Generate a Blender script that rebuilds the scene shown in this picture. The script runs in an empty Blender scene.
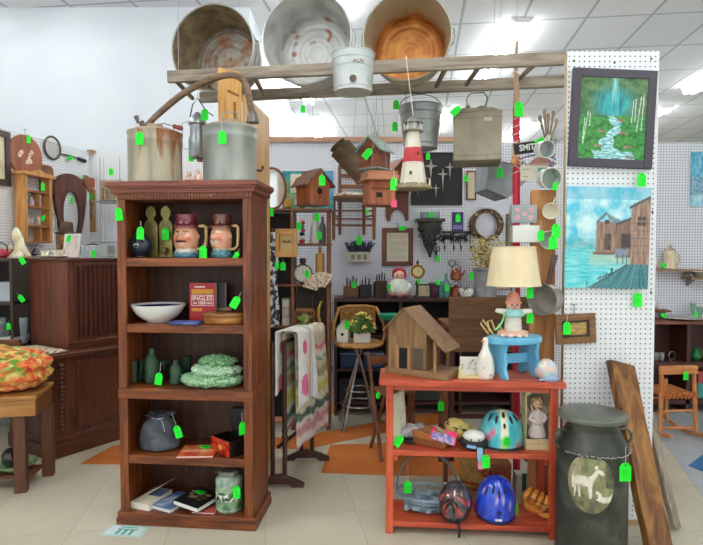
import bpy, math, random
from math import pi, sin, cos, radians as R
from mathutils import Vector, Matrix, noise as mnoise
random.seed(7)
SC = bpy.context.scene
COL = SC.collection
FPX, CX, CY, CAMH, PITCH = 550.0, 351.5, 272.5, 1.44, R(1.9)

# ---------------------------------------------------------------- measuring
def at(px, py, Y):
    """point of the room at depth Y that was measured at px,py in the photograph"""
    a, b = (px-CX)/FPX, -(py-CY)/FPX
    d = Vector((a, cos(PITCH)+b*sin(PITCH), -sin(PITCH)+b*cos(PITCH)))
    return Vector((0, 0, CAMH)) + d*(Y/d.y)
def on(px, Y, z, py=254):
    p = at(px, py, Y); p.z = z; return p
def gnd(px, py, z=0.0):
    a, b = (px-CX)/FPX, -(py-CY)/FPX
    d = Vector((a, cos(PITCH)+b*sin(PITCH), -sin(PITCH)+b*cos(PITCH)))
    return Vector((0, 0, CAMH)) + d*((z-CAMH)/d.z)
def zz(py, Y): return at(CX, py, Y).z
def px2m(n, Y): return n*Y/FPX

# ---------------------------------------------------------------- materials
def lin(c):
    if isinstance(c, str):
        c = [int(c[i:i+2], 16)/255 for i in (0, 2, 4)]
    return tuple((x/12.92 if x <= .04045 else ((x+.055)/1.055)**2.4) for x in c[:3])
MATS = {}
def _new(name):
    m = bpy.data.materials.new(name); m.use_nodes = True
    nt = m.node_tree; return m, nt, nt.nodes['Principled BSDF']
def plain(hexc, rough=.55, metal=0.0, name=None, spec=.5, emit=0, coat=0, alpha=1, sub=0):
    k = ('p', hexc, rough, metal, emit, coat, alpha)
    if k in MATS: return MATS[k]
    m, nt, b = _new(name or 'paint_'+hexc)
    b.inputs['Base Color'].default_value = (*lin(hexc), 1)
    b.inputs['Roughness'].default_value = rough
    b.inputs['Metallic'].default_value = metal
    b.inputs['Coat Weight'].default_value = coat
    if emit:
        b.inputs['Emission Color'].default_value = (*lin(hexc), 1)
        b.inputs['Emission Strength'].default_value = emit
    # slight procedural variation
    n = nt.nodes.new('ShaderNodeTexNoise'); n.inputs['Scale'].default_value = 22
    tc = nt.nodes.new('ShaderNodeTexCoord'); nt.links.new(tc.outputs['Object'], n.inputs['Vector'])
    mr = nt.nodes.new('ShaderNodeMapRange'); mr.inputs[3].default_value = max(.02, rough-.06); mr.inputs[4].default_value = min(1, rough+.06)
    nt.links.new(n.outputs['Fac'], mr.inputs[0]); nt.links.new(mr.outputs[0], b.inputs['Roughness'])
    MATS[k] = m; return m
def mottle(stops, scale=6, rough=.55, metal=0.0, stretch=(1, 1, 1), bump=.15, detail=6, dist=.4, rough_map=False, lo=.3, hi=.7, coat=0):
    """noise ramp between the hex colours of stops; stretch the pattern for wood grain"""
    k = ('m', tuple(stops), scale, rough, metal, stretch, bump, detail, dist, lo, hi, coat)
    if k in MATS: return MATS[k]
    m, nt, b = _new('mottled_'+stops[0])
    L = nt.links.new
    tc = nt.nodes.new('ShaderNodeTexCoord'); mp = nt.nodes.new('ShaderNodeMapping')
    mp.inputs['Scale'].default_value = stretch
    L(tc.outputs['Object'], mp.inputs['Vector'])
    n = nt.nodes.new('ShaderNodeTexNoise'); n.inputs['Scale'].default_value = scale
    n.inputs['Detail'].default_value = detail; n.inputs['Distortion'].default_value = dist
    L(mp.outputs[0], n.inputs['Vector'])
    r = nt.nodes.new('ShaderNodeValToRGB'); e = r.color_ramp.elements
    N = len(stops)
    e[0].position = lo; e[0].color = (*lin(stops[0]), 1)
    e[1].position = hi; e[1].color = (*lin(stops[-1]), 1)
    for i in range(1, N-1):
        x = e.new(lo+(hi-lo)*i/(N-1)); x.color = (*lin(stops[i]), 1)
    L(n.outputs['Fac'], r.inputs[0]); L(r.outputs[0], b.inputs['Base Color'])
    b.inputs['Roughness'].default_value = rough; b.inputs['Metallic'].default_value = metal
    b.inputs['Coat Weight'].default_value = coat
    if bump:
        bu = nt.nodes.new('ShaderNodeBump'); bu.inputs['Strength'].default_value = bump; bu.inputs['Distance'].default_value = .004
        L(n.outputs['Fac'], bu.inputs['Height']); L(bu.outputs[0], b.inputs['Normal'])
    MATS[k] = m; return m
def wood(c1, c2, axis='z', scale=5, rough=.42, c3=None, bump=.12, coat=0):
    s = {'x': (.09, 1, 1), 'y': (1, .09, 1), 'z': (1, 1, .09)}[axis]
    st = [c1, c2] if not c3 else [c1, c2, c3]
    return mottle(st, scale=scale*6, rough=rough, stretch=s, bump=bump, dist=1.2, coat=coat, lo=.32, hi=.68)
def galv(c1='8f9494', c2='b9bdba', c3='d4d6d2', scale=5, rough=.42, metal=.55):
    return mottle([c1, c2, c3], scale=scale, rough=rough, metal=metal, bump=.08)
def vcol(rough=.5, metal=0.0, name='painted', coat=0, bump=0):
    k = ('v', rough, metal, coat, bump)
    if k in MATS: return MATS[k]
    m, nt, b = _new(name)
    a = nt.nodes.new('ShaderNodeAttribute'); a.attribute_name = 'Col'
    nt.links.new(a.outputs['Color'], b.inputs['Base Color'])
    b.inputs['Roughness'].default_value = rough; b.inputs['Metallic'].default_value = metal
    b.inputs['Coat Weight'].default_value = coat
    if bump:
        n = nt.nodes.new('ShaderNodeTexNoise'); n.inputs['Scale'].default_value = 120
        tc = nt.nodes.new('ShaderNodeTexCoord'); nt.links.new(tc.outputs['Object'], n.inputs['Vector'])
        bu = nt.nodes.new('ShaderNodeBump'); bu.inputs['Strength'].default_value = bump; bu.inputs['Distance'].default_value = .01
        nt.links.new(n.outputs['Fac'], bu.inputs['Height']); nt.links.new(bu.outputs[0], b.inputs['Normal'])
    MATS[k] = m; return m
def glass(hexc='ffffff', rough=.03, trans=.9, ior=1.3):
    k = ('g', hexc, rough, trans)
    if k in MATS: return MATS[k]
    m, nt, b = _new('glass_'+hexc)
    b.inputs['Base Color'].default_value = (*lin(hexc), 1)
    b.inputs['Roughness'].default_value = rough
    b.inputs['Transmission Weight'].default_value = trans
    b.inputs['IOR'].default_value = ior
    n = nt.nodes.new('ShaderNodeTexNoise'); n.inputs['Scale'].default_value = 9
    mr = nt.nodes.new('ShaderNodeMapRange'); mr.inputs[3].default_value = rough; mr.inputs[4].default_value = rough+.05
    nt.links.new(n.outputs['Fac'], mr.inputs[0]); nt.links.new(mr.outputs[0], b.inputs['Roughness'])
    MATS[k] = m; return m
def pegboard(axis, base='eef1f3', hole='23262a', pitch=.0262, r=.0036, name='pegboard'):
    """white hardboard with a square grid of round holes; axis = the wall's normal"""
    m, nt, b = _new(name); L = nt.links.new
    tc = nt.nodes.new('ShaderNodeTexCoord'); sp = nt.nodes.new('ShaderNodeSeparateXYZ')
    L(tc.outputs['Object'], sp.inputs[0])
    def mth(op, a, bb=None):
        n = nt.nodes.new('ShaderNodeMath'); n.operation = op
        for i, v in enumerate((a, bb)):
            if v is None: continue
            if isinstance(v, (int, float)): n.inputs[i].default_value = v
            else: L(v, n.inputs[i])
        return n.outputs[0]
    u = sp.outputs['X' if axis == 'y' else 'Y']; v = sp.outputs['Z']
    def cell(s):
        f = mth('FRACT', mth('ADD', mth('DIVIDE', s, pitch), 100.5)); return mth('MULTIPLY', mth('SUBTRACT', f, .5), pitch)
    cu, cv = cell(u), cell(v)
    d = mth('SQRT', mth('ADD', mth('MULTIPLY', cu, cu), mth('MULTIPLY', cv, cv)))
    h = mth('LESS_THAN', d, r)
    mix = nt.nodes.new('ShaderNodeMix'); mix.data_type = 'RGBA'
    L(h, mix.inputs[0]); mix.inputs[6].default_value = (*lin(base), 1); mix.inputs[7].default_value = (*lin(hole), 1)
    L(mix.outputs[2], b.inputs['Base Color']); b.inputs['Roughness'].default_value = .45
    bu = nt.nodes.new('ShaderNodeBump'); bu.invert = True; bu.inputs['Strength'].default_value = .5; bu.inputs['Distance'].default_value = .003
    L(h, bu.inputs['Height']); L(bu.outputs[0], b.inputs['Normal'])
    return m

# ---------------------------------------------------------------- mesh builder
class MB:
    def __init__(s): s.v = []; s.f = []; s.m = []; s.k = 0; s.M = Matrix.Identity(4); s.c = {}
    def mat(s, k): s.k = k; return s
    def xf(s, M=None): s.M = M if M is not None else Matrix.Identity(4); return s
    def add(s, vs, fs):
        o = len(s.v); s.v += [tuple(s.M @ Vector(v)) for v in vs]
        for f in fs: s.f.append(tuple(i+o for i in f)); s.m.append(s.k)
        return s
    def box(s, c, d, rz=0, rx=0, ry=0, top=None):
        x, y, z = d[0]/2, d[1]/2, d[2]/2; t = top or (1, 1)
        vs = [(-x,-y,-z),(x,-y,-z),(x,y,-z),(-x,y,-z),(-x*t[0],-y*t[1],z),(x*t[0],-y*t[1],z),(x*t[0],y*t[1],z),(-x*t[0],y*t[1],z)]
        if rx or ry or rz:
            Q = Matrix.Rotation(rz,3,'Z') @ Matrix.Rotation(ry,3,'Y') @ Matrix.Rotation(rx,3,'X')
            vs = [Q @ Vector(v) for v in vs]
        vs = [(v[0]+c[0], v[1]+c[1], v[2]+c[2]) for v in vs]
        return s.add(vs, [(3,2,1,0),(4,5,6,7),(0,1,5,4),(1,2,6,5),(2,3,7,6),(3,0,4,7)])
    def bb(s, x0, x1, y0, y1, z0, z1): return s.box(((x0+x1)/2,(y0+y1)/2,(z0+z1)/2), (abs(x1-x0),abs(y1-y0),abs(z1-z0)))
    def lathe(s, prof, n=24, c=(0,0,0), sx=1, sy=1, ax=None, cap=True, wob=0):
        """prof = [(r,z)...] turned about z; ax = axis vector to turn it along"""
        Q = Matrix.Identity(3)
        if ax is not None: Q = Vector((0,0,1)).rotation_difference(Vector(ax).normalized()).to_matrix()
        vs = []
        for (r, z) in prof:
            for i in range(n):
                a = 2*pi*i/n; w = 1+wob*sin(3*a+z*9)
                p = Q @ Vector((r*cos(a)*sx*w, r*sin(a)*sy*w, z)); vs.append((p.x+c[0], p.y+c[1], p.z+c[2]))
        fs = []
        for j in range(len(prof)-1):
            for i in range(n):
                k = (i+1) % n; fs.append((j*n+i, j*n+k, (j+1)*n+k, (j+1)*n+i))
        if cap:
            if prof[0][0] > 1e-5: fs.append(tuple(range(n))[::-1])
            if prof[-1][0] > 1e-5: fs.append(tuple((len(prof)-1)*n+i for i in range(n)))
        return s.add(vs, fs)
    def cyl(s, p0, p1, r0, r1=None, n=14):
        p0, p1 = Vector(p0), Vector(p1); d = p1-p0
        return s.lathe([(r0,0),(r0 if r1 is None else r1, d.length)], n, p0, ax=d)
    def tube(s, pts, r, n=8, closed=False, sq=None):
        pts = [Vector(p) for p in pts]; N = len(pts); vs = []; up = None
        for i, p in enumerate(pts):
            if closed: t = pts[(i+1) % N]-pts[i-1]
            else: t = pts[min(i+1, N-1)]-pts[max(i-1, 0)]
            if t.length < 1e-9: t = Vector((0,0,1))
            t.normalize()
            if up is None:
                up = Vector((0,0,1)) if abs(t.z) < .9 else Vector((0,1,0))
            x = t.cross(up)
            if x.length < 1e-4: x = t.cross(Vector((1,.3,0)))
            x.normalize(); y = x.cross(t).normalized(); up = y
            rr = r[i] if isinstance(r, (list, tuple)) else r
            for k in range(n):
                a = 2*pi*k/n+(pi/4 if n == 4 else 0)
                q = p+x*(rr*cos(a)*(sq[0] if sq else 1))+y*(rr*sin(a)*(sq[1] if sq else 1)); vs.append(tuple(q))
        fs = []
        for i in range(N if closed else N-1):
            j = (i+1) % N
            for k in range(n):
                l = (k+1) % n; fs.append((i*n+k, i*n+l, j*n+l, j*n+k))
        if not closed: fs.append(tuple(range(n))[::-1]); fs.append(tuple((N-1)*n+k for k in range(n)))
        return s.add(vs, fs)
    def prism(s, poly, a, b, pl='xz'):
        """2-D outline (counter-clockwise) pushed from a to b along the third axis"""
        def P(u, v, w): return {'xz': (u, w, v), 'xy': (u, v, w), 'yz': (w, u, v)}[pl]
        n = len(poly); vs = [P(u, v, a) for u, v in poly]+[P(u, v, b) for u, v in poly]
        fs = [tuple(range(n)), tuple(range(2*n-1, n-1, -1))]
        for i in range(n): j = (i+1) % n; fs.append((i, i+n, j+n, j))
        return s.add(vs, fs)
    def ell(s, c, r, nu=16, nv=10, rot=None):
        if not isinstance(r, (tuple, list)): r = (r, r, r)
        vs = [(0,0,-1)]; fs = []
        for j in range(1, nv):
            th = -pi/2+pi*j/nv
            for i in range(nu): a = 2*pi*i/nu; vs.append((cos(th)*cos(a), cos(th)*sin(a), sin(th)))
        vs.append((0,0,1)); T = len(vs)-1
        for i in range(nu): fs.append((0, 1+(i+1) % nu, 1+i))
        for j in range(nv-2):
            for i in range(nu):
                a = 1+j*nu+i; b = 1+j*nu+(i+1) % nu; fs.append((a, b, b+nu, a+nu))
        for i in range(nu): fs.append((1+(nv-2)*nu+i, 1+(nv-2)*nu+(i+1) % nu, T))
        vs = [Vector((v[0]*r[0], v[1]*r[1], v[2]*r[2])) for v in vs]
        if rot is not None: vs = [rot @ v for v in vs]
        return s.add([(v[0]+c[0], v[1]+c[1], v[2]+c[2]) for v in vs], fs)
    def grid(s, fn, nu, nv, thick=None):
        """surface fn(u,v); with thick, a closed sheet of that thickness along y"""
        vs = [fn(i/nu, j/nv) for j in range(nv+1) for i in range(nu+1)]
        fs = [(j*(nu+1)+i, j*(nu+1)+i+1, (j+1)*(nu+1)+i+1, (j+1)*(nu+1)+i) for j in range(nv) for i in range(nu)]
        if thick is None: return s.add(vs, fs)
        t = Vector(thick) if not isinstance(thick, (int, float)) else Vector((0, thick, 0)); N = len(vs)
        vs2 = [tuple(Vector(v)+t) for v in vs]
        f2 = [tuple(reversed([i+N for i in f])) for f in fs]
        rim = [i for i in range(nu+1)]+[(j)*(nu+1)+nu for j in range(1, nv+1)]+[nv*(nu+1)+i for i in range(nu-1, -1, -1)]+[j*(nu+1) for j in range(nv-1, 0, -1)]
        f3 = [(rim[k], rim[k]+N, rim[(k+1) % len(rim)]+N, rim[(k+1) % len(rim)]) for k in range(len(rim))]
        return s.add(list(vs)+vs2, fs+f2+f3)
    def text(s, txt, size, c, face='-y', depth=.0008, rz=0, bold=0, align='CENTER', sx=1):
        """letters centred on c, reading towards the viewer on the -y side (or up on +z)"""
        cu = bpy.data.curves.new('t', 'FONT'); cu.body = txt; cu.size = size; cu.extrude = depth; cu.align_x = align; cu.align_y = 'CENTER'
        cu.offset = bold; cu.resolution_u = 2
        o = bpy.data.objects.new('t', cu); me = bpy.data.meshes.new_from_object(o)
        if face == '-y': Q = Matrix.Rotation(rz,4,'Z') @ Matrix.Rotation(pi/2,4,'X')
        elif face == '+z': Q = Matrix.Rotation(rz,4,'Z')
        Q = Matrix.Translation(c) @ Q @ Matrix.Diagonal((sx,1,1,1))
        s.add([Q @ v.co for v in me.vertices], [tuple(p.vertices) for p in me.polygons])
        bpy.data.objects.remove(o); bpy.data.curves.remove(cu); bpy.data.meshes.remove(me)
        return s

def P(name, mb, mats, parent=None, bev=0, col=None, label=None, loc=None, rz=0, rot=None, ang=38):
    me = bpy.data.meshes.new(name); me.from_pydata(mb.v, [], mb.f); me.validate(clean_customdata=False)
    if not isinstance(mats, (list, tuple)): mats = [mats]
    for m in mats: me.materials.append(m)
    if len(me.polygons) == len(mb.m):
        me.polygons.foreach_set('material_index', mb.m)
    me.polygons.foreach_set('use_smooth', [True]*len(me.polygons))
    me.set_sharp_from_angle(angle=R(ang))
    if col:
        ca = me.color_attributes.new('Col', 'FLOAT_COLOR', 'POINT'); buf = []
        for v in me.vertices:
            c = col(v.co)
            if isinstance(c, str): c = lin(c)
            buf += [c[0], c[1], c[2], 1]
        ca.data.foreach_set('color', buf)
    me.update()
    o = bpy.data.objects.new(name, me); COL.objects.link(o)
    if parent: o.parent = parent
    if loc is not None: o.location = loc
    if rot is not None: o.rotation_euler = rot
    elif rz: o.rotation_euler = (0, 0, rz)
    if bev:
        b = o.modifiers.new('bevel', 'BEVEL'); b.width = bev; b.segments = 2; b.limit_method = 'ANGLE'; b.angle_limit = R(50)
    if label: o['label'] = label
    return o
def tag(o, label, cat, group=None):
    o['label'] = label; o['category'] = cat
    if group: o['group'] = group
    return o
def T(name, label, cat, loc, rz=0, group=None, rot=None):
    o = bpy.data.objects.new(name, None); o.empty_display_size = .05; COL.objects.link(o); o.location = loc
    o.rotation_euler = rot if rot is not None else (0, 0, rz)
    return tag(o, label, cat, group)
def struct(o): o['kind'] = 'structure'; return o
def S(name, mb, mats, label, cat, loc=(0,0,0), rz=0, group=None, **k):
    return tag(P(name, mb, mats, None, loc=loc, rz=rz, **k), label, cat, group)
def arc(cx, cz, r, a0, a1, n, y=0, rz=None):
    rz = rz or r
    return [(cx+r*cos(R(a0+(a1-a0)*i/n)), y, cz+rz*sin(R(a0+(a1-a0)*i/n))) for i in range(n+1)]
def fbm(x, y, z=0, o=3): return mnoise.fractal(Vector((x, y, z)), 1.0, 2.0, o)
def mixc(a, b, t):
    t = max(0, min(1, t)); a = lin(a) if isinstance(a, str) else a; b = lin(b) if isinstance(b, str) else b
    return tuple(x+(y-x)*t for x, y in zip(a, b))

# common materials
OAK = lambda ax='z': wood('4c200a', '763b15', ax, 5, .42, '925022', coat=.08)
DARKW = lambda ax='z': wood('2c140c', '43211a', ax, 5, .4, '55302a')
BROWN = lambda ax='z': wood('5a3018', '7b4a2a', ax, 5, .5, '8f5c36')
PALEW = lambda ax='z': wood('b07a3a', 'd09c56', ax, 4, .5, 'deb070')
WEATH = lambda ax='z': wood('6e655a', '938778', ax, 4, .8, 'aba090', bump=.4)
STEEL = plain('9a9ea0', .3, .9)
BLACK = plain('151515', .45)
WHITE = plain('f2f2ee', .45)
STRING = plain('e8e6dc', .8)
GREEN = plain('10f02c', .5)

# ---------------------------------------------------------------- camera, world
cam = bpy.data.cameras.new('camera'); cam.sensor_fit = 'HORIZONTAL'; cam.sensor_width = 36
cam.lens = FPX/703*36
cam.clip_start = .05; cam.clip_end = 100
co = bpy.data.objects.new('camera', cam); COL.objects.link(co)
co.location = (0, 0, CAMH); co.rotation_euler = (pi/2-PITCH, 0, 0)
SC.camera = co
SC.view_settings.view_transform = 'Standard'; SC.view_settings.look = 'None'
SC.view_settings.gamma = 1; SC.view_settings.use_curve_mapping = False
SC.view_settings.exposure = 0.36
SC.cycles.use_denoising = True
SC.cycles.max_bounces = 8; SC.cycles.diffuse_bounces = 4; SC.cycles.transparent_max_bounces = 12
w = bpy.data.worlds.new('world'); SC.world = w; w.use_nodes = True
bg = w.node_tree.nodes['Background']; bg.inputs[0].default_value = (.93, .97, 1, 1); bg.inputs[1].default_value = 1.15
# ================================================================ THE ROOM
# floor: 0.305 m vinyl tiles, cream with orange diagonal bands further back
m, nt, b = _new('vinyl_floor'); L = nt.links.new
tc = nt.nodes.new('ShaderNodeTexCoord')
br = nt.nodes.new('ShaderNodeTexBrick'); br.offset = 0; br.squash = 1
br.inputs['Scale'].default_value = 1; br.inputs['Brick Width'].default_value = .5; br.inputs['Row Height'].default_value = .5
br.inputs['Mortar Size'].default_value = .0016; br.inputs['Color1'].default_value = (*lin('d3cdb9'), 1); br.inputs['Color2'].default_value = (*lin('c8c2ad'), 1)
br.inputs['Mortar'].default_value = (*lin('a39c88'), 1)
mp = nt.nodes.new('ShaderNodeMapping'); mp.inputs['Rotation'].default_value = (0, 0, R(-9))
L(tc.outputs['Object'], mp.inputs['Vector']); L(mp.outputs[0], br.inputs['Vector'])
n = nt.nodes.new('ShaderNodeTexNoise'); n.inputs['Scale'].default_value = 3.2; n.inputs['Detail'].default_value = 8; L(tc.outputs['Object'], n.inputs['Vector'])
mx = nt.nodes.new('ShaderNodeMix'); mx.data_type = 'RGBA'; mx.blend_type = 'MULTIPLY'; mx.inputs[0].default_value = .35
rr = nt.nodes.new('ShaderNodeValToRGB'); rr.color_ramp.elements[0].position = .3; rr.color_ramp.elements[0].color = (.72, .69, .62, 1); rr.color_ramp.elements[1].position = .65
L(n.outputs['Fac'], rr.inputs[0]); L(br.outputs['Color'], mx.inputs[6]); L(rr.outputs[0], mx.inputs[7]); L(mx.outputs[2], b.inputs['Base Color'])
b.inputs['Roughness'].default_value = .3
FLOORM = m
fb = MB(); fb.bb(-9, 12, -6, 18, -.1, 0)
struct(P('floor', fb, FLOORM))
ORANGE = mottle(['c8702f', 'd98445'], 4, .32, bump=0)
def floor_poly(pts, m, h=.002):
    mb = MB(); q = [gnd(*p) for p in pts]
    mb.prism([(p.x, p.y) for p in q], .0002, h, 'xy'); return mb
# orange inlaid floor bands
for nm, pts in (('trim_1', [(321,473),(403,476),(470,476),(470,434),(385,443),(330,445)]),
                ('trim_2', [(262,449),(306,449),(385,433),(440,424),(440,412),(385,420),(306,436),(262,438)]),
                ('trim_3', [(240,426),(322,419),(352,404),(345,392),(240,392)]),
                ('trim_4', [(80,464),(134,465),(134,444),(112,446)])):
    mb = MB(); q = [gnd(*p) for p in pts]
    # counter-clockwise seen from above
    a = sum(q[i].x*q[(i+1) % len(q)].y-q[(i+1) % len(q)].x*q[i].y for i in range(len(q)))
    if a < 0: q = q[::-1]
    mb.prism([(p.x, p.y) for p in q], .0002, .002, 'xy'); struct(P(nm, mb, ORANGE))
# blue-grey vinyl of the far right aisle, its edge runs away from us
mb = MB(); q = [gnd(703,496), gnd(703,420), gnd(760,400), on(900,9,0), on(480,9,0), gnd(655,412), gnd(652,428)]
q = [Vector((p.x, p.y, 0)) for p in q]
a = sum(q[i].x*q[(i+1) % len(q)].y-q[(i+1) % len(q)].x*q[i].y for i in range(len(q)))
if a < 0: q = q[::-1]
mb.prism([(p.x, p.y) for p in q], .0002, .0022, 'xy'); struct(P('trim_5', mb, mottle(['a9b1b8', 'bcc3c8'], 5, .35, bump=0)))
mb = MB(); q = [gnd(688,466), gnd(703,472), gnd(740,470), gnd(740,452), gnd(703,455)]
a = sum(q[i].x*q[(i+1) % len(q)].y-q[(i+1) % len(q)].x*q[i].y for i in range(len(q)))
if a < 0: q = q[::-1]
mb.prism([(p.x, p.y) for p in q], .0024, .004, 'xy'); struct(P('trim_6', mb, mottle(['2f6ea6', '3b7db4'], 5, .35, bump=0)))

# ceiling of lay-in tiles in a metal grid
CZ = 4.07
m, nt, b = _new('ceiling_tiles'); L = nt.links.new
tc = nt.nodes.new('ShaderNodeTexCoord'); mp = nt.nodes.new('ShaderNodeMapping'); mp.inputs['Rotation'].default_value = (0, 0, R(7)); mp.inputs['Location'].default_value = (.23, .38, 0)
br = nt.nodes.new('ShaderNodeTexBrick'); br.offset = 0; br.squash = 1
br.inputs['Scale'].default_value = 1; br.inputs['Brick Width'].default_value = .69; br.inputs['Row Height'].default_value = .98
br.inputs['Mortar Size'].default_value = .016; br.inputs['Mortar Smooth'].default_value = 0
br.inputs['Color1'].default_value = (*lin('eceef1'), 1); br.inputs['Color2'].default_value = (*lin('e4e7eb'), 1); br.inputs['Mortar'].default_value = (*lin('b9bdc4'), 1)
L(tc.outputs['Object'], mp.inputs['Vector']); L(mp.outputs[0], br.inputs['Vector']); L(br.outputs['Color'], b.inputs['Base Color'])
b.inputs['Roughness'].default_value = .9
cb = MB(); cb.bb(-9, 12, -6, 18, CZ, CZ+.1)
struct(P('ceiling', cb, m))

WALLM = mottle(['d9e1e7', 'e0e7eb'], 2, .7, bump=0)
# built-out office block on the left: plain wall down to the pegboard, corner at x = 250 px
XL = at(250, 100, 5.95).x
wb = MB(); wb.bb(-8.9, XL, 5.95, 17.9, 2.46, CZ); struct(P('wall_upper', wb, WALLM))
wb = MB(); wb.bb(-9, 12, 17.9, 18, 0, CZ); struct(P('wall_far', wb, WALLM))
wb = MB(); wb.bb(-9.1, -9, -6, 18, 0, CZ); struct(P('wall_left_outer', wb, WALLM))
wb = MB(); wb.bb(12, 12.1, -6, 18, 0, CZ); struct(P('wall_right', wb, WALLM))

# pegboard walls, 2.5 m high
PH = 2.5
# left one runs along the aisle
A = at(0, 127, 4.63); B = at(89, 152, 5.75)
dx, dy = B.x-A.x, B.y-A.y; ln = math.hypot(dx, dy); ang = math.atan2(dy, dx)
LP = (A.x-dx/ln*1.5, A.y-dy/ln*1.5)
wb = MB(); wb.bb(0, .05, 0, ln+1.5, 0, PH)
o = struct(P('wall_left', wb, pegboard('x', r=.0046, name='pegboard_left'), loc=(LP[0]-.05*0, LP[1], 0), rz=ang-pi/2))
o.location.x -= .05
def lw(s, z, off=0.0):
    """point on the left pegboard: s metres along it from photo-left edge, off metres out into the aisle"""
    c, sn = dx/ln, dy/ln
    return Vector((A.x+c*s+sn*off, A.y+sn*s-c*off, z))
LWR = ang-pi/2
def lwp(px, py, off=0.0):
    """where the sight line through px,py meets the left pegboard"""
    a, b2 = (px-CX)/FPX, -(py-CY)/FPX
    d = Vector((a, cos(PITCH)+b2*sin(PITCH), -sin(PITCH)+b2*cos(PITCH)))
    c, sn = dx/ln, dy/ln
    # solve t*d.x = A.x+c*s , t*d.y = A.y+sn*s
    det = d.x*(-sn)+c*d.y
    t = (A.x*(-sn)+c*A.y)/det
    p = Vector((0, 0, CAMH))+d*t
    return Vector((p.x+sn*off, p.y-c*off, p.z))
YB1, YB2 = 5.8, 5.25
XM = -1.0
wb = MB(); wb.bb(-3.6, XM, YB1, YB1+.05, 0, PH); struct(P('wall_back', wb, pegboard('y', r=.0046, name='pegboard_back_left')))
wb = MB(); wb.bb(XM, 4.6, YB2, YB2+.05, 0, PH); struct(P('wall_back_center', wb, pegboard('y', base='e6e9f2', r=.0050, name='pegboard_back')))
wb = MB(); wb.bb(XM-.05, XM, YB2, YB1, 0, PH); struct(P('wall_return', wb, WALLM))
wb = MB(); wb.bb(XM, at(466,143,YB2).x, YB2-.03, YB2+.06, PH, PH+.045); struct(P('trim_7', wb, wood('a97a5c', 'c29478', 'x')))
wb = MB(); wb.bb(at(88,150,YB1).x, at(94,150,YB1).x, YB1-.03, YB1+.05, PH-.02, PH+.03); struct(P('trim_8', wb, wood('8c6a4c', 'a98464', 'x')))

# ceiling lights: open strip fixtures, tubes lit
def strip(x, y, L_, rz, label, e=26, w=.26):
    t = T('ceiling_light', label, 'ceiling light', (x, y, CZ), rz, 'fluorescent ceiling lights')
    mb = MB(); mb.prism([(-w/2,0),(-w/2*.6,-.06),(w/2*.6,-.06),(w/2,0)], -L_/2, L_/2, 'xz'); P('housing', mb, WHITE, t)
    mb = MB()
    for s in (-1, 1): mb.cyl((s*w*.22, -L_/2+.02, -.085), (s*w*.22, L_/2-.02, -.085), .022, n=10)
    P('fluorescent_tube', mb, plain('fbfdff', .5, emit=e), t)
    return t
# ================================================================ PRICE TAGS
def _tagmesh():
    mb = MB(); w_, h_ = .0205, .066
    mb.prism([(-w_,-h_),(w_,-h_),(w_,-.014),(w_*.5,0),(-w_*.5,0),(-w_,-.014)], -.0006, .0006, 'xz')
    mb.mat(1); mb.cyl((0,-.0008,-.009),(0,.0008,-.009),.0032,n=10)
    mb.mat(2)
    for z, ww in ((-.028,.011),(-.036,.013),(-.047,.008)): mb.box((0,-.0008,z),(ww*2,.0004,.0016))
    return mb
_tagproto = {}
def price_tag(px, py, Y, what, up=.045, rz=0, tilt=0, s=1.0, lean=0, top=None):
    """px,py = top edge of the card; what completes 'green price tag ...'"""
    p = at(px, py, Y) if top is None else top
    t = T('price_tag', 'bright green price tag '+what, 'price tag', p, 0, 'green price tags', rot=(lean, tilt, rz))
    if not _tagproto:
        c = P('card', _tagmesh(), [GREEN, plain('0b7a1c'), plain('0fbf28')])
        mb = MB(); mb.tube([(0,0,-.009),(.002,.0005,.3),(-.001,0,.6),(0,0,1)], .0009, 5); st = P('string', mb, STRING)
        _tagproto['c'] = c; _tagproto['s'] = st; first = True
        cc, ss = c, st
    else:
        cc = _tagproto['c'].copy(); ss = _tagproto['s'].copy(); COL.objects.link(cc); COL.objects.link(ss)
    cc.parent = t; ss.parent = t; ss.scale = (1, 1, up); cc.scale = (s, s, s)
    return t

# ================================================================ OAK BOOKCASE
BL, BR = gnd(117.5, 524), gnd(255.5, 531)
BV = (BR-BL); BW = BV.length; BRZ = math.atan2(BV.y, BV.x); BV.normalize(); BN = Vector((-BV.y, BV.x, 0)); BO = (BL+BR)/2
def hit(px, py, O, N):
    a, b2 = (px-CX)/FPX, -(py-CY)/FPX
    d = Vector((a, cos(PITCH)+b2*sin(PITCH), -sin(PITCH)+b2*cos(PITCH))); C = Vector((0,0,CAMH))
    return C+d*((O-C).dot(N)/d.dot(N))
def bkp(px, py, dy=.02): return hit(px, py, BO+BN*dy, BN)
def bkl(px, py, dy=.02):
    p = bkp(px, py, dy)-BO; return Vector((p.dot(BV), p.dot(BN), p.z))
def bk(px, dy, z, py=300):
    p = bkp(px, py, dy); p.z = z+.0012; return p
t = T('bookcase', 'tall dark oak bookcase with crown moulding and open shelves', 'bookcase', BO, BRZ)
hw = BW/2; D = .33
BH = bkl(180, 181.3, 0).z
zs = [bkl(180, y, .02).z for y in (258, 324.5, 389, 456.5, 513)]   # tops of the shelves
zc = bkl(180, 199, .01).z
mb = MB(); mb.bb(-hw, hw, 0, D, 0, zs[4]-.0); mb.bb(-hw-.004,hw+.004,-.006,D,0,zs[4]-.03); P('plinth', mb, OAK('x'), t, bev=.003)
mb = MB(); z0, z1 = zs[4], zc
W = hw-.014
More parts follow.
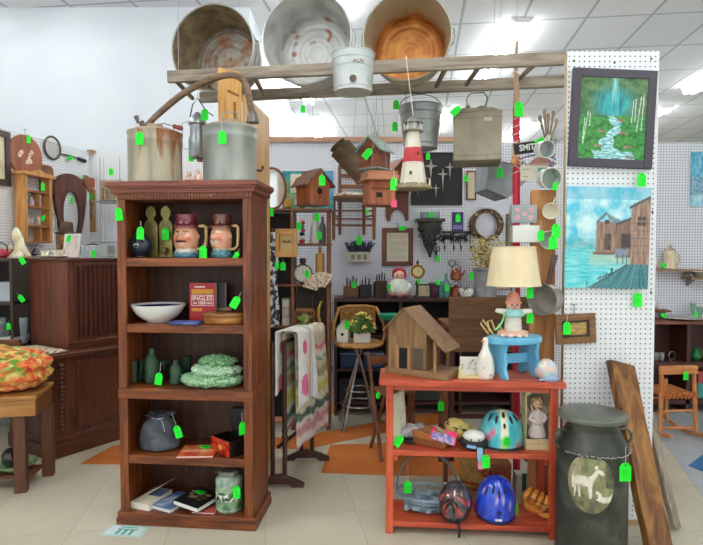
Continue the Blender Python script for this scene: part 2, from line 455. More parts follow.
for s in (-1, 1):
    mb = MB(); mb.bb(s*W, s*(W-.02), .02, D-.005, z0, z1+.02); P('side_panel', mb, OAK('z'), t, bev=.002)
    for a_, b_ in ((z0, zs[2]-.055), (zs[2], z1)):
        mb = MB(); mb.bb(s*W, s*(W-.047), .008, .03, a_, b_); P('stile', mb, OAK('z'), t, bev=.003)
mb = MB(); mb.bb(-W+.02, W-.02, D-.012, D-.004, z0, z1+.03); P('back_panel', mb, wood('3a2012','4d2c1a','z',5,.5,'5a3622'), t)
for i, z in enumerate(zs[:4]):
    mb = MB(); th = .045 if i != 2 else .055
    if i == 2: mb.bb(-W-.003, W+.003, .004, D-.012, z-th, z)
    else: mb.bb(-W+.021, W-.021, .014, D-.012, z-th, z)
    P('shelf', mb, OAK('x'), t, bev=.003)
# crown: stepped mouldings with a dentil strip
mb = MB(); h = BH-z1
for k, (e, a_, b_) in enumerate(((.0, 0, .30), (.012, .30, .36), (.02, .36, .62), (.032, .62, .72), (.04, .72, 1.0))):
    mb.bb(-W-e, W+e, .012-e*1.1, D, z1+h*a_, z1+h*b_)
P('crown_moulding', mb, wood('6a3326','8a4a38','x',5,.4,'99604a'), t, bev=.002)
mb = MB()
for i in range(48):
    x = -W-.006+(2*W+.012)*(i+.5)/48; mb.box((x, .002, z1+h*.2), (.009, .008, h*.18))
P('dentil_strip', mb, wood('7c4a30','a06a48','x',6,.5), t)
mb = MB(); mb.bb(-W-.02, W+.02, .0, D, BH-.004, BH+.001); P('top_board', mb, OAK('x'), t)
TOPZ = BH+.001

# --- top of the bookcase: two old metal cans, bentwood bow, board behind, lantern
CAN1 = mottle(['8a8478','a79e8b','b9b29f'], 7, .6, .25, (1,1,.25), bump=.2)
def can(px0, px1, ytop, dy, label, extra, rim='a9a495'):
    c = bk((px0+px1)/2, dy, TOPZ); Y = c.y; r = px2m(px1-px0, Y)/2*.985; hgt = zz(ytop, Y-r*.6)-TOPZ
    tt = T('metal_can', label, 'can', c, .4)
    mb = MB(); mb.lathe([(r*.985,0),(r,.004),(r,.012),(r*.985,.018),(r*.985,hgt*.78),(r*1.0,hgt*.8),(r*1.0,hgt*.83),(r*.985,hgt*.85),(r*.985,hgt*.95),(r*1.01,hgt*.97),(r*1.01,hgt)], 40)
    P('body', mb, extra, tt)
    mb = MB(); mb.lathe([(r*.99,hgt),(r*.8,hgt+.014),(r*.34,hgt+.026),(r*.3,hgt+.028),(r*.3,hgt+.045),(0,hgt+.05)], 32, cap=False); P('lid', mb, mottle(['a98e78','c4ab94'],8,.6,.2), tt)
    return tt, c, r, hgt
rustcan = mottle(['8d8877','a8a18c','b8ae96','8e5a38','a8764c'], 5, .6, .15, (2,2,.3), bump=.2, lo=.3, hi=.68)
t1, c1, r1, h1 = can(130.5, 183.5, 130, .15, 'rust-streaked round metal can, left one on top of the bookcase', rustcan)
mb = MB(); mb.tube([(-.02,-.02,h1+.03),(.04,-.06,h1+.045),(.085,-.08,h1+.03)], .003, 6); P('wire_handle', mb, STEEL, t1)
mb = MB(); mb.lathe([(.006,0),(.014,.006),(.011,.02),(.014,.035),(.012,.05),(.005,.056)],12,(.085,-.08,h1+.03),ax=(1,-.3,-.25)); P('handle_grip', mb, plain('8e3f3c',.5), t1, label='red wooden handle grip')
t2, c2, r2, h2 = can(204, 258, 125, .16, 'grey galvanised round metal can, right one on top of the bookcase', mottle(['7f847f','9aa098','b2b5aa'],6,.5,.4,(1,1,.5),bump=.15))
mb = MB(); mb.tube([(-.05,-.02,h2+.02),(-.04,-.03,h2+.075),(.03,-.03,h2+.085),(.05,-.02,h2+.04)], .0035, 6); P('wire_handle', mb, STEEL, t2)
price_tag(139.5, 132, c1.y-r1-.012, 'tied to the rust-streaked can on the bookcase', rz=BRZ)
price_tag(222, 131, c2.y-r2-.012, 'tied to the grey galvanised can on the bookcase', rz=BRZ, tilt=-.05, up=.05)

# bentwood bow: flat hardwood strip steamed to an arch, resting on the lids of both cans
tb = T('bentwood_bow', 'grey-brown bentwood yoke bow arching above the two cans', 'bow', (c1.x, c1.y, TOPZ+h1))
path = [(141,129),(146,126),(154,118),(163,110),(176,99),(190,89.5),(205,82),(220,76.5),(232,75),(241,78),(246.5,86),(249,97),(251,108),(252.5,116)]
q = [at(x, y, c1.y+(c2.y-c1.y)*i/13)-tb.location for i, (x, y) in enumerate(path)]
q[0].z = .058; q[-1].z = TOPZ+h2+.062-tb.location.z
fine = []
for i in range(len(q)-1):
    for k in range(3):
        a0 = q[max(i-1,0)]; a1 = q[i]; a2 = q[i+1]; a3 = q[min(i+2,len(q)-1)]; u = k/3
        fine.append(.5*((2*a1)+(-a0+a2)*u+(2*a0-5*a1+4*a2-a3)*u*u+(-a0+3*a1-3*a2+a3)*u**3))
fine.append(q[-1])
mb = MB(); mb.tube(fine, [.016+.004*min(1,i/12) for i in range(len(fine))], 8, sq=(1.1,.9)); P('bow', mb, wood('5c4838','7c6551','x',4,.6,'927a64',bump=.3), tb)
mb = MB(); mb.cyl(fine[1], fine[0]+Vector((0,0,-.004)), .021, .018, 10); mb.cyl(fine[0]+Vector((-.014,0,-.002)), fine[0]+Vector((-.026,0,.036)), .008, .014, 8); P('iron_shoe', mb, mottle(['5a5650','77706a'],9,.5,.6), tb)
mb = MB(); mb.lathe([(.036,0),(.032,.02),(.024,.045),(.019,.06)], 12, fine[-1]+Vector((0,0,-.03))); P('iron_shoe', mb, mottle(['6d6a64','8a867f'],9,.5,.6), tb)

# pale pine upright under the ladder end, behind the bookcase
tb = T('pine_upright', 'pale yellow pine board upright with slots holding up the hanging ladder', 'board', (0,0,0))
a_ = at(220,70,3.30); b_ = at(243,75,3.30); c_ = at(246,90,3.34); d_ = at(268,106,3.86)
mb = MB(); mb.prism([(a_.x,.001),(b_.x,.001),(b_.x,b_.z),(a_.x,a_.z)], 3.245, 3.262, 'xz'); P('front_board', mb, PALEW('z'), tb, bev=.002)
v_ = (d_-c_); v_.z = 0; L_ = v_.length+.04; az = math.atan2(v_.y, v_.x)
mb = MB(); mb.prism([(0,.001),(L_,.001),(L_,2.38),(0,2.38)], -.009, .009, 'xz'); ob = P('side_board', mb, wood('b9803e','d3a25a','z',3,.5,'e0b574'), tb, loc=(c_.x,3.275,0), rz=az)
mb = MB(); mb.box(((a_.x+b_.x)/2+.02,3.244,2.38),(.075,.003,.014), ry=R(25)); mb.box(((a_.x+b_.x)/2+.03,3.244,2.16),(.016,.003,.34)); P('slot', mb, plain('8a6230',.8), tb, label='dark slots')
mb = MB(); mb.tube([(.22,-.012,1.97),(.22,-.04,1.965),(.24,-.045,1.98),(.25,-.045,2.0)], .006, 8); P('hook', mb, BLACK, ob)

# --- shelf 1
def jug(px0, px1, ytop, dy, label, coat_c, hat_c, scarf, turn, brim, moust):
    c = bk((px0+px1)/2-4, dy, zs[0]); s = px2m(px1-px0, c.y)/.19; hh = zz(ytop, c.y)-zs[0]
    t = T('character_jug', label, 'jug', c, BRZ+turn, 'ceramic face jugs')
    mb = MB(); r = .066*s; H = hh
    def fnose(p):
        # head shaped jug: front (-y) gets brow, nose, cheeks, chin
        x, y, z = p; th = math.atan2(x, -y); u = z/H
        k = 1.0
        g = lambda a0, u0, wa, wu, am: am*math.exp(-((th-a0)/wa)**2-((u-u0)/wu)**2)
        k += g(0,.46,.22,.07,.30)+g(0,.53,.13,.07,.14)       # nose
        k += g(.5,.44,.25,.09,.09)+g(-.5,.44,.25,.09,.09)    # cheeks
        k += g(0,.27,.3,.05,.15)                             # chin
        k -= g(.38,.55,.17,.035,.10)+g(-.38,.55,.17,.035,.10) # eye sockets
        k += g(.38,.60,.25,.02,.06)+g(-.38,.60,.25,.02,.06)  # brows
        k -= g(0,.355,.28,.015,.06)
        k += g(1.55,.5,.12,.07,.16)+g(-1.55,.5,.12,.07,.16)  # ears
        return (x*k, y*k, z)
    prof = [(r*.92,0),(r*1.0,.01),(r*.98,H*.1),(r*.86,H*.17),(r*.8,H*.2)]+[(r*(.84+.16*sin(pi*min(1,(i/18)*1.05))),H*(.2+.48*i/18)) for i in range(19)]
    prof += [(r*brim,H*.69),(r*brim,H*.73),(r*.93,H*.76),(r*.84,H*.79),(r*.80,H*.97),(r*.82,H*1.0),(r*.74,H*1.0),(r*.72,H*.85),(0,H*.84)]
    b = MB(); b.lathe(prof, 56, cap=False); b.v = [fnose(v) if H*.19 < v[2] < H*.675 else v for v in b.v]
    def colr(p):
        x, y, z = p; u = z/H; th = math.atan2(x, -y)
        if u < .17: return mixc(scarf, '2f6070', .5+.5*sin(th*9+z*200))
        if u > .685: return mixc(hat_c, '3a1517', .25+.25*sin(z*150)) if u < .8 else lin(hat_c)
        if abs(th) > 1.75: return lin(coat_c)
        if u < .21: return lin('d8cdb8')
        for e in (-.38, .38):
            if abs(th-e) < .13 and abs(u-.545) < .022: return lin('2a1c18') if abs(th-e) < .05 else lin('efe6da')
            if abs(th-e) < .24 and abs(u-.60) < .018: return lin(moust)
        if abs(th) < .45 and abs(u-.385+abs(th)*.05) < .022: return lin(moust)
        if abs(th) < .2 and abs(u-.35) < .013: return lin('8c2c24')
        rd = math.exp(-((abs(th)-.5)/.25)**2-((u-.44)/.08)**2)
        return mixc('d9a07e', 'c4543a', rd)
    P('jug_body', b, vcol(.22, coat=.6), t, col=colr)
    mb = MB(); x0 = r*.95; mb.tube([(x0*.8,.01,H*.72),(x0+.03,.01,H*.74),(x0+.045,.01,H*.7),(x0+.046,.01,H*.5),(x0+.042,.01,H*.28),(x0+.02,.01,H*.2),(x0*.85,.01,H*.2)], .0085*s, 10); P('handle', mb, wood('c09a62','e2c48c','z',6,.4), t)
    return c, t
cj1, _ = jug(173, 209, 215, .11, 'face jug with maroon hat and dark moustache on top shelf', '5a2f3a', '7e2f3c', '4f93a8', R(-4), 1.08, '3b221a')
cj2, _ = jug(210, 243, 215, .11, 'face jug with brown hat and white moustache on top shelf', '4c6a3c', '6e3a2a', '5b9aa0', R(-24), 1.2, 'e8e2d4')
# round dark flask
c = bk(141, .115, zs[0]); s = px2m(24, c.y)/2
mb = MB(); pr = [(s*.45,0),(s*.5,.004)]+[(s*cos(R(a)), s*1.03+s*sin(R(a))) for a in range(-62,66,8)]+[(s*.34,s*2.05),(s*.27,s*2.3),(s*.3,s*2.55),(s*.22,s*2.55),(s*.2,s*2.2)]
t = T('flask_vase', 'round dark navy flask vase with a small silver crest', 'vase', c, BRZ)
P('body', MB().lathe(pr, 36, sy=.72), plain('222a3a', .3, coat=.3), t)
mb = MB()
for i, a in enumerate(range(-60, 61, 20)):
    x = .014*sin(R(a)); z = s*1.05+.004*cos(R(a*1.5)); mb.ell((x,-s*.735,z),(.0028,.0012,.005))
mb.tube([(-.014,-s*.735,s*1.0),(-.008,-s*.738,s*.88),(0,-s*.74,s*.84),(.008,-s*.738,s*.88),(.014,-s*.735,s*1.0)],.0013,6)
P('crest', mb, plain('c9ccd0', .35, .5), t)
price_tag(140.5, 227, c.y-.085, 'on the neck of the navy flask vase', up=.03, rz=BRZ, tilt=.05)
# pair of brassy violin-shaped candle sconces standing at the back
for i, (px, lab) in enumerate(((152, 'brass scroll-topped plaque standing just behind the navy flask vase'), (167, 'brass scroll-topped plaque with a tag beside the maroon-hat jug'))):
    c = bk(px, .2, zs[0]); s = px2m(52, c.y)
    t = T('brass_plaque', lab, 'plaque', c, BRZ, 'brass plaques')
    o_ = [(.30,0),(.30,.05),(.26,.1),(.27,.62),(.22,.68),(.13,.72),(.12,.76),(.2,.82),(.2,.9),(.13,.96),(0,1)]
    pl = [(-x*s*.5, y*s) for x, y in o_][::-1]+[(x*s*.5, y*s) for x, y in o_][:-1]
    mb = MB(); mb.prism(pl[::-1], -.008, .008, 'xz'); P('plate', mb, mottle(['6f6838','948a50','b5a968'],8,.4,.5), t, bev=.003)
    mb = MB(); mb.lathe([(.004,0),(.016,.01),(.018,.03),(.012,.036)],14,(0,-.03,.02)); mb.cyl((0,-.03,.012),(0,0,.012),.005); P('candle_cup', mb, mottle(['6f6838','948a50'],8,.35,.6), t)
price_tag(165.5, 228, bk(165,.17,0).y, 'on the right-hand brass plaque of the top shelf', rz=BRZ, up=.05)
price_tag(203, 246, cj1.y-.09, 'on the handle of the maroon-hat jug', rz=BRZ, up=.02)
price_tag(238, 252, cj2.y-.085, 'lying on the shelf edge beside the brown-hat jug', rz=BRZ, up=.02, tilt=.5, s=.62)
price_tag(118, 208, bk(118,-.005,0).y, 'at the top left front corner of the bookcase', rz=BRZ, tilt=-.12, up=.06)

# --- shelf 2
c = bk(158.5, .13, zs[1]); r = px2m(53, c.y)/2; h = r*.66
t = T('serving_bowl', 'white ceramic bowl with a dark blue inside rim', 'bowl', c)
mb = MB(); mb.lathe([(r*.42,0),(r*.44,h*.05),(r*.62,h*.2),(r*.84,h*.52),(r*.98,h*.9),(r,h),(r*.97,h),(r*.93,h*.88)], 48, cap=False); mb.lathe([(0,.002),(r*.42,0)],48,cap=False); P('bowl_outside', mb, plain('eef0ea', .15, coat=.5), t)
mb = MB(); mb.lathe([(r*.975,h*.985),(r*.93,h*.86),(r*.78,h*.5),(r*.5,h*.2),(0,h*.14)], 48, cap=False); P('bowl_inside', mb, plain('27386e', .2, coat=.5), t)
c = bk(186, .045, zs[1]); 
mb = MB(); mb.box((0,0,.007),(.16,.09,.014)); t = S('folded_cloth', mb, mottle(['34407e','4a5896','6f7fb4'],14,.9), 'small folded blue cloth lying in front of the bowl', 'cloth', c, BRZ, bev=.005)
# red language book: writing as on the cover
c = bk(202.5, .17, zs[1]); w_ = px2m(27, c.y); h_ = px2m(38, c.y)
t = T('paperback_book', 'red standing paperback titled INGLES EN 100 DIAS', 'book', c, BRZ)
mb = MB(); mb.bb(-w_/2, w_/2, 0, .028, 0, h_); P('cover', mb, plain('b8202c', .35), t)
mb = MB(); mb.bb(-w_/2+.003, w_/2+.0005, .003, .025, .001, h_+.0005); P('pages', mb, plain('e8e0cc', .8), t)
mb = MB(); mb.bb(-w_*.42, w_*.42, -.0012, 0, h_*.72, h_*.84); mb.bb(-w_*.42, -w_*.02, -.0012, 0, h_*.26, h_*.34)
mb.mat(1); mb.bb(-w_*.42, w_*.42, -.0010, 0, h_*.40, h_*.69)
mb.mat(2); mb.bb(-w_*.40, w_*.40, -.0016, -.001, h_*.415, h_*.675)
mb.mat(1); mb.text('INGLÉS', w_*.24, (0,-.0022,h_*.60), bold=.0006); mb.text('EN', w_*.11, (-w_*.28,-.0022,h_*.47), bold=.0004); mb.text('100', w_*.19, (-w_*.04,-.0022,h_*.475), bold=.0006); mb.text('DÍAS', w_*.12, (w_*.25,-.0022,h_*.475), bold=.0004); mb.bb(-w_*.3,w_*.1,-.0012,0,h_*.885,h_*.92); mb.bb(w_*.05,w_*.36,-.0012,0,h_*.2,h_*.215)
P('cover_print', mb, [plain('e0a02c', .4), plain('f6efe6', .4), plain('b8202c', .35)], t)
c = bk(219, .2, zs[1]); mb = MB(); mb.bb(-.035,.035,0,.022,0,px2m(38,c.y)); mb.mat(1); mb.bb(.0355,.0375,0,.022,0,px2m(38,c.y))
t = S('hardcover_book', mb, [plain('1a191c',.4), plain('c8c8c4',.5)], 'black hardcover book standing behind the red paperback', 'book', c, BRZ)
c = bk(224, .08, zs[1]); t = T('wooden_box', 'oval brown wooden lidded box with a carved bird on top', 'box', c, BRZ)
r = px2m(46, c.y)/2
mb = MB(); mb.lathe([(r*.86,0),(r*.9,.004),(r*.94,.034),(r*.92,.036)], 40, sy=.5); P('box_base', mb, wood('7b4a1e','a8702f','x',5,.35,'bb8540'), t)
mb = MB(); mb.lathe([(r*.96,.036),(r,.040),(r,.052),(r*.95,.058),(0,.062)], 40, sy=.5); P('lid', mb, wood('6c3f1a','98632c','x',5,.35), t)
mb = MB(); mb.ell((.015,0,.074),(.03,.016,.014)); mb.ell((.04,0,.09),(.012,.01,.011)); mb.cyl((.049,0,.091),(.062,0,.088),.004,.001,8); mb.prism([(-.05,.074),(-.01,.07),(-.01,.082)],-.006,.006,'xz'); P('carved_bird', mb, wood('5e4026','8a6844','x',8,.5), t)
price_tag(238.5, 297, c.y-.065, 'on the carved-bird wooden box', rz=BRZ, tilt=.55, up=.03)

# --- shelf 3: green glass and crochet
GG = glass('6f9a7c', .05, .75); GG2 = glass('446b52', .05, .7)
def vase(px, w_, top, dy, label, m, shape):
    c = bk(px, dy, zs[2]); r = px2m(w_, c.y)/2; h = zz(top, c.y)-zs[2]
    pr = [(a*r, b_*h) for a, b_ in shape]; inner = [(max(a*r-.003,0), max(b_*h,.006)) for a, b_ in shape][::-1]
    return S('glass_vase', MB().lathe(pr+inner+[(0,.006)], 24), m, label, 'vase', c, group='green glass vases')
cy = [(.85,0),(.9,.03),(.95,.5),(1,1)]; bt = [(.8,0),(1,.06),(1,.6),(.8,.75),(.4,.85),(.42,1)]; gob = [(.8,0),(.75,.03),(.15,.08),(.15,.35),(.7,.45),(1,.7),(.9,1)]
vase(132, 9, 361, .14, 'slim straight green glass vase, leftmost on the third shelf', GG, cy)
vase(141, 9, 359, .2, 'dark straight glass vase second from left on the third shelf', GG2, cy)
vase(151, 14, 349, .13, 'tallest green glass bottle vase with a stopper, tagged', GG, bt)
vase(163, 11, 360, .2, 'dark green footed glass goblet behind the tag', GG2, gob)
vase(175, 12, 360, .12, 'green glass jar vase next to the crocheted pile', GG, bt)
vase(186, 10, 356, .22, 'tall green glass vase half behind the crocheted pile', GG2, cy)
price_tag(159.5, 373, bk(159,.06,0).y, 'hanging on the tallest green glass bottle', rz=BRZ, tilt=.15, up=.06)
c = bk(211, .12, zs[2]); t = T('crochet_doily_stack', 'fluffy pile of pale green crocheted doilies on third shelf', 'crochet', c, BRZ)
def fluff(cx_, cz_, rx, ry, rz_, seed, up=0):
    mb = MB(); mb.ell((cx_,0,cz_),(rx,ry,rz_),150,50)
    vs = []
    for v in mb.v:
        V = Vector(v); d = (V-Vector((cx_,0,cz_))).normalized()
        k = .013*fbm(v[0]*110+seed, v[1]*110, v[2]*110)+.014*fbm(v[0]*22+seed, v[1]*22, v[2]*22)
        V += d*k; V.z = max(V.z, .001); vs.append(tuple(V))
    mb.v = vs; return mb
def grn(a_, b_): 
    return lambda p: mixc(a_, b_, .5+1.3*fbm(p.x*90, p.y*90, p.z*110))
gw = px2m(64, c.y)/2
P('bottom_layer', fluff(0, .032, gw, .105, .040, 1), vcol(.95, bump=.8), t, col=grn('6fa673','c2e6be'))
P('middle_layer', fluff(.022, .085, gw*.78, .085, .034, 5), vcol(.95, bump=.8), t, col=grn('8cc190','dcf3d8'))
P('top_layer', fluff(.034, .130, gw*.58, .07, .030, 9), vcol(.95, bump=.8), t, col=grn('4c8a54','a4d2a0'))

# --- shelf 4
c = bk(158, .13, zs[3]); t = T('drawstring_pouch', 'dark grey velvet drawstring pouch with gathered top', 'pouch', c, BRZ)
r = px2m(40, c.y)/2; h = zz(413, c.y)-zs[3]
mb = MB(); mb.lathe([(r*.7,0),(r*.95,h*.06),(r*1.0,h*.25),(r*.98,h*.5),(r*.82,h*.72),(r*.5,h*.86),(r*.38,h*.9)], 48, cap=True, sy=.75)
vs = []
for v in mb.v:
    a = math.atan2(v[1], v[0]); u = v[2]/h; k = 1+.05*u*sin(9*a)+.03*sin(4*a+u*6)
    vs.append((v[0]*k, v[1]*k, v[2]))
mb.v = vs; VEL = mottle(['33383f','4a5058','626a72'],14,.75,bump=.4)
P('bag_body', mb, VEL, t)
mb = MB(); mb.lathe([(r*.36,h*.88),(r*.5,h*.93),(r*.66,h*.985),(r*.5,h*1.0),(r*.2,h*.94)], 48, sy=.75, wob=.2)
mb.v = [(v[0]*(1+.12*sin(7*math.atan2(v[1],v[0]))), v[1], v[2]+.006*sin(5*math.atan2(v[1],v[0]))) for v in mb.v]; P('gathered_top', mb, VEL, t)
mb = MB(); mb.tube([(r*.4*cos(R(a)), r*.33*sin(R(a)), h*.885) for a in range(0,360,20)], .003, 6, closed=True); mb.tube([(.01,-r*.3,h*.88),(.05,-.07,h*.86),(.07,-.09,h*.62)],.0015,5); P('drawstring', mb, plain('c8ccd0',.7), t)
price_tag(176, 426, c.y-.1, 'on the drawstring of the grey velvet pouch', rz=BRZ, tilt=-.3, up=.07)
def flatbook(c, w_, d_, h_, rz, label, cover, art=None, z=0, name='book', pages='ece6d6', tilt=0):
    t = T(name, label, 'book', (c.x, c.y, c.z+z), 0, rot=(0, tilt, rz))
    mb = MB(); mb.bb(-w_/2,w_/2,-d_/2,d_/2,0,.002); mb.bb(-w_/2,w_/2,-d_/2,d_/2,h_-.002,h_); mb.bb(-w_/2,-w_/2+.002,-d_/2,d_/2,0,h_); P('cover', mb, cover, t)
    mb = MB(); mb.bb(-w_/2+.002,w_/2-.003,-d_/2+.003,d_/2-.003,.002,h_-.002); P('pages', mb, plain(pages,.8), t)
    if art: P('cover_print', art(w_, d_, h_), art.mats, t)
    return t
def art_red(w_, d_, h_):
    mb = MB(); z = h_+.0003
    mb.grid(lambda u, v: (-w_*.48+w_*.96*u, -d_*.48+d_*.96*v, z), 30, 30); return mb
def colart(p):
    return mixc('d8381e','f0b070', .5+1.2*fbm(p.x*14, p.y*9, 3))
c = bk(197, .085, zs[3]); t = flatbook(c, .19, .17, .012, BRZ+R(8), 'orange-red cookbook lying flat on the fourth shelf', plain('c8371f',.35))
P('cover_print', art_red(.19,.17,.012), vcol(.3), t, col=colart)
mb = MB(); [mb.tube([(-.075+.0125*i,-.012,.0129),(-.071+.0125*i,.006 if i % 3 else -.004,.0129),(-.067+.0125*i,-.012+.004*(i % 2),.0129)],.0014,5) for i in range(12)]; P('title', mb, plain('f3e6d6',.4), t)
price_tag(0,0,0,'lying flat on the orange-red cookbook', top=Vector((c.x+.0,c.y+.06,c.z+.016)), up=.02, lean=R(-86), rz=R(60), s=.9)
c = bk(228, .11, zs[3]); t = T('lacquer_box', 'red and black open lacquer box with a gold flower', 'box', c, BRZ+R(-38))
w_, d_, h_ = .17, .11, .085
def boxcol(p):
    if p.y > -d_/2+.001: return lin('1a1412')
    d = math.hypot(p.x+.0, (p.z-.04)*1.2); 
    if d < .017: return lin('e8b43a')
    return mixc('a81f14','d8482c', .5+1.3*fbm(p.x*30, 0, p.z*30))
mb = MB(); mb.grid(lambda u, v: (-w_/2+w_*u, -d_/2-.0006, .004+(h_-.006)*v), 40, 20); P('front_panel', mb, vcol(.25,coat=.4), t, col=boxcol)
mb = MB(); mb.bb(-w_/2,w_/2,-d_/2,-d_/2+.004,0,h_); mb.bb(-w_/2,w_/2,d_/2-.004,d_/2,0,h_); mb.bb(-w_/2,-w_/2+.004,-d_/2,d_/2,0,h_); mb.bb(w_/2-.004,w_/2,-d_/2,d_/2,0,h_); mb.bb(-w_/2,w_/2,-d_/2,d_/2,0,.004); P('case', mb, plain('191412',.3,coat=.4), t)
c = bk(238, .26, zs[3]); mb = MB(); mb.bb(-.035,.055,-.02,.02,0,.2); mb.mat(1); mb.bb(-.03,.05,-.022,-.02,.02,.18)
S('black_box', mb, [plain('131315',.4), plain('242428',.5)], 'tall black cardboard box at the back right of the fourth shelf', 'box', c, BRZ, bev=.003)
price_tag(242, 422, bk(242,.004,0).y-.02, 'at the right edge of the fourth shelf', rz=BRZ+R(60), up=.05)

# --- bottom shelf
c = bk(150, .13, zs[4]); t = flatbook(c, .12, .2, .035, BRZ+R(-14), 'thick cream paperback lying on the bottom shelf, leftmost book', plain('e6dcc4',.5)); BCREAM = c
mb = MB(); mb.bb(-.03,.05,0,.09,.0354,.0362); P('cover_print', mb, mottle(['2f4a6c','6f8cae'],12,.4), t)
mb = MB(); mb.prism([(-.06,.03),(.05,.095),(.052,.098),(-.062,.033)], -.055,.075,'xz'); P('open_page', mb, plain('f0ead8',.7), t, loc=(.02,.03,.006))
c = bk(172, .12, zs[4]); t = flatbook(c, .13, .2, .022, BRZ+R(-20), 'blue and white paperback lying between cream and black books', plain('5579ac',.35)); mb = MB(); mb.bb(-.05,.02,-.09,.05,.0222,.0228); P('cover_print', mb, mottle(['c8d8e8','3c5f98'],18,.4), t)
c = bk(196, .11, zs[4]); t = flatbook(c, .17, .2, .026, BRZ+R(-20), 'black covered photo book propped on top of the blue paperback', plain('17181b',.3), z=.024, tilt=R(4), pages='f2f2ee')
mb = MB(); mb.grid(lambda u, v: (-.065+.12*u, -.03+.08*v, .0265), 24, 18); P('cover_print', mb, vcol(.3), t, col=lambda p: mixc('1c1a18','b08a60', .3+1.6*fbm(p.x*35,p.y*35,1)))
price_tag(0,0,0,'lying flat on the black photo book', top=Vector((c.x-.03,c.y+.055,c.z+.056)), up=.02, lean=R(-86), rz=R(75), s=.9)
c = bk(205, .06, zs[4]); mb = MB(); mb.bb(-.07,.055,-.04,.04,0,.008); mb.mat(1); mb.bb(-.068,.053,-.0405,.04,.002,.006); t = S('thin_book', mb, [plain('b04a44',.5), plain('eeeae0',.7)], 'thin red-edged booklet lying at the front of the bottom shelf', 'book', c, BRZ)
c = bk(228, .10, zs[4]); t = T('cow_jar', 'clear green-tinted glass jar painted with a black and white cow', 'jar', c, BRZ)
r = px2m(28, c.y)/2; h = zz(468.5, c.y)-zs[4]
mb = MB(); mb.lathe([(r*.9,0),(r,.01),(r,h*.72),(r*.94,h*.8),(r*.72,h*.88),(r*.72,h*.92)], 36); 
def jarc(p):
    u = p.z/h; th = math.atan2(p.x, -p.y)
    if .24 < u < .55 and abs(th) < 1.25:
        v = fbm(th*4.2+2, u*13, 0)
        if abs(v) > .16 and .3 < u < .5: return lin('f2f2ee') if v > 0 else lin('151515')
    return mixc('3f7345','9fbf98', .5+.8*fbm(p.x*25,p.y*25,p.z*20)) if .1 < u < .62 else mixc('7f9a84','b8c8bc', .5+fbm(p.x*30,p.y*30,p.z*30))
b = MB(); b.lathe([(r*.9,0),(r,.01)]+[(r,.01+h*.71*i/24) for i in range(1,25)]+[(r*.94,h*.8),(r*.72,h*.88)], 72, cap=False); P('glass_body', b, vcol(.12,coat=.8), t, col=jarc)
mb = MB(); mb.lathe([(r*.8,h*.87),(r*.82,h*.9),(r*.82,h*.98),(r*.76,h),(0,h)], 32); P('lid', mb, mottle(['7b857e','a8b0a8'],10,.3,.6), t)
mb = MB(); mb.tube([(-r*.84,0,h*.9),(-r*1.02,0,h*.86),(-r*.98,0,h*.98),(-r*.3,0,h*1.02)], .0025, 6); P('wire_bail', mb, STEEL, t)
price_tag(236.5, 486, c.y-r-.008, 'on the glass jar painted with a cow', rz=BRZ, up=.03)

# floor sticker beside the bookcase
q0, q1, q2, q3 = gnd(112.5,524.5), gnd(149.5,527), gnd(140.5,537.5), gnd(99,535)
mb = MB(); mb.prism([(p.x,p.y) for p in (q3,q2,q1,q0)], .0003, .0016, 'xy')
mb.mat(1)
def sq(u0,u1,v0,v1,z0=.0017,z1=.0021):
    f = lambda u, v: (q3*(1-u)+q2*u)*(1-v)+(q0*(1-u)+q1*u)*v
    ps = [f(u0,v0), f(u1,v0), f(u1,v1), f(u0,v1)]; mb.prism([(p.x,p.y) for p in ps], z0, z1, 'xy')
for k in range(3): sq(.32+.16*k,.40+.16*k,.12,.58)
sq(.28,.80,.58,.66); sq(.3,.74,.76,.84)
sq(.03,.97,.02,.05); sq(.03,.97,.95,.98); sq(.03,.045,.02,.98); sq(.955,.97,.02,.98)
S('floor_sticker', mb, [plain('d9ecea',.35), plain('3fa494',.4)], 'white floor sticker with teal bars in front of the bookcase', 'sticker', (0,0,0))
# ================================================================ CEILING LIGHTS
for i, (x, y, L_, rz, lab) in enumerate((
    (.05, 1.2, 2.4, 0, 'ceiling strip light above the shopper in the middle aisle'),  # strips over and behind the camera are unseen, added to brighten the room
    (-3.2, 1.2, 2.4, 0, 'ceiling strip light nearest the left aisle'),
    (3.4, 1.2, 2.4, 0, 'ceiling strip light nearest the right aisle'),
    (.05, -2.4, 2.4, 0, 'ceiling strip light behind the camera in the middle'),
    (-3.2, -2.4, 2.4, 0, 'ceiling strip light behind the camera on the left'),
    (3.4, -2.4, 2.4, 0, 'ceiling strip light behind the camera on the right'),
    (1.9, 7.4, 2.4, 0, 'long ceiling strip light crossing above the hanging square can'),
    (1.65, 11.0, 2.4, 0, 'ceiling strip light far behind the hanging bucket'),
    (-.72, 8.2, 2.4, 0, 'ceiling strip light glowing above the hanging birdhouses'),
    (-.72, 11.6, 2.4, 0, 'farthest ceiling strip light in the middle row'),
    (-.2, 5.0, 2.4, 0, 'ceiling strip light hidden over the galvanised tubs'),  # this strip and the next are out of view, added for more light
    (-3.4, 4.2, 2.4, 0, 'ceiling strip light over the left pegboard corner'),
    (5.4, 7.6, 2.4, R(4), 'long ceiling strip light right of the tall pegboard panel'),
    (5.5, 11.0, 2.4, R(4), 'second ceiling strip light behind the right one'),
    (3.6, 12.0, 2.4, 0, 'distant ceiling strip light over the pegboard top'),
    (7.6, 8.6, 2.4, 0, 'ceiling strip light at the right edge of the picture'))):
    strip(x, y, L_, rz, lab)

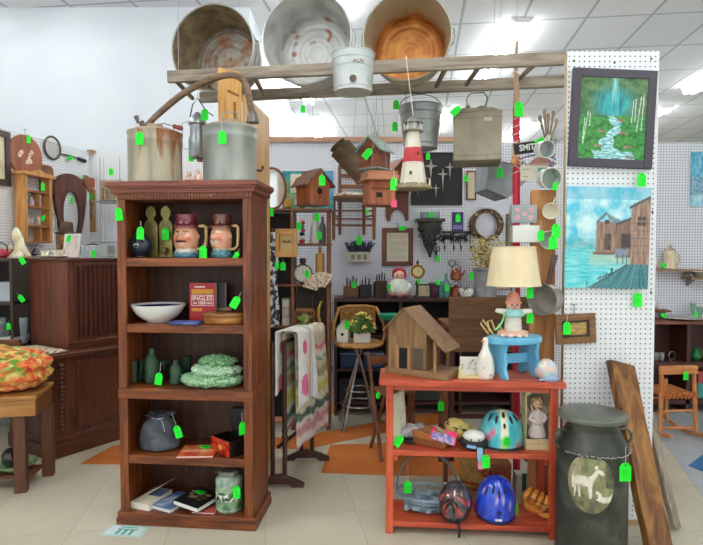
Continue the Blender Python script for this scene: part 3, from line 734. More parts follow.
# ================================================================ LADDER ON ITS SIDE, HUNG FROM THE CEILING
def V3(*a): return Vector(a)
N0, N1 = V3(at(168,78,3.36).x, 3.36, 2.51), V3(1.14, 2.98, 2.487)
F0, F1 = V3(at(200,99,3.76).x, 3.76, 2.50), V3(1.29, 3.37, 2.487)
t = T('wooden_ladder', 'weathered grey-brown wooden ladder hung flat above the aisle', 'ladder', (0,0,0))
def beam(p, q, w_, h_, m, name, parent):
    d = q-p; mb = MB(); L_ = math.hypot(d.x, d.y); mb.prism([(0,-h_/2),(L_,d.z-h_/2),(L_,d.z+h_/2),(0,h_/2)], -w_/2, w_/2, 'xz')
    return P(name, mb, m, parent, bev=.004, loc=p, rz=math.atan2(d.y, d.x))
beam(N0, N1, .03, .07, WEATH('x'), 'rail', t); beam(F0, F1, .03, .07, WEATH('x'), 'rail', t)
for px_ in (171,259,356,456,488,540):
    u = (px_-168)/395.0*.985+.01; a_ = N0+(N1-N0)*u; b_ = a_.copy(); b_.y += (F0.y-N0.y)+((F1.y-F0.y)-(N1.y-N0.y))*u
    b_.z = F0.z; mb = MB(); mb.cyl(a_+V3(0,.015,-.012), b_+V3(0,-.015,-.012), .014, n=10); P('rung', mb, WEATH('y'), t)
for p in (N0+(N1-N0)*.03, N0+(N1-N0)*.84, F0+(F1-F0)*.12, F0+(F1-F0)*.84):
    mb = MB(); mb.cyl((p.x, p.y, 2.51), (p.x, p.y, CZ-.001), .0018, n=6); P('hanging_wire', mb, plain('b8babc',.5,.3), t)
def near(px, h=0):   # point on the near rail above photo column px
    u = (at(px, 70, (N0.y+N1.y)/2).x-N0.x)/(N1.x-N0.x); return N0+(N1-N0)*u+V3(0,0,h)
def far(px, h=0):
    u = (at(px, 85, (F0.y+F1.y)/2).x-F0.x)/(F1.x-F0.x); return F0+(F1-F0)*u+V3(0,0,h)

# ---- three washtubs lying on the ladder, mouths towards us
def tub(px, py, rp, yaw, label, colf, outer, handle=True):
    Yr = near(px).y+.045; c = at(px, py, Yr); r = px2m(rp, Yr); d = .27; rb = r*.84
    c.z = max(c.z, 2.44+math.sqrt(max(0, r*r-.024)))
    t = T('washtub', label, 'tub', c, yaw, 'galvanised washtubs')
    b = MB(); prof = [(r*1.0,0),(r*.985,.03)]+[(r+(rb-r)*k/10, d*k/10) for k in range(2,11)]
    inner = [(r*.99,-.002)]+[(r+(rb-r)*k/12-.004, d*k/12) for k in range(1,13)]+[(rb*(1-k/14)-.003, d-.004-(.004 if k in (2,5,8) else 0)) for k in range(1,14)]+[(0,d-.004)]
    b.lathe(inner, 64, cap=False, ax=(0,1,0)); P('inside', b, vcol(.45,.35), t, col=lambda p: colf(math.hypot(p.x,p.z)/r, math.atan2(p.z,p.x), p.y/d, p))
    b = MB(); b.lathe(prof+[(0,d)], 48, cap=False, ax=(0,1,0))
    for k in (.3,.62): b.lathe([(r+(rb-r)*k+.001,d*k-.006),(r+(rb-r)*k+.005,d*k),(r+(rb-r)*k+.001,d*k+.006)],48,cap=False,ax=(0,1,0))
    P('outside', b, outer, t)
    b = MB(); b.tube([(r*cos(R(a)),-.003,r*sin(R(a))) for a in range(0,360,6)], .006, 8, closed=True); P('rolled_rim', b, outer, t)
    if handle:
        for s in (0, pi): 
            b = MB(); x = cos(s); b.tube([(x*r*.97,.05,.05),(x*(r+.012),.05,.04),(x*(r+.016),.05,0),(x*(r+.012),.05,-.04),(x*r*.97,.05,-.05)],.005,6); P('handle', b, outer, t)
    return t, c, r
def tc1(ru, a, u, p):
    n_ = fbm(p.x*14, p.y*14, p.z*14); 
    if u > .97:
        c_ = mixc('8d877b','b0ab9f', .5+.5*sin(ru*55)); c_ = mixc(c_, '99653f', max(0, .2+n_*1.3))
    else: c_ = mixc('7d705a','a59677', .5+n_*1.2)
    if abs(sin(a*1.5+.4)) < .02: c_ = mixc(c_,'4a4238',.7)
    return mixc(c_, '6b4a2c', max(0, fbm(p.x*30,p.y*30,p.z*30+4)*1.2-.15))
def tc2(ru, a, u, p):
    n_ = fbm(p.x*10+3, p.y*10, p.z*10)
    c_ = mixc('c2c4c0','e4e5e1', .5+.35*sin(ru*60)+n_*.6) if u > .97 else mixc('a2a5a3','cfd0cc', .5+n_)
    return mixc(c_, 'a06238', max(0, (fbm(p.x*18+7,p.y*18,p.z*18)-.42)*4)) if u > .9 else c_
def tc3(ru, a, u, p):
    n_ = fbm(p.x*12+9, p.y*12, p.z*12)
    if u > .9 : return mixc(mixc('9c5620','c87e38', .5+.45*sin(ru*52)), 'd99a4a', .25+n_)
    return mixc('b5ae94', 'ab6a2e', max(0, (u-.55)*2.4+n_*.8))
galvo = galv('7c8383','a3a8a8','bcc1c0',4)
tub(212.5, 48, 42.5, R(-9.6), 'brownish stained galvanised washtub, leftmost of the three on the ladder', tc1, mottle(['8a8a84','a7a79f','bdbcb2'],5,.5,.4))
tub(306.5, 38, 45, R(-9.6), 'pale grey galvanised washtub, middle of the three on the ladder', tc2, galv('a9aeb0','c6cacb','dadddd',4))
tub(407, 36, 43.5, R(-9.6), 'rust-orange bottomed washtub, rightmost of the three on the ladder', tc3, mottle(['8f8d80','aaa898','c2bfae'],5,.5,.3))

# ---- pails and cans hanging
def pail(c, r, h, rb, label, m, parts=True, handle=None, group=None, hz=.16):
    t = T('bucket', label, 'bucket', c, .3, group)
    b = MB(); b.lathe([(rb,0),(rb+(r-rb)*.5,h*.5),(r,h-.004),(r+.004,h),(r-.003,h),(rb-.003,.008),(0,.008)], 40, cap=False); b.lathe([(0,.002),(rb,0)],40,cap=False)
    for k in (.1,.62,.82): rr = rb+(r-rb)*k; b.lathe([(rr,h*k-.004),(rr+.003,h*k),(rr,h*k+.004)],40,cap=False)
    P('body', b, m, t)
    b = MB(); b.tube([(r*cos(R(a)),r*sin(R(a)),h) for a in range(0,360,10)],.0045,6,closed=True); P('rim', b, m, t)
    if handle:
        b = MB(); b.tube([(-r-.004,0,h-.02)]+[(-(r)*cos(R(a)),0,h+hz*sin(R(a))) for a in range(8,173,12)]+[(r+.004,0,h-.02)],.003,6); P('bail_handle', b, plain('6b6c6a',.4,.8), t, rz=-.3)
        for s in (-1,1): b = MB(); b.box((s*(r+.001),0,h-.022),(.006,.02,.03)); P('handle_lug', b, m, t, rz=-.3)
    return t
Yp = near(353).y-.15
c = at(353, 94, Yp); c.z = zz(93, Yp)
tp = pail(c, px2m(21.5,Yp), px2m(37,Yp), px2m(18.5,Yp), 'pale galvanised pail with a dark bung, hung on the front of the ladder', mottle(['b4bdbf','ccd3d3','dde1df'],4,.4,.3))
b = MB(); r = px2m(20,Yp); b.lathe([(.011,0),(.019,.0),(.019,.006),(.012,.008),(.0,.006)],16,(0,-r*.955,.045),ax=(0,-1,.1)); P('bung', b, mottle(['4a4038','6b5a4a'],12,.6), tp, rz=-.3)
b = MB(); random.seed(3)
for k in range(16): b.ell((.028*(k/8-1)+.03,-math.sqrt(max(0,(r*1.02)**2-(.028*(k/8-1)+.03)**2))-.001,.155+random.uniform(-.008,.01)-.02),(.004,.0018,.0045),6,5)
P('faded_lettering', b, plain('8b7a62',.8), tp, rz=-.3)
b = MB(); b.tube([(0,r*1.1,px2m(37,Yp)-.01),(0,r*1.25,px2m(37,Yp)+.03),(0,r*1.5,px2m(37,Yp)+.03)],.003,6); P('hanging_hook', b, STEEL, tp)

Yb = 3.50; c = at(420.5,149,Yb); h = px2m(41,Yb)
tb_ = pail(c, px2m(21,Yb), h, px2m(16.5,Yb), 'grey galvanised bucket hanging by its bail behind the lighthouse', galv('7e8482','9da3a0','b6bab5',5), handle=True, hz=far(420).z-.045-c.z-h)
b = MB(); b.tube([(0,0,h+.0),(0,0,h+.0)],.001,4)

# square kerosene can
Yk = 3.46; c = at(476.5,165,Yk); w_ = px2m(45,Yk); h = px2m(52,Yk)
t = T('square_can', 'square rusty galvanised can with a tapered top, hanging by its handle', 'can', c, R(-11))
CANM = mottle(['6f6554','8f8672','a69c8a','8b6038'],4,.5,.2,(1,1,.6),lo=.3,hi=.8)
b = MB(); b.box((0,0,h*.46),(w_,w_,h*.88)); 
for z in (.03,.12,.80,.90): b.box((0,0,h*z),(w_+.006,w_+.006,.007))
b.box((0,0,h*.96),(w_*1.0,w_*1.0,h*.12),top=(.62,.62)); P('body', b, CANM, t, bev=.004)
b = MB(); b.lathe([(.03,0),(.034,.02),(.02,.028),(0,.03)],16,(.03,0,h*1.02)); b.prism([(-.09,h*1.0),(-.03,h*1.0),(-.045,h*1.12),(-.06,h*1.13)],-.02,.02,'xz'); P('spout_and_cap', b, mottle(['6d5f4e','8c7a64'],9,.6,.3), t)
tz = far(476).z-.045-c.z
b = MB(); b.tube([(-.055,0,h*1.02),(-.06,0,h*1.1),(-.062,0,tz-.03),(-.04,0,tz),(.04,0,tz),(.062,0,tz-.03),(.055,0,h*1.1),(.05,0,h*1.02)],.0035,6); P('wire_handle', b, plain('56534e',.5,.7), t)
b = MB(); b.box((.06,-w_/2-.002,h*.76),(.05,.002,.02)); P('maker_plate', b, plain('bdb9ac',.5), t)
price_tag(460, 107, c.y-.16, 'on the spout of the hanging square can', tilt=R(48), up=.03)

# lighthouse
Yl = near(405).y-.10; zb = zz(189, Yl); c = at(413,189,Yl); H = px2m(72,Yl); rl = px2m(13.6,Yl)
t = T('model_lighthouse', 'hanging wooden model lighthouse, cream with one red band', 'lighthouse', c)
b = MB(); b.lathe([(rl*1.42,0),(rl*1.42,.012),(rl*1.34,.016)],8); b.lathe([(rl*1.2,.016),(rl*1.2,.026),(rl*1.08,.028)],8); P('base', b, mottle(['7a6f55','a89a78'],9,.7), t)
rz_ = lambda z: rl*(1.05-.58*(z/(H*.76)))
CR = mottle(['d9d2bd','ece6d4'],9,.6,bump=.1); RD = mottle(['b33038','cf4a4e'],9,.6,bump=.1)
b = MB(); z1,z2,z3 = H*.36,H*.56,H*.78
b.lathe([(rz_(.028),.028),(rz_(z1),z1)],8,cap=False); b.mat(1).lathe([(rz_(z1)+.001,z1),(rz_(z2)+.001,z2)],8,cap=False); b.mat(0).lathe([(rz_(z2),z2),(rz_(z3),z3)],8,cap=True)
P('tower', b, [CR, RD], t, ang=20)
b = MB(); b.lathe([(rl*.74,z3),(rl*.74,z3+.008)],12); b.lathe([(rl*.72,H*.90),(rl*.7,H*.915),(rl*.42,H*.96),(rl*.12,H*.99),(rl*.1,H*1.0)],12); P('gallery_and_roof', b, mottle(['6e6a60','8c877b'],9,.6), t)
b = MB(); b.cyl((0,0,z3),(0,0,H*.90),rl*.38,n=10); P('lamp_room', b, plain('c9cdc9',.3), t)
b = MB()
for k in range(8): a = 2*pi*k/8; b.cyl((rl*.62*cos(a),rl*.62*sin(a),z3+.005),(rl*.62*cos(a),rl*.62*sin(a),H*.905),.003,n=6)
P('gallery_posts', b, plain('e6e3d8',.5), t)
b = MB()
for k in range(8):
    a = 2*pi*k/8+.2; b.cyl((rl*1.32*cos(a),rl*1.32*sin(a),.014),(rl*1.32*cos(a),rl*1.32*sin(a),.05),.003,n=6)
P('fence_posts', b, CR, t)
b = MB(); b.box((-.02,-rz_(H*.2)*.96,H*.2),(.012,.008,.018)); b.box((.02,-rz_(H*.47)*.94,H*.47),(.01,.006,.014)); P('window', b, plain('2b2a2a',.5), t)
top = near(405).z+.045-c.z; off = near(405).x-c.x
b = MB(); b.tube([(0,0,H*.99),(off,.02,top-.08),(off,.075,top),(off,.12,top-.01)],.0022,6); P('hanging_string', b, STRING, t)
price_tag(394, 178, Yl-.02, 'between the lighthouse and the birdhouses', up=.05)
# pink tag under it
b = MB(); b.prism([(-.016,-.045),(.016,-.045),(.016,-.012),(.007,0),(-.007,0),(-.016,-.012)],-.001,.001,'xz'); b.cyl((0,0,-.005),(0,0,.045),.0009,n=5)
S('pink_tag', b, plain('f0527c',.5), 'small pink tag hanging under the left edge of the lighthouse', 'tag', at(394,199,Yl))

# birdhouses and the old tin bin hung behind
def wire(px0, py0, Y0, px1, py1, name_parent, r=.0014, m=STRING, base=None):
    pass
def hang(parent, z0, pts=((0,0),), m=plain('9a9c9c',.5,.5), topz=None, dx_=0):
    o = parent.location; zt = (topz if topz else 2.45)-o.z
    for x, y in pts: b = MB(); b.cyl((x,y,z0),(x*.3+dx_,y,zt),.0013,n=5); P('hanging_wire', b, m, parent)
def birdhouse(px, pyb, Y, wp, hp, label, wallm, roofm, rz=0, roof=.35, over=1.2, depth=None, open_=True, cat='birdhouse', flat=False):
    c = at(px, pyb, Y); w_ = px2m(wp, Y); h = px2m(hp, Y); d = depth or w_*.95
    t = T('birdhouse', label, cat, c, rz)
    hw_ = w_/2; hb = h*(1-roof)
    b = MB(); b.prism([(-hw_*.92,.008),(hw_*.92,.008),(hw_,hb),(0,h*.93),(-hw_,hb)], -d/2, d/2, 'xz'); P('house', b, wallm, t, bev=.002)
    b = MB(); e = hw_*over; k = (h*.93-hb)/hw_; th = .009
    b.prism([(-e,hb-(e-hw_)*k),(0,h*.93),(0,h*.93+th*1.3),(-e,hb-(e-hw_)*k+th*1.3)],-d*.62,d*.62,'xz'); b.prism([(0,h*.93),(e,hb-(e-hw_)*k),(e,hb-(e-hw_)*k+th*1.3),(0,h*.93+th*1.3)],-d*.62,d*.62,'xz'); P('roof', b, roofm, t, bev=.0015)
    b = MB(); b.box((0,0,.004),(w_*1.02,d*1.05,.008)); P('floor_board', b, roofm, t)
    if open_:
        b = MB(); b.cyl((0,-d/2-.001,hb*.62),(0,-d/2+.004,hb*.62),w_*.13,n=18); P('entrance_hole', b, plain('1d1512',.8), t)
        b = MB(); b.cyl((0,-d/2,hb*.36),(0,-d/2-.03,hb*.36),.0045,n=8); P('perch', b, wallm, t)
    return t, c, w_, h, d
CED = wood('7a3f22','9b5634','z',4,.6,'b06a44'); CED2 = wood('6c3522','8a4a30','x',4,.6,'9e5c40')
t, c, w_, h, d = birdhouse(313, 206, 3.62, 25, 37, 'reddish brown cedar birdhouse hanging left, in front of the jigsaw box', CED, wood('5a3c2c','7a5646','x',5,.6,'8c6a58'), R(38), roof=.4, over=1.35)
hang(t, h*.95)
price_tag(322, 175, 3.47, 'on the roof of the left hanging cedar birdhouse', up=.03)
t, c, w_, h, d = birdhouse(375, 170, 3.66, 23, 33, 'small hanging birdhouse with a pale green tin roof', CED2, mottle(['7f9a90','a4b8ae'],8,.5,.2), R(-35), roof=.42, over=1.3)
hang(t, h*.95, ((-.03,0),(.03,0)))
b = MB(); b.tube([(.012*cos(R(a)),0,h*.98+.02+.014*sin(R(a))) for a in range(0,360,30)],.002,6,closed=True); P('ring', b, STEEL, t)
# cedar nesting box with overhanging lid
Yc = 3.46; c = at(379, 206, Yc); w_ = px2m(27,Yc); h = px2m(33,Yc)
t = T('nesting_box', 'square cedar bird box with a wide flat lid, hanging beside the lighthouse', 'bird box', c, R(14))
b = MB(); b.box((0,0,h*.42),(w_,w_*.85,h*.82)); P('box_body', b, wood('8e4a2a','ab6440','z',4,.55,'bd7a54'), t, bev=.002)
b = MB(); b.box((0,-.006,h*.74),(w_*1.38,w_*1.3,.012)); b.box((0,-.004,h*.88),(w_*1.2,w_*1.15,h*.26),top=(.92,.85)); P('lid', b, wood('8c5233','a96d4a','x',4,.55,'b98260'), t, bev=.003)
b = MB(); b.box((-.01,-w_*.43,h*.48),(w_*.7,.008,.014)); b.box((0,0,.003),(w_*1.1,w_,.008)); P('perch_rail', b, CED2, t)
b = MB(); b.box((-.02,-w_*.43-.001,h*.3),(w_*.22,.004,.03)); P('entrance_slot', b, plain('22130e',.8), t)
hang(t, h, ((-.05,0),(.05,0)))
# rusty round tin tilted (with strap handle)
Yt = 3.9; c = at(354,163,Yt); t = T('tin_canister', 'rusty brown tin canister hanging tilted with a strap handle', 'canister', c, 0, rot=(R(6), R(-42), R(-8)))
b = MB(); b.lathe([(.085,-.13),(.088,-.12),(.085,-.11),(.083,.13),(.088,.135),(.086,.145),(0,.15)],28); b.lathe([(0,-.128),(.085,-.13)],28,cap=False); P('body', b, mottle(['4b3c2c','6c5a42','86735a'],6,.6,.3), t)
b = MB(); b.lathe([(.05,0),(.062,.0),(.066,.03),(.05,.034),(0,.034)],20,(0,0,.148)); P('cap', b, mottle(['4e3a2c','6a5140'],9,.6,.3), t)
b = MB(); b.tube([(.084,0,-.02),(.12,0,-.03),(.135,0,.02),(.12,0,.07),(.084,0,.06)],.007,6,sq=(1.6,.5)); P('strap_handle', b, mottle(['5a4636','7a6350'],9,.5,.4), t)
b = MB(); M_ = Matrix.Rotation(0,4,'Z'); 
tw = T('wire_hanger', 'two thin grey wires dropping from the ladder to the hanging tin and birdhouse', 'wire', at(357,92,3.72)); o = tw.location
q = at(352,145,Yt)-o; q2 = at(366,150,Yt)-o
b = MB(); b.tube([(0,0,0),q*.5+V3(.004,0,0),q],.0012,5); b.tube([(.06,0,0),V3(.08,0,0)*.5+q2*.5,q2],.0012,5); P('strand', b, plain('9a9c9c',.5,.5), tw)
price_tag(371, 149, 3.5, 'slanting in front of the hanging tin canister', tilt=R(38), up=.03, s=1.1)
# second open lid leaning (birdhouse with raised roof)
Yq = 3.90; t, c, w_, h, d = birdhouse(397, 186, Yq, 22, 26, 'brown cedar birdhouse half hidden behind the lighthouse base', CED2, CED, R(25), roof=.5, over=1.3)
hang(t, h*.95)

# lantern hanging by the cans
Yn = 3.56; c = at(198,159,Yn); hN = px2m(46,Yn)
t = T('gas_lantern', 'old silver metal lantern hanging between the two round cans', 'lantern', c, R(20))
LM = mottle(['83898c','a9aeb0','c6cacb'],7,.35,.7); r = px2m(9.5,Yn)
b = MB(); b.lathe([(r*.5,0),(r*.8,.004),(r*.95,.02),(r*.95,hN*.42),(r*.8,hN*.5),(r*.78,hN*.72),(r*.95,hN*.74),(r*.9,hN*.84),(r*.45,hN*.95),(r*.2,hN)],28); P('body', b, LM, t)
b = MB(); b.tube([(-r,0,hN*.2),(-r*1.55,0,hN*.2),(-r*1.55,0,hN*.75),(-r,0,hN*.78)],.004,6); P('side_handle', b, LM, t)
b = MB(); b.tube([(-r*.8,0,hN*.84),(-r*.5,0,hN*1.15),(0,0,hN*1.3),(r*.9,0,hN*1.05),(r*1.6,0,hN*.95)],.004,6); b.cyl((0,0,hN*1.29),(0,0,2.47-c.z),.0015,n=5); P('bail_handle', b, plain('4a4a48',.5,.6), t)
b = MB(); b.lathe([(.012,0),(.02,.004),(.02,.016),(.01,.02)],14,(.012,0,-.018)); P('knob', b, mottle(['6b5a48','8a7a66'],12,.4,.4), t)
price_tag(205, 109, Yn-.05, 'on the bail of the hanging lantern', up=.03, s=1.15, lean=R(-10))
price_tag(191, 153, Yn-.03, 'hanging below the lantern between the cans', up=.03, s=.8)
# odd far tags on strings
for px, py, Y_, what in ((303,105,4.3,'floating alone on a long string under the pale tub'),(396,100,3.6,'upper one left of the grey bucket'),(395,122,3.6,'lower one left of the grey bucket')):
    o = price_tag(px, py, Y_, what, up=max(.05, 2.48-at(px,py,Y_).z), s=.9)
b = MB(); o = at(302,88,far(302).y+.02)
for s in (-1,1): b.tube([(s*.02,0,.0),(s*.03,0,-.03),(s*.012,0,-.04),(s*.012,0,-.09)],.002,6)
S('wire_hook', b, plain('c9ccca',.4,.4), 'white double wire hook hanging from the ladder below the pale tub', 'hook', o)

# wrapped red pole standing to the right
Yr = 3.22; c = on(519, Yr, .001); t = T('red_pole', 'tall red pole bound with white cord standing behind the table lamp', 'pole', c, rot=(0, R(-.6), 0))
zt = zz(126,Yr); b = MB(); b.cyl((0,0,0),(0,0,zt),.0215,n=16); P('red_shaft', b, plain('c41f3a',.4), t)
b = MB(); b.cyl((0,0,zt),(0,0,zz(108,Yr)),.020,n=12); b.mat(1); b.tube([(0,0,zz(108,Yr)),(.002,0,zz(90,Yr)),(-.002,0,zz(70,Yr)),(.004,0,zz(35,Yr))],[.019,.016,.013,.006],8); P('wooden_tip', b, [plain('c41f3a',.4), wood('9c7a5c','c0a288','z',5,.7)], t)
b = MB(); pts = []
for k in range(90): a = k*.55; z = zz(178,Yr)+(zz(118,Yr)-zz(178,Yr))*k/90; pts.append((.0235*cos(a),.0235*sin(a),z))
b.tube(pts,.0022,5)
for pyy in (160,168,60,74): 
    z = zz(pyy,Yr); b.tube([(.025*cos(R(a)),.025*sin(R(a)),z+.01*sin(R(a*2))) for a in range(0,360,30)],.003,5,closed=True)
P('cord', b, plain('e9dfd2',.8), t)
b = MB(); b.cyl((0,0,zz(158,Yr)),(0,0,zz(143,Yr)),.024,n=12); P('tape_band', b, mottle(['c8b096','dcc8ae'],10,.7), t)
b = MB(); b.lathe([(.008,-.02),(.02,-.008),(.022,.01),(.014,.028),(.006,.034)],12,(-.02,-.03,zz(163,Yr))); P('cork_float', b, mottle(['b87846','d39a66'],12,.6), t)
b = MB(); b.cyl((.004,0,zz(35,Yr)),(.004,0,CZ),.0012,n=5); P('hanging_wire', b, plain('8a8c8c',.5), t)
price_tag(519, 102, Yr-.035, 'at the top of the red pole', up=.03, s=1.25)

# grey steel bin slanting, right of the square can
Yg = 3.80; c = at(498,182,Yg); t = T('galvanised_bin', 'grey sheet metal bin hanging tilted behind the red pole', 'bin', c, 0, rot=(R(0), R(18), R(6)))
b = MB(); w_ = .36; b.prism([(-.15,.09),(-.10,-.10),(.06,-.11),(.16,.06),(.02,.115)],-.12,.12,'xz'); P('bin_body', b, galv('747c80','959da1','b2b9bb',4), t, bev=.004)
b = MB(); b.tube([(-.15,-.122,.09),(.02,-.122,.117),(.16,-.122,.06)],.005,6); P('rolled_edge', b, galv('8f979a','b3babc','ccd0d0',4), t)
b = MB(); b.cyl((0,0,.1),(.0,0,.1),.001); 
for q_ in ([(-.08,0,.09),(-.16,0,.42)],[(.05,0,.09),(.05,0,.42)]): b = MB(); b.tube(q_,.0014,5); P('hanging_wire', b, STRING, t)
price_tag(500, 168, Yg-.17, 'hanging in front of the slanting grey bin', up=.04, s=.95)
# ================================================================ PEGBOARD END PANEL
PX0, PX1, PY = 1.118, 1.592, 2.88
pz = zz(51, PY)
t = T('pegboard_partition', 'tall white pegboard end panel carrying two paintings', 'display panel', (0,0,0))
mb = MB(); mb.bb(PX0, PX1, PY, PY+.006, .03, pz); P('pegboard', mb, pegboard('y', r=.0038, name='pegboard_panel'), t)
for x0, x1 in ((PX0+.002,PX0+.04),(PX1-.04,PX1-.002)):
    mb = MB(); mb.bb(x0,x1,PY+.0065,PY+.045,.002,pz-.002); P('post', mb, wood('b9966a','d0b084','z'), t)
mb = MB(); mb.bb(PX0,PX1,PY-.008,PY-.0005,.001,.028); P('bottom_rail', mb, wood('b9966a','d0b084','x'), t)
mb = MB(); 
for x, z in ((1.15,2.44),(1.36,2.43),(1.55,2.45),(1.57,1.66),(1.57,1.24),(1.345,1.27)): mb.cyl((x,PY-.003,z),(x,PY,z),.0055,n=10)
P('screw', mb, BLACK, t)

def canvas(px0, py0, px1, py1, px2, py2, px3, py3, Y, fn, name, label, cat, nx=90, ny=110, frame=None, fw=0, thick=.02, tilt=True):
    """flat picture on the wall plane at depth Y; corners tl, tr, br, bl from the photo"""
    a, b, c, d = at(px0,py0,Y), at(px1,py1,Y), at(px2,py2,Y), at(px3,py3,Y)
    ctr = (a+b+c+d)/4; W_ = ((b-a).length+(c-d).length)/2; H_ = ((d-a).length+(c-b).length)/2
    ax = ((b-a)+(c-d)).normalized(); roll = -math.atan2(ax.z, ax.x)
    t = T(name, label, cat, ctr, rot=(0, roll, 0))
    w2, h2 = W_/2-fw, H_/2-fw
    def col(p): return fn((p.x+w2)/(2*w2), (p.z+h2)/(2*h2))
    mb = MB(); mb.grid(lambda u, v: (-w2+2*w2*u, -thick, -h2+2*h2*v), nx, ny, thick=thick*.7); P('canvas', mb, vcol(.45), t, col=col)
    if fw:
        for s in (-1, 1):
            mb = MB(); mb.bb(s*W_/2, s*w2, -thick*1.3, -.0, -H_/2, H_/2); P('frame_side', mb, frame, t, bev=.002)
            mb = MB(); mb.bb(-w2, w2, -thick*1.3, -.0, s*H_/2, s*h2); P('frame_side', mb, frame, t, bev=.002)
    return t, W_, H_
def waterfall(u, v):
    x, y = u, 1-v   # y down
    n1 = fbm(x*9, y*12, 1); n2 = fbm(x*30, y*30, 2); n3 = fbm(x*16, y*50, 5)
    c = mixc('2f5c38', '6a8c54', .42+n1*.7+n2*.35)      # foliage
    c = mixc(c, '2f6a4c', max(0, min(1, (y-.35)*4)))
    d = 1.25*math.exp(-((x-.50)/.22)**2-((y-.32)/.15)**2)
    c = mixc(c, mixc('0f7484','30bcb8', .5+fbm(x*24,y*5,3)*.9), min(1, d*1.5))
    wf = math.exp(-((x-.51)/.04)**2)*(1 if y < .30 else math.exp(-(y-.30)*14)); c = mixc(c, '8fdcdc', wf*(.55+.9*fbm(x*70,y*4,9)))
    if y > .47:
        c = mixc('1f7434','4aa444', .5+n3*.8)
        c = mixc(c, '14501f', max(0, sin(y*42+x*5+n1*3)-.55)*1.6)
    # stream widening as it comes down
    if y > .47:
        cx = .5+.07*sin((y-.5)*16)-.03*(y-.5); wd = .035+.26*max(0,y-.62)**1.2+.05*abs(sin(y*26))
        if y > .9: wd = .3
        if abs(x-cx) < wd: c = mixc('2f9fa6','d0f0ee', .45+fbm(x*14,y*60,8)*1.1)
        for rx, ry in ((.30,.84),(.74,.845),(.34,.66),(.66,.68),(.62,.52),(.78,.97)):
            if ((x-rx)/.06)**2+((y-ry)/.016)**2 < 1: c = mixc('7a4a48','c09088', .5+n2)
    for x0, y0, y1, sl in ((.13,.42,.83,-.06),(.085,.5,.82,-.02),(.16,.44,.60,.0),(.80,.27,.55,-.02),(.83,.25,.54,0),(.91,.22,.66,-.05),(.95,.2,.64,-.02)):
        if y0 < y < y1 and abs(x-(x0+sl*(y-y0)/(y1-y0))) < .007: c = mixc('9ab49c','dfe6d6', .5+n2)
    return c
canvas(571,70,654,71,651,171,568,165, PY-.003, waterfall, 'waterfall_painting', 'green forest waterfall painting in a wide charcoal frame', 'painting', nx=140, ny=170, frame=plain('4a4650',.6), fw=.043)
price_tag(642, 173, PY-.03, 'below the charcoal framed waterfall painting', up=.02, s=1.05)
def harbour(u, v):
    x, y = u, 1-v
    n1 = fbm(x*6, y*7, 11); n2 = fbm(x*28, y*28, 12); n3 = fbm(x*6, y*60, 13)
    c = mixc('4cc4dc', 'd8f4f6', .52+n1*.9+n2*.3)            # sky
    if y < .12: c = mixc(c, '27a9cc', .55)
    if y > .60: c = mixc('38c8d4','98eaea', .45+n3*.8)         # water
    if .5 < y < .64 and x < .38: c = mixc(c, '2a8f94', .55*(1-abs(y-.57)*12)+n2*.4)
    if .62 < y < .80 and .28 < x < .78: c = mixc(c, 'c9c69a', .55*(1-abs(y-.7)*8)+.2*n3)
    def wd(a='8a6f5f', b='b59a86'): return mixc(a, b, .5+fbm(x*40,y*6,14)*1.1)
    # left house with a gable roof
    if .36 < x < .60 and .34 < y < .66:
        ridge = .47; top = .26+abs(x-ridge)*.95
        if y > top: c = wd('7f6252','a88a76')
    if .36 < x < .62:
        top = .255+abs(x-.47)*.9
        if top-.012 < y < top+.018: c = mixc('4b4e58','6f7683', .5)
    if .47 < x < .68 and .255+max(0,(x-.47))*.38 < y < .27+max(0,(x-.47))*.95 and y < .38: c = mixc('5b7f88','86a4a8', .5+n2)
    if .46 < x < .52 and .32 < y < .36: c = lin('3c3a40')
    if .46 < x < .54 and .46 < y < .62: c = mixc('4a3a34','6b5a50', .5+n2)
    # middle shed
    if .60 < x < .78 and y > .36-(x-.6)*.35 and y < .70: c = wd('6b5446','93796a')
    if .60 < x < .80 and abs(y-(.365-(x-.6)*.35)) < .013: c = lin('4a4c55')
    if .66 < x < .77 and .46 < y < .60: c = lin('463f40')
    # right tall house
    if x > .77 and y > .185-(x-.77)*.42 and y < .79: 
        c = wd('86695a','b29683')
        if abs((y*14) % 1-.5) > .46: c = mixc(c,'5c4a42',.5)
    if x > .75 and abs(y-(.19-(x-.77)*.42)) < .014: c = lin('57525a')
    if .85 < x < .95 and .29 < y < .38: c = lin('463a3c') if (abs(x-.9) > .008 and abs(y-.335) > .008) else lin('8a7466')
    # posts and jetty roof
    if .60 < x < .75 and .60+.12*(x-.6) < y < .68+.12*(x-.6): c = mixc('6d7d92','93a1b2', .5)
    for xx in (.62,.69,.73):
        if abs(x-xx) < .006 and .66 < y < .76: c = lin('5a4c48')
    # deck in the lower right, planks running away
    if y > .76 and x > .30+(.995-y)*1.9-.02:
        k = (x-.9)/(y-.55)
        c = mixc('2f6f78','5c9aa0', .5+fbm(k*22,y*3,15)*1.1)
        if abs((k*9) % 1-.5) > .46: c = lin('244f58')
    if abs(y-(.995-(x-.30)/1.9)) < .006 and x > .3 and y > .77: c = lin('4a4648')
    for xx, ya, yb in ((.265,.93,.985),(.42,.87,.92),(.50,.84,.88),(.56,.80,.86)):
        if abs(x-xx) < .008 and ya < y < yb: c = lin('332e33')
    if abs(y-(.905-(x-.4)*.35)) < .006 and .38 < x < .58: c = lin('3c3438')
    if .33 < x < .58 and .64 < y < .665: c = mixc('6b5248','8a7060', .5)
    return c
canvas(566.5,187,649,188,646,289,562.5,287, PY-.003, harbour, 'harbour_painting', 'unframed turquoise painting of wooden harbour houses', 'painting')
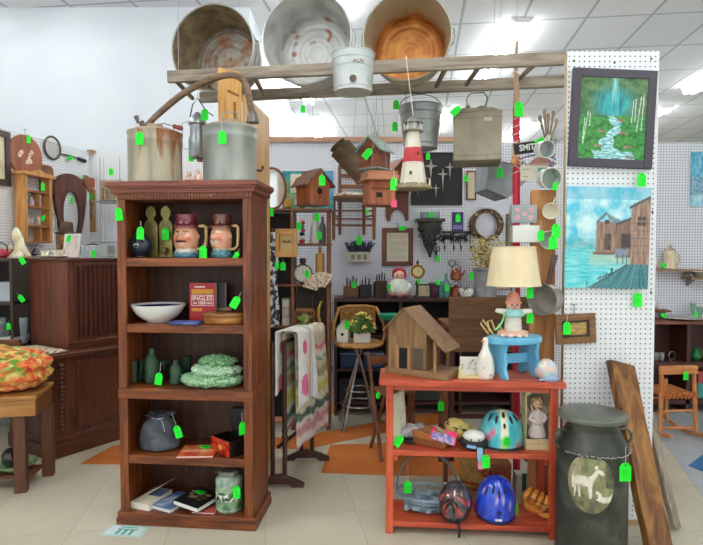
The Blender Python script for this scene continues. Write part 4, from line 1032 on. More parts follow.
price_tag(638, 293, PY-.02, 'below the turquoise harbour painting', up=.02, s=1.1)
t, W_, H_ = canvas(554.5,315,594,312.5,594.5,342,555,344, PY-.006, lambda u, v: mixc('8a6a2e','c8a860', .5+fbm(u*4,v*7,3)) if .30 < u < .9 and .12 < v < .88 else lin('2c2016'), 'wooden_picture', 'small brown wooden frame with a gold centre hung low on the pegboard', 'picture frame', 24, 18, frame=wood('5c3d20','7d5830','x',5,.45,'8f6a3e'), fw=.033, thick=.016)
b = MB(); b.tube([(0,-.002,H_/2),(0,-.012,H_/2+.05),(-.012,-.012,H_/2+.055)],.0025,6); b.tube([(-.02,-.012,H_/2+.05),(.02,-.012,H_/2+.05)],.002,6); P('hook', b, STEEL, t)
price_tag(567, 322, PY-.035, 'hanging in front of the small brown wooden frame', up=.05)

# ================================================================ PLYWOOD PANEL WITH ENAMEL MUGS
YP = 3.0; t = T('plywood_panel', 'orange-brown plywood board standing left of the pegboard panel', 'board', (at(546,260,YP).x, YP, .001))
x0, x1 = at(531,260,YP).x-t.location.x, 1.113-t.location.x
mb = MB(); mb.bb(x0, x1, 0, .016, 0, zz(190,YP)); P('board', mb, wood('b07440','c48a54','z',2.5,.5,'d09a64'), t, bev=.0015)
mb = MB(); mb.bb(x0+.004, x0+.03, .017, .04, 0, zz(192,YP)); P('batten', mb, PALEW('z'), t)
def mug(px, py, rp, label, m, mi, yaw, hand, dd=.075, rim=None, Y=YP-.012):
    c = at(px, py, Y-dd); r = px2m(rp, Y-dd)
    t = T('enamel_mug', label, 'mug', c, 0, 'hanging enamel mugs', rot=(R(8), 0, yaw))
    b = MB(); b.lathe([(r,0),(r*.97,dd*.3),(r*.92,dd-.006),(r*.8,dd-.002),(0,dd-.002)],28,cap=False,ax=(0,1,0)); P('mug_outside', b, m, t)
    b = MB(); b.lathe([(r*.97,.0),(r*.88,dd-.01),(0,dd-.008)],28,cap=False,ax=(0,1,0)); P('mug_inside', b, mi, t)
    b = MB(); b.tube([(r*cos(R(a)),0,r*sin(R(a))) for a in range(0,360,15)],.0028,6,closed=True); P('rim', b, rim or m, t)
    b = MB(); a = hand; d_ = V3(cos(a),0,sin(a)); b.tube([d_*r*.95+V3(0,.015,0), d_*(r+.028)+V3(0,.018,0), d_*(r+.032)+V3(0,.04,0), d_*(r+.012)+V3(0,.055,0), d_*r*.9+V3(0,.055,0)],.005,8); P('handle', b, m, t)
    return t
EW = plain('e9ebe6',.2,coat=.5); EG = plain('b9c2bd',.3)
mug(547,149,8.5,'white enamel mug hanging highest beside the black sign', EW, EG, R(8), R(75), Y=YP+.0)
mug(551.5,178.5,10.5,'largest white enamel mug, second from the top', EW, plain('a9b8ae',.3), R(6), R(60))
mug(551,211,8,'cream floral cup hanging third from the top on the plywood board', mottle(['e2d8bd','efe8d4','b98a76'],26,.25,lo=.4,hi=.8), plain('e9e2cc',.3), R(-15), R(70), dd=.05)
mug(549,240,9,'grey-white cup hanging lowest, behind two tags', EW, EG, R(4), R(40), dd=.05)
price_tag(556, 182, YP-.12, 'hanging inside the largest enamel mug', up=.02, s=.65, tilt=.2)
price_tag(541, 230, YP-.12, 'left of the lowest enamel cup', up=.05, s=.85)
price_tag(556, 224, YP-.125, 'hanging below the cream floral cup', up=.03, s=1.1)
price_tag(553, 236, YP-.14, 'hanging over the lowest enamel cup', up=.02, s=1.05)
price_tag(541, 228, YP-.1, 'on a long string left of the floral cup', up=.05, s=.7) if False else None
# saucepan
c = at(546.5,299,YP-.085); t = T('saucepan', 'old grey metal saucepan hanging by a long handle on the plywood board', 'saucepan', c, rot=(0, 0, R(-48)))
r = px2m(15.5,YP-.06); b = MB(); b.lathe([(r,-.05),(r*1.02,-.05),(r,.0),(r*.96,.035),(0,.04)],36,cap=False,ax=(0,1,0)); b.lathe([(r*.98,-.05),(r*.93,.03),(0,.034)],36,cap=False,ax=(0,1,0)); P('pan', b, mottle(['8a8682','aaa6a0','c0bab2'],6,.4,.3), t)
b = MB(); b.prism([(-.012,r*.9),(.012,r*.9),(.019,r+.16),(-.015,r+.16)],-.03,-.025,'xz'); P('long_handle', b, mottle(['5c4a44','7a6460'],8,.5,.3), t, rot=(0,R(14),0))
price_tag(530, 287, YP-.12, 'behind the lamp shade, on the hanging saucepan', up=.05, s=.9); price_tag(530, 312, YP-.12, 'just right of the lamp base, lower of two', up=.04, s=.9)
# tin with flowers and a white carton hung left of the board
c = at(523,214,YP-.03); b = MB(); b.bb(-.07,.06,-.03,.03,-.055,.045); b.mat(1)
t = T('flowered_tin', 'grey tin with painted pink flowers strapped beside the plywood board', 'tin', c, R(-3))
P('tin_body', MB().box((0,0,0),(.135,.05,.095)), plain('9aa4a6',.35), t, bev=.003)
b = MB()
for x, z in ((-.035,.02),(.035,.02),(-.035,-.02),(.035,-.02),(0,0)):
    for k in range(5): a = k*2*pi/5; b.ell((x+.009*cos(a),-.0262,z+.009*sin(a)),(.006,.0012,.006),8,6)
P('flower_print', b, plain('e6a8b0',.4), t)
c = at(525,234,YP-.04); t = T('white_carton', 'small white rectangular carton under the flowered tin', 'carton', c, R(-3))
P('box_body', MB().box((0,0,0),(.14,.05,.09)), plain('e8e9e4',.5), t, bev=.002); b = MB(); b.box((-.073,0,0),(.004,.052,.092)); P('label_strip', b, plain('b9b4a8',.5), t)

# things over the board: black sign with white letters, scrolled bracket, card, stick bundle
Ys = 3.2; c = at(533,147,Ys); t = T('name_sign', 'black sign with white letters reading SMITH hung left of the mugs', 'sign', c, rot=(0, R(-7), 0))
P('sign_board', MB().box((0,0,0),(px2m(38,Ys),.012,px2m(11,Ys))), plain('16171a',.4), t, bev=.002)
b = MB(); b.text('SMITH', .05, (-.022,-.0068,0), bold=.001, sx=.85); P('letters', b, plain('f2f2f0',.4), t)
price_tag(545,139,Ys-.03,'covering the last letter of the black name sign',up=.02,tilt=R(60),s=.9)
c = at(538,157,Ys+.02); t = T('scroll_bracket', 'dark blue wrought scroll bracket under the black sign', 'bracket', c)
b = MB(); b.tube([V3(*p) for p in arc(0,-.03,.11,20,160,14,rz=.04)],.004,6)
for s in (-1,1): b.tube([(s*(.085+.02*cos(R(a))*(1-a/720)),0,-.045+.02*sin(R(a))*(1-a/720)) for a in range(0,540,30)],.003,6)
P('scroll', b, plain('4a4f78',.4,.3), t)
c = at(534,173,3.14); t = T('paper_sign', 'cream paper card with a green printed block left of the biggest mug', 'card', c)
P('card', MB().box((0,0,0),(px2m(27,3.14),.002,px2m(15,3.14))), plain('ddd8c4',.7), t)
b = MB(); b.box((.045,-.0014,.0),(.05,.001,.06)); b.mat(1); b.box((-.045,-.0014,.02),(.05,.001,.004)); b.box((-.05,-.0014,-.02),(.03,.001,.004)); P('print', b, [plain('6fa890',.6), plain('9a9484',.6)], t)
c = at(541,165,3.3); t = T('doll_hat', 'faded pink round object above the paper card', 'hat', c); b = MB(); b.lathe([(.075,0),(.07,.012),(.05,.03),(.03,.045),(0,.05)],24,sy=.5); P('crown', b, mottle(['c98c86','dba8a0'],10,.8), t); b = MB(); b.lathe([(.09,-.004),(.09,.002),(.07,.004)],24,sy=.5); P('brim', b, mottle(['d8b8a8','e6ccc0'],10,.8), t)
c = at(548,140,3.3); t = T('utensil_bundle', 'bundle of wooden and metal kitchen tools sticking up beside the top mug', 'utensils', c)
for k, (dx_, dz_, m_) in enumerate(((-.05,.12,'6b5a4c'),(-.025,.16,'8a7466'),(0,.13,'9c8468'),(.03,.15,'7a5f50'),(.05,.10,'b0a08c'))):
    b = MB(); b.tube([(0,0,-.06),(dx_*.6,0,dz_*.5),(dx_,0,dz_)],[.005,.006,.009],7); b.ell((dx_,0,dz_+.01),(.012,.005,.018),10,7); P('utensil', b, mottle([m_,'a89880'],10,.6), t)
b = MB(); b.lathe([(.04,-.10),(.05,-.0),(.05,-.06+.06),(.046,.0),(.036,-.095),(0,-.095)],20); P('holder', b, mottle(['8a8a86','b4b4ae'],9,.4,.5), t)

# ================================================================ RED SHELF
RL, RR = V3(at(386,400,2.79).x, 2.79, 0), V3(at(558.5,400,2.72).x, 2.72, 0)
RV = (RR-RL); RW = RV.length; RRZ = math.atan2(RV.y, RV.x); RV.normalize(); RN = V3(-RV.y, RV.x, 0); RO = (RL+RR)/2
def rsp(px, dy, z, py=400):
    p = hit(px, py, RO+RN*dy, RN); p.z = z+.0012; return p
REDM = lambda ax: wood('a43a22','c24e2e',ax,4,.4,'d66a44',coat=.2)
RT = .805; RD_ = .265
t = T('red_bookshelf', 'low orange-red painted open shelf with three boards', 'shelf', RO, RRZ)
z_mid, z_bot = .435, .065
mb = MB(); mb.bb(-RW/2-.035, RW/2+.03, -.03, RD_, RT-.03, RT); P('top_board', mb, REDM('x'), t, bev=.004)
for z in (z_mid, z_bot):
    mb = MB(); mb.bb(-RW/2+.002, RW/2-.002, .003, RD_-.003, z-.028, z); P('shelf_board', mb, REDM('x'), t, bev=.003)
mb = MB(); mb.bb(-RW/2+.04, RW/2-.04, .012, .028, RT-.06, RT-.031); P('apron', mb, REDM('x'), t)
for sx in (-1, 1):
    for y0 in (0, RD_-.035):
        mb = MB(); mb.bb(sx*RW/2, sx*(RW/2-.038), y0, y0+.035, 0, RT-.031); P('leg', mb, REDM('z'), t, bev=.003)
    mb = MB(); mb.bb(sx*(RW/2-.04), sx*(RW/2-.06), .02, RD_-.02, z_mid-.06, z_mid-.03); P('cleat', mb, REDM('y'), t)

# --- on top
# big wooden birdhouse / barn
c = rsp(423, .135, RT); t = T('wooden_barn_birdhouse', 'large plain brown wooden house with a long sloping porch roof', 'birdhouse', c, RRZ+R(-27))
s = px2m(1, c.y)*1.08; D2 = .092
wm = wood('6f5130','896742','z',3.5,.6,'9b7a52')
b = MB(); b.bb(-31*s, 31*s, -D2-.008, D2+.008, 0, 6*s); P('base_board', b, wood('725434','8c6a44','x',4,.6,'9c7a54'), t, bev=.002)
zb = 6*s; xl = -28*s; zl = 44*s; xk = -12*s; pk = 61*s; xe = 26*s; ze = 27*s; xr = 10*s
sl = (ze-pk)/(xe-xk); rzz = lambda x: pk+(x-xk)*sl if x > xk else pk+(xk-x)*(zl-pk)/(xk-xl)
d0, d1 = xl+11*s, xl+20*s
b = MB(); b.prism([(xl,zb),(d0,zb),(d0,zb+19*s),(d1,zb+19*s),(d1,zb),(xr,zb),(xr,rzz(xr)),(xk,pk),(xl,zl)],-D2,-D2+.008,'xz'); P('front_wall', b, wm, t)
b = MB(); b.prism([(xl,zb),(xr,zb),(xr,rzz(xr)),(xk,pk),(xl,zl)],D2-.008,D2,'xz'); P('back_wall', b, wm, t)
b = MB(); b.bb(xl,xl+.008,-D2+.0085,D2-.0085,zb,zl); P('side_wall', b, wm, t)
b = MB(); b.bb(xr-.008,xr,-D2+.0085,D2-.0085,zb,rzz(xr)); P('side_wall', b, wood('6a4a2c','835e3a','z',4,.6), t)
for x in (d0-1.2*s, d1+1.2*s): b = MB(); b.bb(x-1.3*s,x+1.3*s,-D2-.005,-D2-.0005,zb,zb+21*s); P('door_trim', b, wood('8f6c46','a98458','z',4,.6), t)
b = MB(); b.bb(d0+.001,d1-.001,-D2+.004,-D2+.0075,zb,zb+18.5*s); P('doorway', b, plain('1c1712',.8), t)
b = MB(); b.bb(xr-13*s,xr-3*s,-D2-.002,-D2-.0005,zb+.001,zb+20*s); P('dark_window', b, plain('57463a',.5), t)
for y_ in (-D2+.006, D2-.006): b = MB(); b.bb(xe-9*s,xe-6.5*s,y_-.006,y_+.006,zb,rzz(xe-7*s)-.001); P('porch_post', b, wood('8a6640','a07a50','z',4,.6), t)
def slope(x0,z0,x1,z1,y0,y1,th,name):
    d = V3(x1-x0,0,z1-z0).normalized(); n = V3(-d.z,0,d.x)
    if n.z < 0: n = -n
    b = MB(); b.prism([(x0,z0),(x1,z1),(x1+n.x*th,z1+n.z*th),(x0+n.x*th,z0+n.z*th)],y0,y1,'xz'); return P(name,b,wood('6b4d30','836344','x',4,.6,'94734f'),t,bev=.001)
slope(xl-4*s,zl-4*s*1.06,xk,pk,-D2-.014,D2+.014,.007,'roof_panel'); slope(xk,pk,xe+3*s,ze+3*s*sl,-D2-.014,D2+.014,.007,'roof_panel')
# little card holder
c = rsp(469, .05, RT); t = T('card_holder', 'small cream holder with a scrolled silver plate on the red shelf', 'card holder', c, RRZ)
s = px2m(1,c.y); b = MB(); b.bb(-11.5*s,11.5*s,-.03,.03,0,3*s); P('base', b, plain('e2cd94',.5), t, bev=.002)
b = MB(); b.bb(-9*s,9*s,.004,.009,3*s,21*s); P('plate', b, plain('dcdcd2',.4), t)
b = MB(); random.seed(5)
for k in range(9):
    x, z = random.uniform(-7,7)*s, random.uniform(7,18)*s; b.tube([(x+.007*(1-a/500)*cos(R(a)),.0025,z+.007*(1-a/500)*sin(R(a))) for a in range(0,400,40)],.0009,5)
P('scroll_script', b, plain('4c4c48',.5), t)
for x in (-9.5,9.5): b = MB(); b.bb((x-1)*s,(x+1)*s,-.012,.0,3*s,12*s); P('peg', b, plain('e2cd94',.5), t)
# white ceramic goose bottle
c = rsp(485, .045, RT); s = px2m(1,c.y); t = T('goose_figurine', 'tall white glazed goose figurine left of the blue stool', 'figurine', c, RRZ)
b = MB(); b.lathe([(7.5*s,0),(9*s,3*s),(9.3*s,9*s),(8.6*s,17*s),(7*s,23*s),(4.4*s,28*s),(3*s,32*s),(2.7*s,36*s),(3.2*s,38.5*s),(2*s,41*s),(0,41.6*s)],28,sy=.85); P('body', b, mottle(['d8d2c4','efece2','c8b8a4'],6,.2,coat=.4), t)
b = MB(); b.lathe([(.0065,0),(.0045,.012),(0,.018)],10,(-2*s,-.008,38*s),ax=(-1,-.6,-.1)); P('beak', b, plain('d8904a',.4), t)
b = MB(); b.ell((4*s,-8*s,5*s),(.004,.003,.004),8,6); b.ell((-3*s,-8.3*s,12*s),(.004,.003,.003),8,6); P('blue_spot', b, plain('4a4a54',.4), t)
# blue wooden stool
c = rsp(513.5, .125, RT); s = px2m(1,c.y); t = T('step_stool', 'light blue painted wooden stool with shaped legs on the red shelf', 'stool', c, RRZ+R(22))
BLU = mottle(['5aaed6','74c2e4','8acfec'],5,.4,bump=.1); ht = 40*s
b = MB(); b.lathe([(29*s,ht-6.5*s),(30*s,ht-5.5*s),(30*s,ht-1*s),(29*s,ht)],44,sy=.62); P('seat', b, BLU, t, bev=.0)
leg = [(-.6,0),(-.25,0),(-.15,.08),(0,.13),(.15,.08),(.25,0),(.6,0),(.62,.1),(.50,.3),(.56,.5),(.48,.75),(.56,1),(-.56,1),(-.48,.75),(-.56,.5),(-.50,.3),(-.62,.1)]
for x in (-19*s, 17*s):
    b = MB(); b.prism([(p[0]*.15,p[1]*(ht-6.6*s)) for p in leg],-.009,.009,'yz'); ob = P('leg', b, BLU, t, bev=.002, loc=(x,0,0))
b = MB(); b.bb(-19*s+.01,17*s-.01,-.008,.008,ht*.32,ht*.56); P('stretcher', b, BLU, t, bev=.002)
STZ = c.z+ht; SC_ = c
# lamp: stacked pastel clown-like base, cream shade
c = V3(at(513,330,SC_.y-.01).x, SC_.y-.01, STZ+.0012); s = px2m(1,c.y); t = T('table_lamp', 'table lamp with a cream shade and a pink and teal figurine base', 'lamp', c, RRZ)
PK = plain('f0b8a0',.35,coat=.3); PW = plain('efeade',.3,coat=.3); PT = plain('9ad2cc',.35,coat=.3)
b = MB(); b.lathe([(13*s,0),(15.5*s,1.5*s),(15*s,5*s),(9*s,6.5*s)],28,sy=.8); P('base', b, PK, t)
b = MB()
for k in range(10): a = 2*pi*k/10; b.ell((13*s*cos(a),11*s*sin(a),1.2*s),(3*s,3*s,2*s),8,6)
P('base_beads', b, PW, t)
b = MB(); b.lathe([(8.5*s,6*s),(8*s,12*s),(7.5*s,20*s)],20)
for k in range(4): b.lathe([(8.6*s-k*.25*s,(8+3.4*k)*s),(8.9*s-k*.25*s,(9+3.4*k)*s),(8.5*s-k*.25*s,(10*1+3.4*k)*s)],20,cap=False)
P('white_body', b, PW, t)
b = MB(); b.lathe([(8*s,19*s),(11*s,21*s),(10*s,25*s),(7*s,27.5*s)],20,wob=.06); P('teal_ruff', b, PT, t)
b = MB()
pass
for q_ in (-1,1): b = MB(); b.tube([(q_*7*s,0,24*s),(q_*12*s,-2*s,25*s),(q_*15*s,-3*s,25.5*s)],[3*s,2.8*s,2.3*s],10); b.ell((q_*15.5*s,-3*s,25.6*s),(2.8*s,2.4*s,2.4*s),10,8); P('arm', b, PW, t)
b = MB(); b.ell((0,0,31*s),(7*s,6.4*s,6.2*s)); P('head', b, plain('eec2a8',.35,coat=.3), t)
b = MB(); b.lathe([(7.2*s,33*s),(7*s,36*s),(5.6*s,41*s),(3.6*s,44*s),(0,45*s)],20); b.tube([(7.3*s*cos(R(a)),6.8*s*sin(R(a)),33.5*s) for a in range(0,360,20)],1.2*s,6,closed=True); P('pink_hat', b, plain('e79c88',.4,coat=.2), t)
b = MB(); 
for q_ in (-1,1): b.ell((q_*2.4*s,-6.2*s,31.5*s),(.9*s,.5*s,1*s),8,6)
b.mat(1); b.ell((0,-6.6*s,29.8*s),(1.1*s,1*s,1*s),8,6); b.tube([(2.2*s*cos(R(a)),-6.1*s,28.5*s+1.2*s*sin(R(a))) for a in range(200,341,20)],.35*s,5); P('face', b, [plain('2c2a2c',.4), plain('c8504c',.4)], t)
b = MB(); b.cyl((0,0,44*s),(0,0,57*s),2*s,n=12); b.cyl((0,0,50*s),(0,0,54*s),3.4*s,n=14); P('socket', b, STEEL, t)
b = MB(); zs0, zs1 = 51*s, 89*s; b.lathe([(26.5*s,zs0),(21*s,zs1)],48,cap=False); b.lathe([(26.1*s,zs0),(20.6*s,zs1)],48,cap=False)
b.tube([(26.4*s*cos(R(a)),26.4*s*sin(R(a)),zs0) for a in range(0,360,10)],.7*s,6,closed=True); b.tube([(21*s*cos(R(a)),21*s*sin(R(a)),zs1) for a in range(0,360,10)],.7*s,6,closed=True)
P('lamp_shade', b, mottle(['ecd9ae','f3e3bd'],20,.8,stretch=(1,1,.3),bump=.1), t)
b = MB(); b.tube([(0,0,57*s),(0,0,zs1)],.003,6)
for a in range(0,360,120): b.tube([(0,0,zs1-.002),(20.5*s*cos(R(a)),20.5*s*sin(R(a)),zs1-.002)],.0015,5)
P('shade_harp', b, STEEL, t)
b = MB(); b.tube([(-10*s,0,4*s),(-14*s,-2*s,12*s),(-18*s,-2*s,6*s),(-22*s,-4*s,16*s),(-26*s,-4*s,15*s),(-24*s,-3*s,6*s),(-20*s,-2*s,2*s),(-30*s,0,16*s),(-32*s,0,12*s),(-24*s,2*s,1.5*s)],1.0*s,7); P('cord', b, plain('d9bd84',.6), t)
b = MB(); b.tube([(-9*s,-6*s,24*s),(-12*s,-9*s,16*s),(-16*s,-11*s,10*s),(-20*s,-11*s,7*s)],.9*s,6); P('green_ribbon', b, plain('6fe08a',.6), t)
# egg in a bag
c = rsp(546, .04, RT); s = px2m(1,c.y); t = T('plastic_bag', 'clear plastic bag holding pastel toys at the right end of the red shelf', 'bag', c, RRZ)
b = MB(); b.ell((0,0,9*s),(11.5*s,8*s,10*s),28,16)
b.mat(0); b.v = [(v[0]*(1-.35*max(0,v[2]/(19*s)-.4)), v[1], max(0,v[2])*1.12) for v in b.v]; b.v = [tuple(Vector(v)*(1+.06*fbm(v[0]*50,v[1]*50,v[2]*50))) for v in b.v]; b.v = [(v[0],v[1],max(v[2],0)) for v in b.v]
P('toys', b, vcol(.3,coat=.8), t, col=lambda p: mixc(mixc('a9dcea','f2b3a6', .5+fbm(p.x*22,p.y*22,p.z*22)*2.2), mixc('d9e8b0','c8d2ee', .5+fbm(p.x*30+5,0,p.z*30)*2), .5))
b = MB(); b.lathe([(.002,.0),(6*s,0),(9*s,3*s),(4*s,5*s)],12,(3*s,-7*s,0),sy=.4); b.tube([(-9*s,-7*s,1*s),(0,-9*s,2*s),(10*s,-7*s,1*s)],.9*s,6); P('bag_seal', b, plain('a8c4e6',.2), t)

# --- middle board
def rs(px, dy, py=440): return rsp(px, dy, z_mid, py)
c = rs(397, .12); t = T('thin_picture_book', 'thin pale green book standing upright at the left end of the red shelf', 'book', c+V3(.008,0,.003), R(60))
h_ = px2m(49,c.y); b = MB(); b.bb(-.09,.09,-.009,.009,0,h_); P('cover', b, mottle(['d8e0b8','eef2d8','a9c090'],9,.5), t, rot=(R(-4),0,0)); b = MB(); b.bb(-.0905,.088,-.007,.007,.002,h_-.002); P('pages', b, plain('f4f2e4',.8), t, rot=(R(-4),0,0))
price_tag(402, 436, rs(402,.02).y, 'at the foot of the thin pale green book', tilt=R(35), up=.03, s=.95)
def blob(c, rx, ry, rz_, name, label, cat, col, rot=0, nz=.1, fr=20, group=None, rough=.8, parts=None):
    b = MB(); b.ell((0,0,rz_*.95),(rx,ry,rz_),40,22)
    vs = []
    for v in b.v:
        V = Vector(v); k = 1+nz*fbm(v[0]*fr,v[1]*fr,v[2]*fr); V = V3(V.x*k,V.y*k,max(0,V.z*k)); vs.append(tuple(V))
    b.v = vs; t = T(name, label, cat, c, rot, group); P(parts or 'body', b, vcol(rough,bump=.3), t, col=col); return t
c = rs(412, .17, 430); t = blob(c, .075, .05, .045, 'grey_cap', 'grey and black folded cloth cap lying beside the pale green book', 'cap', lambda p: mixc('8e8c92','c4c2c8', .5+fbm(p.x*40,p.y*40,p.z*40)) if p.z > .03 else mixc('26242a','4a484e', .5+fbm(p.x*40,p.y*40,p.z*40)), nz=.25, parts='crown')
b = MB(); b.lathe([(.05,.0),(.055,.004),(.03,.012),(0,.014)],20,(0,-.05,.002),sy=.5); P('peak', b, plain('2c2a30',.7), t)
# tan leather bag lying folded with a pink toy packet on it
c = rs(433, .12); t = T('leather_clutch', 'tan leather folded clutch lying under a pink packet', 'clutch bag', c, RRZ+R(-28), rot=(0, 0, RRZ+R(-28)))
b = MB(); b.prism([(-.095,0),(.085,0),(.095,.02),(.08,.045),(-.06,.075),(-.1,.07),(-.088,.035)],-.06,.06,'xz'); P('leather_body', b, mottle(['9c5a2c','b8733e','cb8850'],7,.4), t, bev=.006)
b = MB(); b.prism([(-.085,.002),(.084,.002),(.09,.02),(.07,.036),(-.078,.04)],-.062,-.0605,'xz'); P('leather_flap', b, mottle(['7e4420','95582e'],7,.45), t)
c2_ = c+V3(.045,-.07,.034); t = T('toy_packet', 'pink and silver toy packet lying on the tan leather clutch', 'packet', (c2_.x,c2_.y,c2_.z+.028), rot=(R(24),R(14),RRZ+R(-10)))
b = MB(); b.grid(lambda u, v: (-.065+.13*u, -.045+.09*v, .004*sin(u*9)*sin(v*7)+.006), 30, 20, thick=(0,0,-.006)); P('wrapper', b, vcol(.2,coat=.5), t, col=lambda p: lin('f04a78') if p.y > .012 or abs(p.x) > .058 else mixc('6f78c8','e0b8cc', .5+1.4*fbm(p.x*50,p.y*50,0)))
price_tag(0,0,0,'lying on the pink toy packet', top=V3(c2_.x-.03,c2_.y+.03,c2_.z+.064), up=.02, lean=R(-60), rz=R(70), s=.9)
# leopard pouch
c = rs(459, .2, 425); t = T('leopard_pouch', 'yellow leopard-spotted soft pouch behind the white pet helmet', 'pouch', c, RRZ)
b = MB(); b.ell((0,0,.055),(.078,.05,.055),48,28); b.v = [(v[0],v[1],v[2]*(1-.25*(v[0]/.08))+.0) for v in b.v]
def leo(p):
    n_ = mnoise.cell(Vector((p.x*70,p.y*70,p.z*70))); return lin('3a2a1a') if n_ > .72 else mixc('d9bd62','ecd88a', .5+fbm(p.x*30,p.y*30,p.z*30))
P('fabric_body', b, vcol(.8), t, col=leo)
b = MB(); b.box((0,-.046,.07),(.08,.004,.006),ry=R(12)); P('zip', b, BLACK, t)
# white/black child helmet piece with pink and blue strap
c = rs(474, .055); t = T('toddler_helmet', 'small black and white soft helmet with a pink and blue strap hanging down', 'helmet', c, RRZ)
s = px2m(1,c.y)
b = MB(); b.ell((0,0,7*s),(14.5*s,10*s,7*s),32,16); P('black_base', b, mottle(['17171a','2c2c32'],12,.6), t)
b = MB(); b.ell((0,-.5*s,13*s),(11*s,9.2*s,6.5*s),32,16); P('white_shell', b, plain('ecece6',.3,coat=.4), t)
b = MB(); 
for x in (-4,3.5): b.ell((x*s,-9.3*s,12*s),(.9*s,.6*s,1*s),8,6)
P('vent_hole', b, plain('2a2a2c',.5), t)
b = MB(); b.box((-4*s,-10.4*s,5.5*s),(9*s,.8*s,3*s),ry=R(8)); P('blue_band', b, plain('7fb0d8',.5), t)
b = MB(); b.box((4.5*s,-11.8*s,-2.0*s),(5.5*s,.003,13*s),ry=R(-4)); b.box((4*s,-10.6*s,4.4*s),(5.5*s,2.5*s,.003)); b.mat(1); b.box((5.4*s,-11.9*s,-12.0*s),(6*s,.003,8*s),ry=R(-4)); P('strap', b, [plain('8fc0e4',.5), plain('f08ab0',.5)], t)
price_tag(486, 455, rs(486,-.02).y-.01, 'hanging beside the pink and blue strap', up=.03)
def helmet(c, rx, ry, rz_, rot, name_label, colf, vents, base_col, strap=None, group='bicycle helmets', coat=.6, vm=BLACK, face=None):
    t = T('bicycle_helmet', name_label, 'helmet', c, 0, group, rot=rot)
    b = MB(); b.lathe([(1.0,0),(1.02,.12),(1.02,.3),(.98,.48),(.90,.64),(.77,.78),(.6,.89),(.42,.955),(.2,.99),(0,1.0)],48,cap=True)
    b.v = [(v[0]*rx*(1+.04*cos(2*math.atan2(v[1],v[0]))), v[1]*ry, v[2]*rz_+.0) for v in b.v]; P('shell', b, vcol(.2,coat=coat), t, col=colf)
    # ribs and vents follow the dome
    for (az, el, L_, wd) in vents:
        b = MB(); a, e = R(az), R(el)
        pf = [(1.0,0),(1.02,.12),(1.02,.3),(.98,.48),(.90,.64),(.77,.78),(.6,.89),(.42,.955),(.2,.99),(0,1.0)]
        for (r0_,z0_),(r1_,z1_) in zip(pf, pf[1:]):
            if math.atan2(z1_,r1_) >= e-1e-6:
                k_ = (e-math.atan2(z0_,r0_))/max(1e-6,math.atan2(z1_,r1_)-math.atan2(z0_,r0_)); rr_ = r0_+(r1_-r0_)*k_; zz0 = z0_+(z1_-z0_)*k_; break
        N_ = V3(rr_*cos(a), rr_*sin(a), zz0); pt = V3(N_.x*rx*(1+.04*cos(2*a)), N_.y*ry, N_.z*rz_)
        q_ = V3(N_.x/rx, N_.y/ry, N_.z/rz_).normalized(); up = V3(0,0,1)-q_*q_.z; up.normalize(); sd = up.cross(q_)
        M_ = Matrix((( sd.x,up.x,q_.x),(sd.y,up.y,q_.y),(sd.z,up.z,q_.z)))
        b.ell(pt*1.0+q_*.002, (wd, L_, .006), 14, 8, rot=M_); P('vent', b, vm, t)
    b = MB(); b.tube([(rx*1.0*cos(R(a)),ry*1.0*sin(R(a)),.0085) for a in range(0,360,12)],.007,7,closed=True); P('edge_trim', b, plain(base_col,.5), t)
    if strap:
        b = MB(); b.tube([V3(*p) for p in strap],.0045,6,sq=(1.6,.5)); P('chin_strap', b, plain('16161a',.6), t)
    return t
c = rs(501, .13); s = px2m(1,c.y); 
def cyan(p):
    n_ = fbm(p.x*26,p.y*26,p.z*26)
    if abs(p.x) < .02: return mixc('e9f2b0','4fd84a' if p.z < .07 else 'f2efe2', .6+n_)
    for fx, fz in ((-.085,.05),(.07,.03),(-.06,.10)):
        if (p.x-fx)**2+(p.z-fz)**2 < .00018: return lin('e0487c')
    return mixc('36b4c4','6fd4dc', .5+n_)
helmet(c, 20.5*s, .105, 36*s, (0,0,RRZ), "light blue child's bicycle helmet with a flower stripe on the middle shelf", cyan, [(-90,60,.018,.008),(-90,38,.014,.007),(-62,48,.022,.007),(-118,48,.022,.007),(-35,50,.024,.006),(-145,50,.024,.006)], '22242c')
price_tag(0,0,0,'lit up green on the front of the light blue helmet', top=V3(c.x-.0,c.y-.112,c.z+.075), up=.02, s=.8, lean=R(8))
# angel doll in a box
c = rs(537, .11, 420); s = px2m(1,c.y); w_ = 27*s; h_ = 62*s; d_ = .09
t = T('boxed_doll', 'angel doll in a cream window box at the right of the middle shelf', 'doll', c, RRZ+R(3))
CRB = mottle(['cdbb8c','e0d0a4'],14,.6)
b = MB(); b.bb(-w_/2,w_/2,d_/2-.004,d_/2,0,h_); b.bb(-w_/2,-w_/2+.003,-d_/2,d_/2,0,h_); b.bb(w_/2-.003,w_/2,-d_/2,d_/2,0,h_); b.bb(-w_/2,w_/2,-d_/2,d_/2,h_-.003,h_); b.bb(-w_/2,w_/2,-d_/2,d_/2,0,.003); P('box_walls', b, CRB, t)
b = MB(); b.bb(-w_/2+.003,w_/2-.003,d_/2-.012,d_/2-.005,.004,h_-.004); P('box_lining', b, mottle(['8f8a74','aaa58c'],10,.8), t)
b = MB(); b.bb(-w_/2,w_/2,-d_/2-.001,-d_/2+.002,0,11*s); P('lower_card', b, CRB, t); b = MB(); b.prism([(-w_/2,h_),(-w_/2,h_-8*s)]+[(-w_/2+w_*k/8,h_-8*s+5*s*sin(pi*k/8)) for k in range(1,8)]+[(w_/2,h_-8*s),(w_/2,h_)],-d_/2-.001,-d_/2+.002,'xz'); P('window_surround', b, CRB, t)
b = MB(); 
for k in range(12): b.tube([(-w_*.4+w_*.8*k/12+.003*cos(R(a)),-d_/2-.0015,6*s+.003*sin(R(a))) for a in range(0,300,50)],.0006,4)
